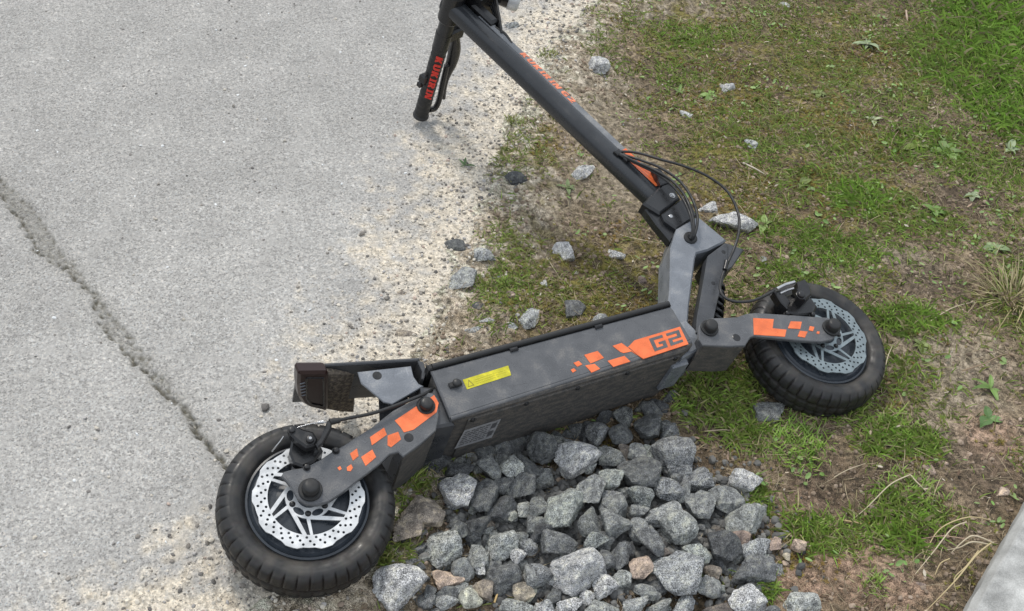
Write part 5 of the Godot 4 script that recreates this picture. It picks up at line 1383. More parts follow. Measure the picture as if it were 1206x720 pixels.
	for poly in [
		[Vector2(0.7983, 0.0569), Vector2(0.8350, 0.0449), Vector2(0.8225, 0.0292), Vector2(0.8463, 0.0197), Vector2(0.8354, 0.0082), Vector2(0.7811, 0.0271)],
		[Vector2(0.8642, 0.0327), Vector2(0.8842, 0.0261), Vector2(0.8727, 0.0140), Vector2(0.8508, 0.0217)],
		[Vector2(0.8699, 0.0112), Vector2(0.8836, 0.0057), Vector2(0.8713, -0.0033), Vector2(0.8594, 0.0025)],
		[Vector2(0.8943, 0.0144), Vector2(0.9020, 0.0106), Vector2(0.8940, 0.0038), Vector2(0.8871, 0.0075)],
		[Vector2(0.9020, 0.0016), Vector2(0.9063, -0.0004), Vector2(0.9023, -0.0043), Vector2(0.8981, -0.0021)]]:
		decal("orange_mark", P2(poly), 0.0648, M.orange, farm)
	var h2 := mb(); var hc2: Vector2 = Vector2(0.7469, 0.0308)
	h2.lathe(P2([Vector2(0, 0.0653), Vector2(0.0062, 0.0653), Vector2(0.0072, 0.0648), Vector2(0.0074, 0.064)]), 20, Transform3D(Basis.IDENTITY, Vector3(hc2.x, hc2.y, 0)))
	part("drain_hole", h2, M.plastic, farm)
	var pv2: Vector2 = Vector2(0.7078, 0.0598)
	nut("pivot_bolt", Vector3(pv2.x, pv2.y, 0.0645), 0.0115, 0.016, M.rubber, farm)
	nut("axle_nut", Vector3(0.9323, 0.0, 0.0645), 0.012, 0.018, M.rubber, farm)
	for bp: Vector2 in [Vector2(0.8685, 0.0493), Vector2(0.9151, 0.0343)]:
		nut("caliper_bolt", Vector3(bp.x, bp.y, 0.060), 0.0042, 0.008, M.plastic, farm)
	# ---- front caliper
	var fc := mb()
	fc.prism(P2([Vector2(0.9069, 0.0924), Vector2(0.9249, 0.0934), Vector2(0.9240, 0.0751), Vector2(0.9178, 0.0601), Vector2(0.9001, 0.0538), Vector2(0.8935, 0.0664)]), 0.060, 0.088, 0.003)
	fc.prism(P2([Vector2(0.8745, 0.0819), Vector2(0.9067, 0.0847), Vector2(0.9348, 0.0664), Vector2(0.9356, 0.0477), Vector2(0.9195, 0.0355), Vector2(0.8884, 0.0401), Vector2(0.8700, 0.0522)]), 0.030, 0.064, 0.003)
	fc.prism(P2([Vector2(0.8653, 0.0937), Vector2(0.8802, 0.0935), Vector2(0.8841, 0.0651), Vector2(0.8695, 0.0544), Vector2(0.8649, 0.0701)]), 0.05, 0.07, 0.002)
	var fcal := part("front_caliper", fc, M.plastic, null, true)
	var c4: Vector2 = Vector2(0.8948, 0.0646)
	nut("caliper_screw", Vector3(c4.x, c4.y, 0.087), 0.0065, 0.006, M.plastic, fcal)
	var fl1 := mb(); fl1.tube(PackedVector3Array([Vector3(0.8683, 0.0939, 0.0750), Vector3(0.8869, 0.0962, 0.0780), Vector3(0.9061, 0.0954, 0.0800)]), PackedFloat32Array([0.003]), 8); fl1.tube(PackedVector3Array([Vector3(0.8735, 0.0861, 0.0700), Vector3(0.8904, 0.0877, 0.0720), Vector3(0.9011, 0.0865, 0.0750)]), PackedFloat32Array([0.0026]), 8)
	part("cable_arm", fl1, M.bolt, fcal)
	# ---- folding clamp
	var ck := mb()
	ck.prism(P2([Vector2(0.7533, 0.3529), Vector2(0.8123, 0.3846), Vector2(0.8352, 0.3879), Vector2(0.8345, 0.3469), Vector2(0.7747, 0.3230)]), -0.004, 0.0265, 0.004)
	var clamp_p := part("folding_clamp", ck, M.black_paint, null, true)
	var c5 := mb(); c5.prism(P2([Vector2(0.7764, 0.3210), Vector2(0.8305, 0.3431), Vector2(0.8492, 0.3440), Vector2(0.8443, 0.3015), Vector2(0.7872, 0.2829), Vector2(0.7742, 0.3057)]), -0.006, 0.0285, 0.003)
	part("clamp_block", c5, M.black_paint, clamp_p)
	var c6 := mb(); c6.prism(P2([Vector2(0.7577, 0.3514), Vector2(0.7785, 0.3286), Vector2(0.7952, 0.2890), Vector2(0.7942, 0.2774), Vector2(0.7698, 0.2675), Vector2(0.7617, 0.3087)]), -0.004, 0.018, 0.003)
	part("hinge", c6, M.black_paint, clamp_p)
	var c7 := mb(); c7.prism(P2([Vector2(0.8140, 0.4230), Vector2(0.8266, 0.4182), Vector2(0.8319, 0.3838), Vector2(0.8074, 0.3809)]), 0.014, 0.030, 0.0015)
	part("clamp_lever", c7, M.black_paint, clamp_p)
	for bp: Vector2 in [Vector2(0.8197, 0.3556), Vector2(0.7910, 0.3117)]:
		nut("clamp_screw", Vector3(bp.x, bp.y, 0.0268 if bp.y > 0.22 else 0.0285), 0.0042, 0.003, M.bolt, clamp_p)
	var ch := mb(); var chp: Vector2 = Vector2(0.8040, 0.3259)
	ch.lathe(P2([Vector2(0, 0.0290), Vector2(0.0032, 0.0290), Vector2(0.0036, 0.0285)]), 12, Transform3D(Basis.IDENTITY, Vector3(chp.x, chp.y, 0)))
	part("clamp_hole", ch, M.plastic, clamp_p)
	# ---- stem: a tube with a flat flange down its front
	var sdir := axv; var sfw := Vector3(axv.y, -axv.x, 0)
	var stem_m := mb()
	var sa2 := axp + axv * 0.385; var sb2 := axp + axv * (0.9658 + 0.016)
	var sec := []
	for k in 28:
		var a := TAU * k / 28.0
		var cx := signf(cos(a)) * pow(absf(cos(a)), 0.72); var cy := signf(sin(a)) * pow(absf(sin(a)), 0.72)
		sec.append(Vector2(cx * 0.0190, cy * 0.0190))
	for k in 28:
		var p: Vector2 = sec[k]; var q: Vector2 = sec[(k + 1) % 28]
		var na := Vector2(signf(p.x) * pow(absf(p.x / 0.0190), 1.78), signf(p.y) * pow(absf(p.y / 0.0190), 1.78)).normalized()
		var nb := Vector2(signf(q.x) * pow(absf(q.x / 0.0190), 1.78), signf(q.y) * pow(absf(q.y / 0.0190), 1.78)).normalized()
		var z3 := Vector3(0, 0, 1)
		var A := sa2 + sfw * p.x + z3 * p.y; var B := sa2 + sfw * q.x + z3 * q.y
		var C := sb2 + sfw * q.x + z3 * q.y; var D := sb2 + sfw * p.x + z3 * p.y
		var n_a := sfw * na.x + z3 * na.y; var n_b := sfw * nb.x + z3 * nb.y
		stem_m.tri_n(A, B, C, n_a, n_b, n_b); stem_m.tri_n(A, C, D, n_a, n_b, n_a)
		stem_m.tri(sb2, C, D, sdir); stem_m.tri(sa2, A, B, -sdir)
	var stem := part("stem", stem_m, M.stem, null, true)
	var stem_bas := Basis(sfw, sdir, Vector3(0, 0, 1))
	var fm := mb(); fm.box(axp + axv * 0.665 + sfw * 0.0235 + Vector3(0, 0, 0.003), Vector3(0.0155, 0.49, 0.022), stem_bas, 0.0015)
	part("front_flange", fm, M.flange, stem)
	var face := func(along: float, across: float, h: float) -> Vector3:      # a point on the sloping front face of the flange
		return axp + axv * along + sfw * (0.0196 + across * 0.0110) + Vector3(0, 0, 0.0139 + h * 0.0007)
	var st := mb()
	letters_into(st, "KUKIRIN", 0.25, func(u: float, v: float, d: float) -> Vector3: return face.call(0.792 - u * 0.108, v, d))
	part("stem_lettering", st, M.orange_faded, stem)
	var sblk := mb()
	letters_into(sblk, "G2", 0.1, func(u: float, v: float, d: float) -> Vector3: return face.call(0.676 - u * 0.034, v, d))
	part("stem_model_mark", sblk, M.orange_faded, stem)
	var so := mb()
	for r in [[0.505, 0.475], [0.471, 0.405]]:
		so.quad(face.call(r[0], -0.05, 1.4), face.call(r[1], -0.05, 1.4), face.call(r[1], 0.95, 1.4), face.call(r[0], 0.95, 1.4), Vector3(0, 0, 1))
		so.quad(face.call(r[0], 0.95, 1.4), face.call(r[1], 0.95, 1.4), face.call(r[1], 0.95, -14.0), face.call(r[0], 0.95, -14.0), sfw)
	for r in [[0.478, 0.406]]:
		var up2 := func(along: float, x: float, z: float) -> Vector3: return axp + axv * along + sfw * x + Vector3(0, 0, z)
		so.quad(up2.call(r[0], 0.0075, 0.0196), up2.call(r[1], 0.0075, 0.0196), up2.call(r[1], 0.0150, 0.0186), up2.call(r[0], 0.0150, 0.0186), Vector3(0, 0, 1))
		so.quad(up2.call(r[0], 0.0150, 0.0186), up2.call(r[1], 0.0150, 0.0186), up2.call(r[1], 0.0200, 0.0150), up2.call(r[0], 0.0200, 0.0150), Vector3(0, 0, 1))
	part("orange_stripe", so, M.orange, stem)
	# ---- handlebar
	var hbm := mb()
	hbm.tube(PackedVector3Array([barc + Vector3(0, 0, -0.305), barc + Vector3(0, 0, 0.305)]), PackedFloat32Array([0.0125]), 18)
	hbm.lathe(P2([Vector2(0.0, 0.035), Vector2(0.021, 0.035), Vector2(0.0225, 0.032), Vector2(0.0225, -0.032), Vector2(0.021, -0.035), Vector2(0, -0.035)]), 22, Transform3D(Basis.IDENTITY, barc), false)
	var bar := part("handlebar", hbm, M.plastic, null, true)
	for s in [-1.0, 1.0]:
		var gp := mb()
		var prof := PackedVector2Array([Vector2(0, -0.315 * s)])
		for k in 61:
			var zz: float = -0.315 + k * 0.0035
			var r := 0.0155 + (0.0006 if k % 4 < 2 else 0.0)
			if k < 2: r = 0.0178
			if k > 57: r = 0.0170
			prof.append(Vector2(r, zz * s))
		prof.append(Vector2(0.0125, -0.104 * s))
		if s < 0.0: prof.reverse()
		var pr2 := prof.duplicate(); pr2.reverse()
		gp.lathe(pr2 if s > 0.0 else pr2, 22, Transform3D(Basis.IDENTITY, barc))
		var grip := part("grip", gp, M.rubber, bar)
		if s > 0.0:
			var gt := mb()
			letters_into(gt, "KUKIRIN", 0.3, func(u: float, v: float, d: float) -> Vector3:
				var a := -0.62 + (v - 0.5) * 0.92
				var r2 := 0.0166 + d * 0.0006
				return barc + Vector3(0, 0, -0.122 - u * 0.122) + (sfw * sin(a) - sdir * cos(a)) * r2)
			part("grip_lettering", gt, M.red, bar)
		var lv := mb()
		var o := barc
		lv.box(o + Vector3(0, 0, -0.075 * s) + sfw * 0.022 - sdir * 0.004, Vector3(0.036, 0.026, 0.03), stem_bas, 0.004)
		lv.tube(curve([o + Vector3(0, 0, -0.085 * s) + sfw * 0.036, o + Vector3(0, 0, -0.125 * s) + sfw * 0.046, o + Vector3(0, 0, -0.165 * s) + sfw * 0.052, o + Vector3(0, 0, -0.205 * s) + sfw * 0.050, o + Vector3(0, 0, -0.255 * s) + sfw * 0.054, o + Vector3(0, 0, -0.292 * s) + sfw * 0.062]), PackedFloat32Array([0.006, 0.010, 0.0135, 0.0135, 0.012, 0.008, 0.006, 0.0055, 0.005, 0.0045]), 10)
		lv.tube(curve([o + Vector3(0, 0, -0.175 * s) + sfw * 0.034 - sdir * 0.004, o + Vector3(0, 0, -0.235 * s) + sfw * 0.036 - sdir * 0.006, o + Vector3(0, 0, -0.285 * s) + sfw * 0.040 - sdir * 0.006, o + Vector3(0, 0, -0.306 * s) + sfw * 0.034 - sdir * 0.005, o + Vector3(0, 0, -0.302 * s) + sfw * 0.018 - sdir * 0.004]), PackedFloat32Array([0.0065]), 9)
		part("brake_lever", lv, M.plastic, bar)
		var sw2 := mb()
		sw2.box(o + Vector3(0, 0, -0.195 * s) - sfw * 0.018 + sdir * 0.004, Vector3(0.018, 0.016, 0.024), stem_bas, 0.004)
		sw2.box(o + Vector3(0, 0, -0.212 * s) - sfw * 0.024 + sdir * 0.006, Vector3(0.010, 0.010, 0.016), stem_bas, 0.003)
		part("switch_pod", sw2, M.plastic, bar)
		var bc := mb(); bc.tube(PackedVector3Array([o + Vector3(0, 0, -0.108 * s), o + Vector3(0, 0, -0.070 * s), o + Vector3(0, 0, -0.068 * s), o + Vector3(0, 0, -0.03 * s)]), PackedFloat32Array([0.0170, 0.0180, 0.0165, 0.0160]), 18)
		part("bar_collar", bc, M.black_paint, bar)
	# console, lamp and cable bundle in front of the stem top
	var cn := mb(); cn.box(barc + sfw * 0.050 - sdir * 0.004 + Vector3(0, 0, 0.012), Vector3(0.052, 0.085, 0.075), stem_bas, 0.008)
	cn.box(barc + sfw * 0.030 - sdir * 0.06 + Vector3(0, 0, 0.006), Vector3(0.022, 0.06, 0.035), stem_bas, 0.005)
	part("console", cn, M.plastic, bar)
	var hl := mb()
	var hlx := Transform3D(Basis(Vector3(0, 0, 1), -sdir.rotated(Vector3(0, 0, 1), -0.9), sfw.rotated(Vector3(0, 0, 1), -0.9)).orthonormalized(), barc + sfw * 0.104 - sdir * 0.046 + Vector3(0, 0, 0.024))
	hl.lathe(P2([Vector2(0, 0.024), Vector2(0.018, 0.022), Vector2(0.021, 0.020), Vector2(0.024, 0.024), Vector2(0.026, 0.020), Vector2(0.024, -0.01), Vector2(0.012, -0.03), Vector2(0, -0.03)]), 28, hlx)
	part("headlight", hl, M.plastic, bar)
	var hlr := mb(); hlr.lathe(P2([Vector2(0, 0.0225), Vector2(0.0175, 0.0235), Vector2(0.0215, 0.0265), Vector2(0.0235, 0.0262)]), 28, hlx)
	part("headlight_lens", hlr, M.lens, bar)
	var hlb := mb(); hlb.lathe(P2([Vector2(0.0236, 0.0265), Vector2(0.0266, 0.0240), Vector2(0.0272, 0.016), Vector2(0.0266, 0.006), Vector2(0.0250, 0.004)]), 28, hlx, true)
	part("headlight_bezel", hlb, M.steel, bar)
	for k in 4:
		var cbm := mb(); var off: float = (k - 1.5) * 0.007
		cbm.tube(curve([barc + sfw * (0.05 + 0.004 * k) + sdir * 0.03 + Vector3(0, 0, 0.03 + off), barc + sfw * (0.062 + 0.003 * k) - sdir * 0.03 + Vector3(0, 0, 0.028 + off), barc + sfw * 0.050 - sdir * 0.075 + Vector3(0, 0, 0.016 + off), barc + sfw * 0.026 - sdir * 0.115 + Vector3(0, 0, 0.010 + off * 0.4)]), PackedFloat32Array([0.0028]), 8)
		part("bar_cable", cbm, M.rubber, bar)
	var b5 := mb(); b5.tube(curve([barc + sfw * 0.027 - sdir * 0.095 + Vector3(0, 0, 0.012), barc + sfw * 0.031 - sdir * 0.12 + Vector3(0, 0, 0.014), barc + sfw * 0.026 - sdir * 0.145 + Vector3(0, 0, 0.012)]), PackedFloat32Array([0.003]), 8)
	part("bar_cable", b5, M.rubber, bar)
	# ---- cables from the stem to the neck and the front brake
	var cl := mb(); var clp: Vector2 = Vector2(0.7676, 0.4758)
	cl.box(Vector3(clp.x, clp.y, 0.020), Vector3(0.014, 0.012, 0.012), stem_bas, 0.002)
	var c8: Vector2 = Vector2(0.7764, 0.4571)
	cl.box(Vector3(c8.x, c8.y, 0.020), Vector3(0.012, 0.010, 0.014), stem_bas, 0.002)
	part("cable_guide", cl, M.plastic, null, true)
	for path in [
		[Vector3(0.7673, 0.4774, 0.0220), Vector3(0.7820, 0.4473, 0.0300), Vector3(0.8027, 0.4133, 0.0400), Vector3(0.8199, 0.3760, 0.0480), Vector3(0.8237, 0.3341, 0.0540), Vector3(0.8152, 0.2914, 0.0560), Vector3(0.8030, 0.2590, 0.0520), Vector3(0.7971, 0.2508, 0.0420)],
		[Vector3(0.7748, 0.4704, 0.0220), Vector3(0.7931, 0.4450, 0.0320), Vector3(0.8148, 0.4111, 0.0440), Vector3(0.8322, 0.3676, 0.0520), Vector3(0.8312, 0.3211, 0.0580), Vector3(0.8202, 0.2808, 0.0580), Vector3(0.8025, 0.2534, 0.0520), Vector3(0.7979, 0.2506, 0.0420)],
		[Vector3(0.7659, 0.4746, 0.0220), Vector3(0.7855, 0.4419, 0.0280), Vector3(0.8050, 0.4079, 0.0360), Vector3(0.8173, 0.3718, 0.0440), Vector3(0.8195, 0.3304, 0.0500), Vector3(0.8116, 0.2900, 0.0540), Vector3(0.8021, 0.2608, 0.0500), Vector3(0.7947, 0.2515, 0.0420)]]:
		var cm := mb(); cm.tube(curve(path), PackedFloat32Array([0.0026]), 8)
		part("stem_cable", cm, M.rubber)
	var fcb := mb()
	fcb.tube(curve([Vector3(0.7683, 0.4792, 0.0220), Vector3(0.7976, 0.4605, 0.0320), Vector3(0.8271, 0.4266, 0.0440), Vector3(0.8592, 0.3956, 0.0520), Vector3(0.8885, 0.3588, 0.0580), Vector3(0.9047, 0.3151, 0.0620), Vector3(0.8981, 0.2676, 0.0640), Vector3(0.8783, 0.2300, 0.0640), Vector3(0.8514, 0.2005, 0.0620), Vector3(0.8245, 0.1769, 0.0580), Vector3(0.8009, 0.1553, 0.0560), Vector3(0.7827, 0.1335, 0.0580), Vector3(0.7782, 0.1141, 0.0620), Vector3(0.7900, 0.0982, 0.0660), Vector3(0.8149, 0.0893, 0.0700), Vector3(0.8419, 0.0896, 0.0740), Vector3(0.8631, 0.0930, 0.0760)]), PackedFloat32Array([0.0026]), 8)
	part("front_brake_cable", fcb, M.rubber)
	var fbt := mb(); fbt.tube(PackedVector3Array([Vector3(0.8233, 0.1796, 0.0600), Vector3(0.8108, 0.1652, 0.0590)]), PackedFloat32Array([0.0042]), 10)
	part("cable_clip", fbt, M.plastic)
	# ---- wheels
	var tyre := tyre_mesh(); var disc: Mesh = await disc_mesh()
	wheel("rear_wheel", Transform3D.IDENTITY, M.steel, 0.2, tyre, disc)
	wheel("front_wheel", STEER * Transform3D(Basis.IDENTITY, Vector3(0.9323, 0, 0)), M.steel_dull, 1.1, tyre, disc)

func nut_down(called: String, at: Vector3, parent: Node) -> void:
	var b := mb()
	b.lathe(P2([Vector2(0, 0.003), Vector2(0.003, 0.003), Vector2(0.0045, 0.0015), Vector2(0.0045, 0.0)]), 12, Transform3D(Basis(Vector3(1, 0, 0), PI / 2), at))
	obj(called, b.mesh(), M.plastic, parent)

# ---------------------------------------------------------------- vegetation and litter
func blade_mesh(bend: float, w: float) -> ArrayMesh:      # a unit-tall blade that leans along +x
	var b := mb()
	var k := 4
	for i in k:
		var t0 := i / float(k); var t1 := (i + 1) / float(k)
		var p0 := Vector3(bend * t0 * t0, t0 * (1.0 - 0.25 * bend * t0), 0); var p1 := Vector3(bend * t1 * t1, t1 * (1.0 - 0.25 * bend * t1), 0)
		var w0 := w * (1.0 - t0 * t0 * 0.85) ; var w1 := w * (1.0 - t1 * t1 * 0.92)
		var fold := Vector3(-0.3 * w, 0, 0)
		b.tri(p0 + Vector3(0, 0, -w0), p1 + Vector3(0, 0, -w1), p1 + fold, Vector3(-1, 0.4, 0)); b.tri(p0 + Vector3(0, 0, -w0), p1 + fold, p0 + fold, Vector3(-1, 0.4, 0))
		b.tri(p0 + fold, p1 + fold, p1 + Vector3(0, 0, w1), Vector3(-1, 0.4, 0)); b.tri(p0 + fold, p1 + Vector3(0, 0, w1), p0 + Vector3(0, 0, w0), Vector3(-1, 0.4, 0))
	return b.mesh()

func scatter(called: String, label: String, mesh: Mesh, mat: Material, xf: Array, cols: Array) -> void:
	var mm := MultiMesh.new(); mm.transform_format = MultiMesh.TRANSFORM_3D; mm.use_colors = true; mm.mesh = mesh
	mm.instance_count = xf.size()
	for i in xf.size():
		mm.set_instance_transform(i, xf[i]); mm.set_instance_color(i, cols[i])
	var o := MultiMeshInstance3D.new(); o.name = numbered(called); o.multimesh = mm; o.material_override = mat
	add_child(o, true)
	o.set_meta("kind", "stuff"); tag(o, label, called.replace("_", " "))

func green(hue: float) -> Color:      # 0 dull olive, 1 fresh green
	var c := Color(0.23, 0.22, 0.070).lerp(Color(0.20, 0.345, 0.045), clampf(hue + rng.randf_range(-0.4, 0.3), 0.0, 1.0))
	if rng.randf() < 0.12: c = Color(0.36, 0.31, 0.17)
	return c * rng.randf_range(0.5, 1.35)

func blade_at(x: float, z: float, len: float, wid: float, lean: float) -> Transform3D:
	var bs := Basis(Vector3(0, 1, 0), rng.randf() * TAU) * Basis(Vector3(0, 0, 1), -rng.randf() * lean) * Basis.from_scale(Vector3(len, len, wid))
	return Transform3D(bs, Vector3(x, ground_y(x, z) - 0.002, z))

func bare(x: float, z: float) -> bool:      # trodden or washed-out spots where little grows
	for e in bare_spots:
		if spot(e, x, z) * 0.92 > rng.randf(): return true
	return false

func under_thing(x: float, z: float) -> bool:      # where the kerb slab lies
	return (Vector2(x, z) - KERB[0]).dot((KERB[1] - KERB[0]).orthogonal().normalized()) * KERB_SIDE > -0.002

const KERB := [Vector2(0.6511, -0.9800), Vector2(0.8689, -1.2817)]
const KERB_SIDE := -1.0

func build_grass() -> void:
	var xf := [[], [], []]; var cols := [[], [], []]
	var meshes := [blade_mesh(0.35, 0.5), blade_mesh(0.8, 0.5), blade_mesh(1.3, 0.5)]
	# (patch ellipses, blades, length, freshness)
	var patches := [
		[Vector4(1.2206, -2.8048, 0.1712, 0.2645), 1200, 0.040, 0.95],
		[Vector4(1.1171, -2.5815, 0.1614, 0.1929), 700, 0.035, 0.90],
		[Vector4(1.1468, -2.4284, 0.1137, 0.1590), 800, 0.036, 1.00],
		[Vector4(1.0407, -2.7000, 0.1107, 0.1584), 500, 0.026, 0.70],
		[Vector4(1.2818, -2.9031, 0.1404, 0.1768), 500, 0.042, 1.00],
		[Vector4(0.9180, -2.2662, 0.1082, 0.1005), 700, 0.024, 0.75],
		[Vector4(0.7214, -2.0411, 0.0733, 0.0687), 500, 0.026, 0.90],
		[Vector4(0.6562, -1.8778, 0.1218, 0.0705), 700, 0.022, 0.80],
		[Vector4(0.7528, -1.6601, 0.0974, 0.0444), 600, 0.024, 0.80],
		[Vector4(0.8031, -2.0025, 0.1452, 0.0920), 600, 0.020, 0.70],
		[Vector4(0.5579, -2.3064, 0.1381, 0.1443), 800, 0.018, 0.55],
		[Vector4(0.6536, -2.1778, 0.1715, 0.1348), 1000, 0.018, 0.60],
		[Vector4(0.4394, -2.7323, 0.1321, 0.0988), 500, 0.022, 0.75],
		[Vector4(0.3810, -2.5367, 0.0837, 0.0893), 300, 0.020, 0.60],
		[Vector4(0.5768, -2.7901, 0.1793, 0.1390), 700, 0.018, 0.50],
		[Vector4(0.8452, -2.4787, 0.1457, 0.1602), 600, 0.018, 0.55],
		[Vector4(0.5605, -1.9265, 0.0882, 0.0723), 500, 0.020, 0.70],
		[Vector4(0.5404, -1.7894, 0.0844, 0.0663), 500, 0.020, 0.65],
		[Vector4(0.7025, -1.5384, 0.1088, 0.0679), 500, 0.020, 0.65],
		[Vector4(0.3555, -1.4318, 0.0816, 0.0824), 1100, 0.022, 0.60],
		[Vector4(0.4048, -1.4763, 0.0755, 0.0533), 500, 0.022, 0.60],
		[Vector4(0.4053, -1.3557, 0.0578, 0.0390), 400, 0.022, 0.65],
		[Vector4(0.6621, -1.3521, 0.0871, 0.0494), 600, 0.024, 0.75],
		[Vector4(0.6131, -1.1881, 0.0815, 0.0782), 800, 0.026, 0.75],
		[Vector4(0.4886, -1.1644, 0.0537, 0.0591), 500, 0.024, 0.70],
		[Vector4(0.9653, -1.8195, 0.0688, 0.0556), 250, 0.020, 0.60],
		[Vector4(1.0278, -2.1747, 0.1152, 0.1032), 500, 0.020, 0.70],
		[Vector4(-0.0096, -1.8026, 0.0669, 0.0529), 250, 0.014, 0.45],
		[Vector4(-0.0059, -1.6879, 0.0644, 0.0859), 450, 0.014, 0.55],
		[Vector4(-0.0355, -1.6256, 0.0630, 0.0942), 400, 0.014, 0.55],
		[Vector4(0.0425, -1.6790, 0.0965, 0.0976), 400, 0.013, 0.40],
		[Vector4(0.1394, -1.7104, 0.1140, 0.0872), 450, 0.012, 0.35],
		[Vector4(-0.0005, -2.0936, 0.0916, 0.1109), 500, 0.016, 0.40],
		[Vector4(0.0519, -2.3360, 0.0590, 0.0545), 150, 0.014, 0.40],
		[Vector4(0.1617, -1.9835, 0.1423, 0.1186), 500, 0.012, 0.35],
		[Vector4(0.2844, -2.2838, 0.1558, 0.1769), 600, 0.013, 0.35],
		[Vector4(-0.1351, -1.1621, 0.0330, 0.0836), 350, 0.020, 0.50],
		[Vector4(-0.1486, -1.0344, 0.0313, 0.0451), 300, 0.020, 0.45],
		[Vector4(-0.0735, -1.2346, 0.0545, 0.0247), 200, 0.016, 0.50],
		[Vector4(0.4104, -1.2278, 0.0302, 0.0442), 200, 0.022, 0.70],
		[Vector4(0.4003, -1.0491, 0.0204, 0.0244), 150, 0.022, 0.70],
		[Vector4(0.8540, -1.5051, 0.0771, 0.0896), 250, 0.018, 0.60],
		[Vector4(0.1799, -2.7985, 0.1335, 0.1156), 250, 0.013, 0.35],
		[Vector4(0.6469, -1.6482, 0.0484, 0.0972), 300, 0.020, 0.70],
		[Vector4(0.5639, -1.4449, 0.0899, 0.0630), 500, 0.022, 0.70],
		[Vector4(0.8761, -1.8665, 0.1046, 0.0710), 300, 0.018, 0.60],
	]
	for p in patches:
		var e: Vector4 = p[0]
		for i in int(p[1] * 1.35):
			var a := rng.randf() * TAU; var r := sqrt(rng.randf()) * (0.6 + 0.5 * rng.randf())
			var x := e.x + cos(a) * r * e.z; var z := e.y + sin(a) * r * e.w
			if n3.get_noise_2d(x * 26.0, z * 26.0) < -0.12 + rng.randf_range(-0.2, 0.1): continue
			var s := edge_s(x, z)
			if s < 0.015 or under_thing(x, z) or bare(x, z): continue
			var k := rng.randi() % 3
			xf[k].append(blade_at(x, z, p[2] * rng.randf_range(0.5, 1.15), rng.randf_range(0.0016, 0.0032), 0.9))
			cols[k].append(green(p[3]))
	# thin grass all over the verge
	for i in 112000:
		var x := rng.randf_range(-0.2, 1.7); var z := rng.randf_range(-3.4, -0.95)
		var d := n3.get_noise_2d(x * 3.0 + 3.0, z * 3.0) * 0.8 + 0.75 * n3.get_noise_2d(x * 10.0, z * 10.0 + 9.0) + 0.35 * n3.get_noise_2d(x * 28.0, z * 28.0)
		if d + (-z - 1.7) * 0.22 + (x - 0.34) * 0.60 < rng.randf_range(0.0, 0.4): continue
		if edge_s(x, z) < 0.06 or under_thing(x, z) or bare(x, z): continue
		var k := rng.randi() % 3
		xf[k].append(blade_at(x, z, rng.randf_range(0.006, 0.022), rng.randf_range(0.0013, 0.0028), 1.2))
		cols[k].append(green(0.5))
	for k in 3: scatter("grass", ["short upright green grass scattered over the verge", "curved green grass blades scattered over the verge", "drooping green grass blades scattered over the verge"][k], meshes[k], M.leaf, xf[k], cols[k])

func flat_strip(curl: float) -> ArrayMesh:      # a dry stalk lying on the ground, unit long along x
	var b := mb()
	for i in 5:
		var t0 := i / 5.0; var t1 := (i + 1) / 5.0
		var f := func(t: float) -> Vector3: return Vector3(t - 0.5, 0.14 * sin(t * PI) * absf(curl), curl * (t - 0.5) * (t - 0.5))
		var p0: Vector3 = f.call(t0); var p1: Vector3 = f.call(t1)
		var w0 := Vector3(0, 0, 0.5 * (0.4 + 0.6 * sin(PI * clampf(t0, 0.05, 0.95)))); var w1 := Vector3(0, 0, 0.5 * (0.4 + 0.6 * sin(PI * clampf(t1, 0.05, 0.95))))
		b.quad(p0 - w0 * 0.05, p1 - w1 * 0.05, p1 + w1 * 0.05, p0 + w0 * 0.05, Vector3.UP)
	return b.mesh()

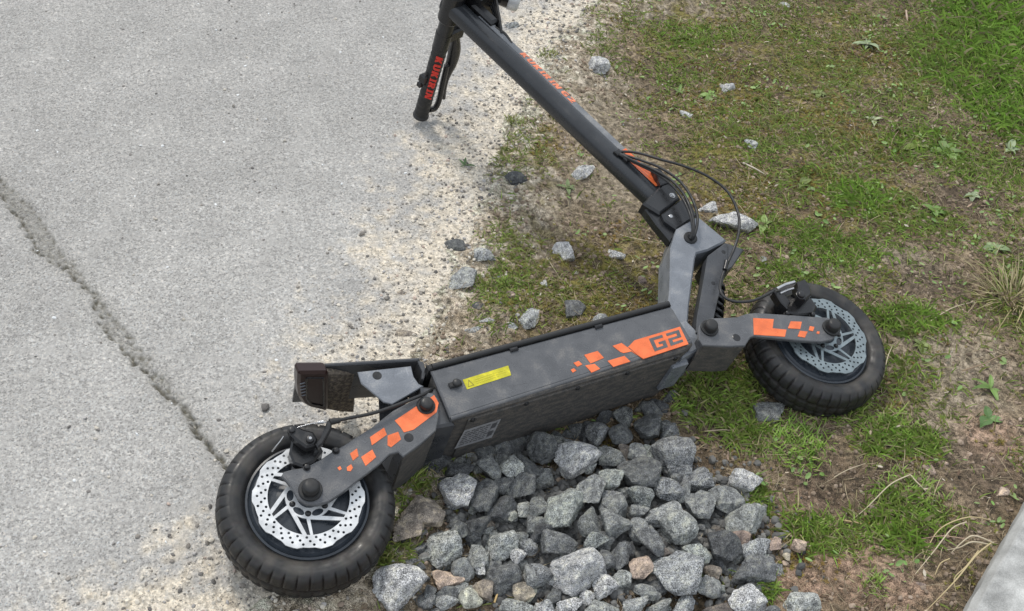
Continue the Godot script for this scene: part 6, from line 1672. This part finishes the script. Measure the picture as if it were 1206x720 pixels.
func build_litter() -> void:
	# dry stalks and bits of straw
	var xf := [[], []]; var cols := [[], []]
	var ms := [flat_strip(0.35), flat_strip(-0.8)]
	for i in 60000:
		var x := rng.randf_range(-0.35, 1.7); var z := rng.randf_range(-3.4, -0.92)
		var s := edge_s(x, z)
		if s < 0.02 or under_thing(x, z): continue
		if rng.randf() > smoothstep(0.0, 0.12, s): continue
		if n3.get_noise_2d(x * 6.0 + 40.0, z * 6.0) < rng.randf_range(-0.5, 0.45): continue
		var len := rng.randf_range(0.005, 0.022) if rng.randf() < 0.93 else rng.randf_range(0.03, 0.07)
		var k := rng.randi() % 2
		var bs := Basis(Vector3.UP, rng.randf() * TAU) * Basis(Vector3(0, 0, 1), rng.randf_range(-0.25, 0.25)) * Basis.from_scale(Vector3(len, len, clampf(len * 0.9, 0.008, 0.018)))
		xf[k].append(Transform3D(bs, Vector3(x, ground_y(x, z) + rng.randf_range(0.001, 0.005), z)))
		cols[k].append(Color(0.40, 0.33, 0.21).lerp(Color(0.15, 0.105, 0.065), rng.randf()) * rng.randf_range(0.6, 1.3))
	for k in 2: scatter("dry_litter", ["short dry straw bits littering the verge", "curled dry stalk bits littering the verge"][k], ms[k], M.straw, xf[k], cols[k])
	var bx := []; var bcol := []
	var bit := MB.new()
	var rim := [Vector3(-0.9, 0.05, 0.1), Vector3(-0.3, 0.2, 0.42), Vector3(0.5, 0.08, 0.36), Vector3(1.0, 0.22, -0.05), Vector3(0.35, 0.02, -0.4), Vector3(-0.5, 0.16, -0.34)]
	for k in 6: bit.tri(Vector3(0, 0.0, 0), rim[k], rim[(k + 1) % 6], Vector3.UP)
	for i in 5200:
		var x := rng.randf_range(-0.3, 1.45); var z := rng.randf_range(-3.0, -0.92)
		if edge_s(x, z) < 0.03 or under_thing(x, z): continue
		if n3.get_noise_2d(x * 7.0 + 90.0, z * 7.0) < rng.randf_range(-0.4, 0.5): continue
		var sc := 0.0015 + 0.0036 * pow(rng.randf(), 2.0)
		bx.append(Transform3D(Basis.from_euler(Vector3(rng.randf_range(-0.6, 0.6), rng.randf() * TAU, rng.randf_range(-0.6, 0.6))) * Basis.from_scale(Vector3(sc * 1.5, sc, sc * 1.2)), Vector3(x, ground_y(x, z) + rng.randf_range(0.001, 0.007), z)))
		bcol.append([Color(0.45, 0.37, 0.27), Color(0.34, 0.24, 0.17), Color(0.17, 0.11, 0.07), Color(0.52, 0.46, 0.37), Color(0.09, 0.065, 0.045)][rng.randi() % 5] * rng.randf_range(0.7, 1.2))
	scatter("dead_leaf_bits", "broken bits of dead leaf scattered over the verge", bit.mesh(), M.straw, bx, bcol)
	# moss: tiny spiky cushions
	var mx := []; var mc := []
	var spike := MB.new()
	for k in 6:
		var a := TAU * k / 6.0
		var d := Vector3(cos(a), 0, sin(a))
		spike.tri(d.cross(Vector3.UP) * 0.22, -d.cross(Vector3.UP) * 0.22, d * 0.8 + Vector3.UP * (0.5 + 0.4 * (k % 2)), Vector3.UP)
	for i in 110000:
		var x := rng.randf_range(-0.15, 1.7); var z := rng.randf_range(-3.4, -1.05)
		var d := n3.get_noise_2d(x * 5.0 - 13.0, z * 5.0) + 0.6 * n3.get_noise_2d(x * 20.0, z * 20.0 - 6.0)
		var ms2 := 0.0
		for e in moss_spots: ms2 = maxf(ms2, spot(e, x, z))
		if d + ms2 * 0.7 < rng.randf_range(0.05, 0.55) or bare(x, z): continue
		if edge_s(x, z) < 0.08 or under_thing(x, z): continue
		var sc := rng.randf_range(0.0025, 0.0065)
		mx.append(Transform3D(Basis(Vector3.UP, rng.randf() * TAU) * Basis.from_scale(Vector3(sc, sc, sc)), Vector3(x, ground_y(x, z) - 0.0005, z)))
		var tone := n3.get_noise_2d(x * 3.0 + 80.0, z * 3.0)
		mc.append(Color(0.20, 0.215, 0.035).lerp(Color(0.24, 0.155, 0.030), clampf(tone * 1.6 + 0.35 + rng.randf_range(-0.3, 0.3), 0.0, 1.0)) * rng.randf_range(0.6, 1.3))
	scatter("moss", "olive and rusty moss cushions over the verge soil", spike.mesh(), M.leaf, mx, mc)
	# small round leaves of creeping weeds
	var lx := []; var lc := []
	var lf := MB.new()
	for k in 8:
		var a := TAU * k / 8.0; var b := TAU * (k + 1) / 8.0
		lf.tri(Vector3(0, 0, 0), Vector3(cos(a), 0.22, sin(a) * 0.72), Vector3(cos(b), 0.22, sin(b) * 0.72), Vector3.UP)
	for i in 9000:
		var x := rng.randf_range(0.05, 1.45); var z := rng.randf_range(-3.0, -0.98)
		var d := n3.get_noise_2d(x * 4.5 + 21.0, z * 4.5) + 0.9 * n3.get_noise_2d(x * 15.0, z * 15.0 - 16.0)
		if d + (x - 0.6) * 0.3 < rng.randf_range(0.25, 0.6): continue
		if edge_s(x, z) < 0.12 or under_thing(x, z): continue
		var sc := rng.randf_range(0.0018, 0.0056)
		lx.append(Transform3D(Basis.from_euler(Vector3(rng.randf_range(-0.5, 0.5), rng.randf() * TAU, rng.randf_range(-0.5, 0.5))) * Basis.from_scale(Vector3(sc * 1.3, sc, sc)), Vector3(x, ground_y(x, z) + rng.randf_range(0.002, 0.010), z)))
		lc.append(Color(0.14, 0.26, 0.055).lerp(Color(0.25, 0.34, 0.12), rng.randf()) * rng.randf_range(0.7, 1.2))
	scatter("creeping_weed", "small round pale green leaves creeping among the grass", lf.mesh(), M.leaf, lx, lc)
	# grit along the broken edge and crumbs of soil
	var pebble := stone_shape(777, 1, 7)
	var gx := []; var gcol := []
	for i in 34000:
		var x := rng.randf_range(-0.75, 0.35); var z := rng.randf_range(-3.05, -0.9)
		var s := edge_s(x, z)
		var dens := exp(-pow((s + 0.02) / 0.11, 2.0)) + 0.012
		if s > 0.05: dens *= 0.35
		if rng.randf() > dens: continue
		var sc := 0.0010 + 0.0034 * pow(rng.randf(), 2.6)
		if rng.randf() < 0.01: sc *= 2.2
		gx.append(Transform3D(Basis.from_euler(Vector3(rng.randf() * TAU, rng.randf() * TAU, 0)) * Basis.from_scale(Vector3(sc, sc * 0.75, sc * rng.randf_range(0.7, 1.1))), Vector3(x, ground_y(x, z) + sc * 0.3, z)))
		var c := Color(0.60, 0.55, 0.465)
		var t := rng.randf()
		if t < 0.26: c = Color(0.27, 0.245, 0.215)
		elif t < 0.40: c = Color(0.42, 0.40, 0.38)
		elif t < 0.44: c = Color(0.48, 0.38, 0.32)
		elif t < 0.55: c = Color(0.15, 0.14, 0.13)
		gcol.append(c * rng.randf_range(0.8, 1.15))
	scatter("sand_grit", "pale sandy grit along the broken asphalt edge", pebble, M.grit, gx, gcol)
	var sx := []; var scc := []
	for i in 30000:
		var x := rng.randf_range(-0.25, 1.4); var z := rng.randf_range(-3.0, -0.92)
		if edge_s(x, z) < 0.04 or under_thing(x, z): continue
		if n3.get_noise_2d(x * 5.0 + 60.0, z * 5.0) < rng.randf_range(-0.5, 0.5): continue
		var sc := 0.0012 + 0.0042 * pow(rng.randf(), 3.0)
		sx.append(Transform3D(Basis.from_euler(Vector3(rng.randf() * TAU, rng.randf() * TAU, 0)) * Basis.from_scale(Vector3(sc, sc * 0.7, sc)), Vector3(x, ground_y(x, z) + sc * 0.25, z)))
		scc.append(Color(0.22, 0.165, 0.115).lerp(Color(0.40, 0.31, 0.24), pow(rng.randf(), 1.6)) * rng.randf_range(0.7, 1.2))
	scatter("soil_crumbs", "brown crumbs of soil and tiny pebbles over the verge", pebble, M.grit, sx, scc)
	# stray pale and dark chips lying on the asphalt
	var cx := []; var ccx := []
	for i in 260:
		var x := rng.randf_range(-1.35, 0.0); var z := rng.randf_range(-2.9, -0.9)
		if edge_s(x, z) > -0.12: continue
		var sc := rng.randf_range(0.0012, 0.0032)
		cx.append(Transform3D(Basis.from_euler(Vector3(rng.randf() * TAU, rng.randf() * TAU, 0)) * Basis.from_scale(Vector3(sc * 1.3, sc * 0.6, sc)), Vector3(x, ground_y(x, z) + sc * 0.2, z)))
		ccx.append(Color(0.75, 0.76, 0.75) if rng.randf() < 0.45 else Color(0.20, 0.185, 0.17))
	scatter("asphalt_chips", "stray pale and dark chips on the paved lane", pebble, M.grit, cx, ccx)
	# fine stone chips between the crushed stones
	var hx := []; var hcx := []
	for i in 9000:
		var q := HEAP[0].lerp(HEAP[1], rng.randf())
		var x := q.x + rng.randfn() * 0.065; var z := q.y + rng.randfn() * 0.060
		if edge_s(x, z) < -0.02: continue
		var sc := 0.0018 + 0.0066 * pow(rng.randf(), 2.0)
		hx.append(Transform3D(Basis.from_euler(Vector3(rng.randf() * TAU, rng.randf() * TAU, 0)) * Basis.from_scale(Vector3(sc, sc * 0.75, sc)), Vector3(x, ground_y(x, z) + sc * 0.4, z)))
		hcx.append(Color(0.075, 0.075, 0.075).lerp(Color(0.22, 0.215, 0.20), rng.randf()) * rng.randf_range(0.6, 1.2))
	scatter("stone_chips", "grey stone chips filling gaps between the crushed stones", pebble, M.grit, hx, hcx)

const HEAP := [Vector2(0.0125, -1.0976), Vector2(0.3161, -1.1800)]

func leaf_mesh(wid: float, droop: float) -> ArrayMesh:      # a unit-long leaf along +x, rising then drooping
	var b := mb()
	var k := 6
	for i in k:
		var t0 := i / float(k); var t1 := (i + 1) / float(k)
		var f := func(t: float) -> Vector3: return Vector3(t, 0.42 * t - droop * t * t, 0)
		var g := func(t: float) -> float: return wid * sin(PI * pow(clampf(t, 0.02, 0.99), 0.75)) + 0.012
		var p0: Vector3 = f.call(t0); var p1: Vector3 = f.call(t1)
		var w0 := Vector3(0, 0.35 * wid, g.call(t0)); var w1 := Vector3(0, 0.35 * wid, g.call(t1))
		for s in [1.0, -1.0]:
			var u0 := Vector3(0, w0.y * (0.4 if i == 0 else 1.0), w0.z * s); var u1 := Vector3(0, w1.y * (0.0 if i == k - 1 else 1.0), w1.z * s)
			b.quad(p0, p1, p1 + u1, p0 + u0, Vector3.UP)
	return b.mesh()

func weed(at: Vector2, leaves: int, size: float, wid: float, droop: float, col: Color, label: String, called := "weed_plant", category := "weed") -> void:
	var o := thing(called, label, category, Vector3(at.x, ground_y(at.x, at.y), at.y), "weeds on the verge")
	var lm := leaf_mesh(wid, droop)
	for i in leaves:
		var m := std((col * rng.randf_range(0.75, 1.2)).linear_to_srgb(), 0.55); m.backlight = Color(0.3, 0.35, 0.15)
		var s := size * rng.randf_range(0.5, 1.2)
		var bs := Basis(Vector3.UP, TAU * i / leaves + rng.randf_range(-0.5, 0.5)) * Basis(Vector3(0, 0, 1), rng.randf_range(-0.15, 0.45)) * Basis.from_scale(Vector3(s, s, s))
		obj("leaf", lm, m, o, Transform3D(bs, Vector3(0, 0.001, 0)))

func tuft(at: Vector2, n: int, rad: float, len: float, fresh: float, lean: float, label: String, dry := false) -> void:
	var b := mb()
	var y0 := ground_y(at.x, at.y)
	var spread := 0.7 if dry else 2.6
	for i in n:
		var a := rng.randf() * TAU; var r := rad * sqrt(rng.randf()) * rng.randf_range(0.6, 1.25)
		var x := at.x + cos(a) * r; var z := at.y + sin(a) * r
		b.col = (Color(0.42, 0.36, 0.20).lerp(Color(0.24, 0.20, 0.09), rng.randf()) if dry and rng.randf() < 0.8 else green(fresh))
		var l := len * rng.randf_range(0.4, 1.1); var w := rng.randf_range(0.0009, 0.0017)
		var dir := Vector3(cos(a + rng.randf_range(-spread, spread)), 0, sin(a + rng.randf_range(-spread, spread)))
		var lift := rng.randf_range(0.35, 1.0)
		var bend := rng.randf_range(0.2, lean)
		var side := dir.cross(Vector3.UP).normalized()
		var base := Vector3(x - at.x, ground_y(x, z) - y0 - 0.002, z - at.y)
		var prev := base; var pw := side * w
		for k in 4:
			var t := (k + 1) / 4.0
			var p := base + dir * l * (0.25 * t + bend * t * t * 0.6) + Vector3.UP * l * lift * (t - bend * 0.42 * t * t)
			var nw := side * w * (1.0 - t * t * 0.9)
			b.quad(prev - pw, p - nw, p + nw, prev + pw, Vector3.UP)
			prev = p; pw = nw
	var o := obj("dry_tussock" if dry else "grass_tuft", b.mesh(), M.leaf)
	o.position = Vector3(at.x, y0, at.y)
	tag(o, label, "grass tuft", "grass tufts on the verge")

func stalk(path: Array, r: float, col: Color, label: String, called := "dry_stalk", category := "dry stalk") -> void:
	var first: Vector3 = path[0]
	var base := Vector3(first.x, ground_y(first.x, first.z), first.z)
	var pts := []
	for p: Vector3 in path: pts.append(Vector3(p.x, ground_y(p.x, p.z) + p.y, p.z) - base)
	var b := mb(col); b.tube(curve(pts, 0.008), PackedFloat32Array([r * 0.8, r * 0.75, r * 0.35]), 6)
	var o := obj(called, b.mesh(), M.straw); o.position = base
	tag(o, label, category, "dry stalks lying on the verge")

func build_plants() -> void:
	tuft(Vector2(0.4890, -1.3416), 630, 0.057, 0.026, 0.95, 0.90, "dense fresh green grass tuft below the front wheel")
	tuft(Vector2(0.6672, -1.3755), 450, 0.052, 0.022, 0.80, 0.90, "loose green grass tuft right of the front wheel in bare soil")
	tuft(Vector2(0.6527, -1.2331), 450, 0.057, 0.025, 0.80, 0.90, "wide green grass tuft left of the kerb slab")
	tuft(Vector2(0.5207, -1.1579), 360, 0.046, 0.022, 0.80, 0.90, "green grass tuft between the heap and the kerb")
	tuft(Vector2(0.5576, -1.0576), 135, 0.021, 0.020, 0.80, 0.80, "small grass tuft near the bottom edge by sandy soil")
	tuft(Vector2(0.4003, -1.0491), 135, 0.018, 0.019, 0.80, 0.80, "small grass tuft squeezed between stones at the bottom edge")
	tuft(Vector2(0.3998, -1.2185), 135, 0.025, 0.019, 0.80, 0.80, "small grass tuft growing over the pale sunk stone")
	tuft(Vector2(-0.0097, -2.2249), 165, 0.023, 0.017, 0.35, 0.70, "small dull grass tuft on the sandy edge left of the stem")
	tuft(Vector2(0.0603, -2.5285), 135, 0.025, 0.017, 0.30, 0.70, "faint dull grass tuft right of the stem lettering")
	tuft(Vector2(0.7255, -2.0628), 360, 0.037, 0.022, 0.95, 0.80, "round bright grass tuft in the middle of the verge")
	tuft(Vector2(0.7539, -1.6649), 390, 0.057, 0.021, 0.85, 0.80, "spreading green tuft upper right of the front wheel")
	tuft(Vector2(0.6685, -1.8515), 300, 0.057, 0.019, 0.80, 0.80, "low green tuft above the front wheel")
	tuft(Vector2(1.1475, -2.4099), 630, 0.081, 0.028, 1.00, 0.70, "lush grass tuft at the right edge of the photo")
	tuft(Vector2(1.2030, -2.7807), 630, 0.092, 0.030, 1.00, 0.70, "lush tall grass tuft in the upper right corner")
	tuft(Vector2(0.4394, -2.7323), 300, 0.057, 0.019, 0.75, 0.80, "light green tuft near the top edge")
	tuft(Vector2(-0.0107, -1.6875), 165, 0.032, 0.014, 0.75, 0.70, "small green clump between the grey stones on the sandy edge")
	tuft(Vector2(0.9633, -1.7426), 150, 0.045, 0.085, 0.30, 1.50, "dry yellow grass tussock at the right edge of the photo", true)
	weed(Vector2(0.8763, -2.7197), 9, 0.040, 0.16, 0.50, Color(0.2500, 0.3100, 0.1700), "pale grey-green rosette weed near the top right")
	weed(Vector2(0.4487, -2.4445), 7, 0.040, 0.20, 0.90, Color(0.1700, 0.2700, 0.0600), "broad leaved weed left of the bright white stone lump")
	weed(Vector2(0.3740, -2.4457), 5, 0.032, 0.12, 0.20, Color(0.1300, 0.2200, 0.0450), "upright narrow leaved weed left of the broad leaved one")
	weed(Vector2(0.9585, -2.2355), 10, 0.046, 0.20, 0.60, Color(0.1200, 0.2000, 0.0350), "bushy dark green weed right of centre on the verge")
	weed(Vector2(0.8968, -2.2576), 8, 0.038, 0.22, 0.60, Color(0.1500, 0.2000, 0.0350), "bushy olive weed left of the dark green one")
	weed(Vector2(0.8238, -2.3717), 6, 0.022, 0.24, 0.40, Color(0.3400, 0.3800, 0.2200), "tiny pale whitish weed above the bushy weeds")
	weed(Vector2(1.1098, -2.2646), 8, 0.034, 0.22, 0.60, Color(0.2500, 0.3100, 0.1700), "pale rosette weed at the right edge")
	weed(Vector2(0.9760, -1.9066), 8, 0.032, 0.24, 0.50, Color(0.2200, 0.3000, 0.1300), "pale rosette weed above the dry tussock")
	weed(Vector2(0.8299, -1.4171), 3, 0.034, 0.30, 0.30, Color(0.1000, 0.1900, 0.0500), "single dark green leafy weed near the kerb")
	weed(Vector2(0.8557, -1.4946), 7, 0.038, 0.12, 0.50, Color(0.1300, 0.2200, 0.0450), "narrow leaved weed on bare soil right of the front wheel")
	weed(Vector2(0.5108, -1.9457), 9, 0.030, 0.22, 0.60, Color(0.2000, 0.2800, 0.0800), "pale green leafy weed beside the large flat stone")
	weed(Vector2(0.1052, -2.0091), 7, 0.026, 0.16, 0.50, Color(0.1500, 0.2000, 0.0800), "small green weed below the whitish flake")
	weed(Vector2(-0.1130, -2.0472), 5, 0.026, 0.14, 0.30, Color(0.1000, 0.1600, 0.0600), "small dark weed alone on the sand")
	weed(Vector2(0.8757, -2.0080), 8, 0.026, 0.24, 0.60, Color(0.1300, 0.2200, 0.0450), "small green weed below the bushy weeds")
	weed(Vector2(0.6126, -2.0943), 8, 0.024, 0.26, 0.60, Color(0.1500, 0.1900, 0.0500), "small olive weed in the middle of the verge")
	weed(Vector2(0.6224, -1.4797), 8, 0.028, 0.24, 0.60, Color(0.1300, 0.2200, 0.0450), "small green weed right of the front tyre")
	weed(Vector2(0.7544, -1.5975), 7, 0.030, 0.26, 0.60, Color(0.1500, 0.1900, 0.0500), "low leafy weed under the spreading tuft")
	weed(Vector2(0.4187, -1.5980), 5, 0.022, 0.20, 0.60, Color(0.1300, 0.2200, 0.0450), "small weed behind the front swingarm")
	weed(Vector2(0.7109, -2.4671), 7, 0.024, 0.26, 0.60, Color(0.1500, 0.1900, 0.0500), "small olive weed right of the white stone lump")
	weed(Vector2(0.9737, -2.0757), 6, 0.026, 0.26, 0.60, Color(0.2500, 0.3100, 0.1700), "little pale weed left of the right edge")
	stalk([Vector3(0.7537, 0.0120, -1.1375), Vector3(0.7144, 0.0300, -1.0981), Vector3(0.6727, 0.0250, -1.0537), Vector3(0.6280, 0.0040, -1.0156)], 0.0016, Color(0.5000, 0.4000, 0.2200), "thick yellow dry stalk running from the kerb to the bottom edge", "dry_stalk", "dry stalk")
	stalk([Vector3(0.7669, 0.0080, -1.1905), Vector3(0.7247, 0.0200, -1.1754), Vector3(0.6877, 0.0220, -1.1618), Vector3(0.6668, 0.0120, -1.1455), Vector3(0.6426, 0.0040, -1.1055)], 0.0014, Color(0.5000, 0.4000, 0.2200), "arched yellow dry stalk above the kerb plant", "dry_stalk", "dry stalk")
	stalk([Vector3(0.7198, 0.0200, -1.1668), Vector3(0.6963, 0.0200, -1.1573), Vector3(0.6607, 0.0100, -1.1178), Vector3(0.6247, 0.0040, -1.0782)], 0.0013, Color(0.5500, 0.4700, 0.3300), "pale dry stalk lying parallel to the arched one", "dry_stalk", "dry stalk")
	stalk([Vector3(0.7564, 0.0120, -1.1376), Vector3(0.7268, 0.0250, -1.1389), Vector3(0.7107, 0.0220, -1.1339), Vector3(0.6881, 0.0060, -1.1192)], 0.0018, Color(0.5500, 0.4700, 0.3300), "flat pale dry leaf curling left from the kerb", "dry_leaf", "dry leaf")
	stalk([Vector3(0.7534, 0.0100, -1.1342), Vector3(0.7142, 0.0300, -1.1217), Vector3(0.6970, 0.0200, -1.1187), Vector3(0.6818, 0.0060, -1.1252)], 0.0016, Color(0.5500, 0.4700, 0.3300), "second pale dry leaf just below the curling one", "dry_leaf", "dry leaf")
	stalk([Vector3(0.7242, 0.0200, -1.1139), Vector3(0.6985, 0.0200, -1.0845), Vector3(0.6778, 0.0140, -1.0663), Vector3(0.6792, 0.0040, -1.0508)], 0.0014, Color(0.5000, 0.4000, 0.2200), "short dry stalk bending down beside the kerb", "dry_stalk", "dry stalk")
	stalk([Vector3(0.6804, 0.0100, -1.1032), Vector3(0.6658, 0.0100, -1.0962), Vector3(0.6542, 0.0040, -1.0782)], 0.0012, Color(0.5000, 0.4000, 0.2200), "tiny curled dry stalk in the grass", "dry_stalk", "dry stalk")
	stalk([Vector3(0.7110, 0.0160, -1.1385), Vector3(0.6791, 0.0140, -1.1447), Vector3(0.6474, 0.0120, -1.1412)], 0.0010, Color(0.4500, 0.3000, 0.2200), "thin reddish stem with a small pale tip", "dry_stalk", "dry stalk")
	stalk([Vector3(0.6582, 0.0100, -1.2692), Vector3(0.6201, 0.0200, -1.2444), Vector3(0.5821, 0.0100, -1.2123), Vector3(0.5533, 0.0040, -1.1882)], 0.0013, Color(0.5500, 0.4700, 0.3300), "pale dry stalk across the grass tuft by the gouge", "dry_stalk", "dry stalk")
	stalk([Vector3(0.6582, 0.0100, -1.2692), Vector3(0.6643, 0.0120, -1.2502), Vector3(0.6769, 0.0060, -1.2383)], 0.0013, Color(0.5500, 0.4700, 0.3300), "short pale stalk joining the tip of a longer one", "dry_stalk", "dry stalk")
	stalk([Vector3(0.5320, 0.0040, -1.1887), Vector3(0.5593, 0.0060, -1.1803), Vector3(0.5827, 0.0040, -1.1749)], 0.0018, Color(0.5000, 0.3800, 0.2000), "short tan stalk lying by the middle tuft", "dry_stalk", "dry stalk")
	stalk([Vector3(0.8147, 0.0040, -1.5329), Vector3(0.8542, 0.0120, -1.5469), Vector3(0.9020, 0.0080, -1.5763), Vector3(0.9327, 0.0040, -1.5713)], 0.0016, Color(0.2800, 0.2000, 0.1300), "brown dry twig on bare soil near the right edge", "twig", "twig")
	stalk([Vector3(0.4902, 0.0040, -2.1492), Vector3(0.5145, 0.0080, -2.1260), Vector3(0.5354, 0.0040, -2.1110)], 0.0028, Color(0.5000, 0.4400, 0.3600), "pale barkless twig above the large flat stone", "twig", "twig")
	stalk([Vector3(0.6682, 0.0040, -1.5105), Vector3(0.6789, 0.0140, -1.5443), Vector3(0.6992, 0.0060, -1.5875)], 0.0012, Color(0.5500, 0.4700, 0.3300), "dry stalk arching right of the front wheel", "dry_stalk", "dry stalk")
	stalk([Vector3(0.7625, 0.0040, -1.6375), Vector3(0.8288, 0.0120, -1.6902), Vector3(0.8894, 0.0060, -1.7307)], 0.0012, Color(0.5500, 0.4700, 0.3300), "long pale stalk leaning towards the dry tussock", "dry_stalk", "dry stalk")
	stalk([Vector3(0.2105, 0.0030, -1.8772), Vector3(0.2439, 0.0050, -1.8661), Vector3(0.2980, 0.0030, -1.8562)], 0.0010, Color(0.5500, 0.4700, 0.3300), "thin pale stalk left of the neck", "dry_stalk", "dry stalk")
	stalk([Vector3(0.0410, 0.0030, -2.0000), Vector3(0.0694, 0.0060, -1.9802), Vector3(0.0907, 0.0030, -1.9652)], 0.0010, Color(0.2800, 0.2000, 0.1300), "thin brown twig left of the stem middle", "twig", "twig")
	stalk([Vector3(0.0624, 0.0030, -1.7830), Vector3(0.0740, 0.0060, -1.7543), Vector3(0.0889, 0.0030, -1.7334)], 0.0009, Color(0.5500, 0.4700, 0.3300), "thin straw below the bumpy white stone", "dry_stalk", "dry stalk")
	stalk([Vector3(0.8729, 0.0030, -2.3279), Vector3(0.8419, 0.0120, -2.2660), Vector3(0.8322, 0.0030, -2.2276)], 0.0012, Color(0.2800, 0.2000, 0.1300), "brown stalk left of the bushy weeds", "dry_stalk", "dry stalk")
	stalk([Vector3(1.0195, 0.0030, -2.9200), Vector3(1.0134, 0.0030, -2.8719)], 0.0035, Color(0.4800, 0.3600, 0.2800), "short pinkish wood chip at the top edge", "wood_chip", "wood chip")
	stalk([Vector3(0.5411, 0.0030, -1.2773), Vector3(0.5618, 0.0100, -1.2852), Vector3(0.5938, 0.0030, -1.2986)], 0.0010, Color(0.5500, 0.4700, 0.3300), "thin straw across the gouged soil", "dry_stalk", "dry stalk")
	stalk([Vector3(0.3330, 0.0030, -1.3523), Vector3(0.3681, 0.0080, -1.3538), Vector3(0.4076, 0.0030, -1.3550)], 0.0012, Color(0.4500, 0.3600, 0.2600), "pale straw between heap and fresh tuft", "dry_stalk", "dry stalk")
	stalk([Vector3(-0.0061, 0.0060, -0.9907), Vector3(-0.0019, 0.0100, -1.0056), Vector3(-0.0010, 0.0080, -1.0144)], 0.0022, Color(0.6200, 0.4400, 0.2000), "small orange-tan wood chip among the stones", "wood_chip", "wood chip")
	stalk([Vector3(0.9413, 0.0030, -1.6530), Vector3(0.9606, 0.0200, -1.6830), Vector3(0.9976, 0.0100, -1.7586)], 0.0012, Color(0.5000, 0.4000, 0.2200), "dry stalk leaning from the tussock at the right", "dry_stalk", "dry stalk")

func build_kerb() -> void:
	var a := KERB[0] as Vector2; var b := KERB[1] as Vector2
	var d := (b - a).normalized(); var q := d.orthogonal() * KERB_SIDE
	var ctr := (a + b) * 0.5
	var t := Transform3D(Basis(Vector3(d.x, 0, d.y), Vector3.UP, Vector3(d.x, 0, d.y).cross(Vector3.UP)), Vector3(ctr.x, 0, ctr.y))
	var sgn := signf(Vector3(q.x, 0, q.y).dot(t.basis.z))
	var m := mb()
	# a cast slab with a worn arris, long side facing the verge
	var prof := P2([Vector2(0, -0.10), Vector2(0.40, -0.10), Vector2(0.40, -0.004), Vector2(0.019, -0.004), Vector2(0.0165, -0.0052), Vector2(0.0075, -0.0155), Vector2(0.0065, -0.018), Vector2(0.002, -0.04)])
	var nseg := 60
	for k in nseg:
		var x0 := -0.75 + 1.5 * k / nseg; var x1 := x0 + 1.5 / nseg
		for i in prof.size():
			var p := prof[i]; var r := prof[(i + 1) % prof.size()]
			var j := func(pp: Vector2, x: float) -> Vector3:
				var wob := n2.get_noise_2d(x * 26.0, pp.y * 200.0) * (0.003 if pp.x < 0.02 else 0.0)
				return t * Vector3(x, pp.y + wob * 0.4, (pp.x + wob) * sgn)
			var e := r - p
			var out := t.basis * Vector3(0, -e.x, e.y * sgn)
			m.quad(j.call(p, x0), j.call(p, x1), j.call(r, x1), j.call(r, x0), out)
	var o := obj("kerb_slab", m.mesh(), M.concrete)
	tag(o, "grey concrete kerb slab cut off by the lower right corner", "kerb")

# ---------------------------------------------------------------- scene
func _ready() -> void:
	rng.seed = 20240611
	# camera
	var cam := Camera3D.new(); cam.name = "camera"
	cam.transform = Transform3D(Basis(Vector3(0.9990, 0.0340, -0.0301), Vector3(-0.0454, 0.7482, -0.6619), Vector3(-0.0000, 0.6626, 0.7490)), Vector3(0.0000, 1.4212, 0.0000))
	cam.fov = 29.089; cam.near = 0.05; cam.far = 400.0
	add_child(cam); cam.current = true
	# sky: high even cloud
	var env := Environment.new()
	var sky := Sky.new(); var sm := ProceduralSkyMaterial.new()
	sm.sky_top_color = Color(0.88, 0.91, 0.95); sm.sky_horizon_color = Color(0.66, 0.69, 0.73); sm.sky_curve = 0.2
	sm.ground_horizon_color = Color(0.5, 0.5, 0.48); sm.ground_bottom_color = Color(0.35, 0.35, 0.33)
	sm.sun_angle_max = 40.0
	sky.sky_material = sm
	env.background_mode = Environment.BG_SKY; env.sky = sky
	env.background_energy_multiplier = 1.0
	env.tonemap_mode = Environment.TONE_MAPPER_LINEAR
	env.tonemap_exposure = 1.29
	env.sdfgi_enabled = true; env.ssao_enabled = true; env.ssil_enabled = true
	var we := WorldEnvironment.new(); we.name = "world"; we.environment = env; add_child(we)
	var sun := DirectionalLight3D.new(); sun.name = "sun"
	sun.light_energy = 0.5; sun.light_angular_distance = 11.0; sun.light_color = Color(1.0, 0.975, 0.94); sun.shadow_enabled = true
	sun.rotation_degrees = Vector3(-62, -155, 0)
	add_child(sun)
	for p in [[n1, 11, 1.0], [n2, 12, 1.0], [n3, 13, 1.0]]:
		p[0].seed = p[1]; p[0].frequency = p[2]; p[0].noise_type = FastNoiseLite.TYPE_SIMPLEX_SMOOTH; p[0].fractal_octaves = 3
	make_textures()
	make_materials()
	build_ground()
	build_kerb()
	await build_scooter()
	build_stones()
	build_grass()
	build_litter()
	build_plants()
	name_repeats()
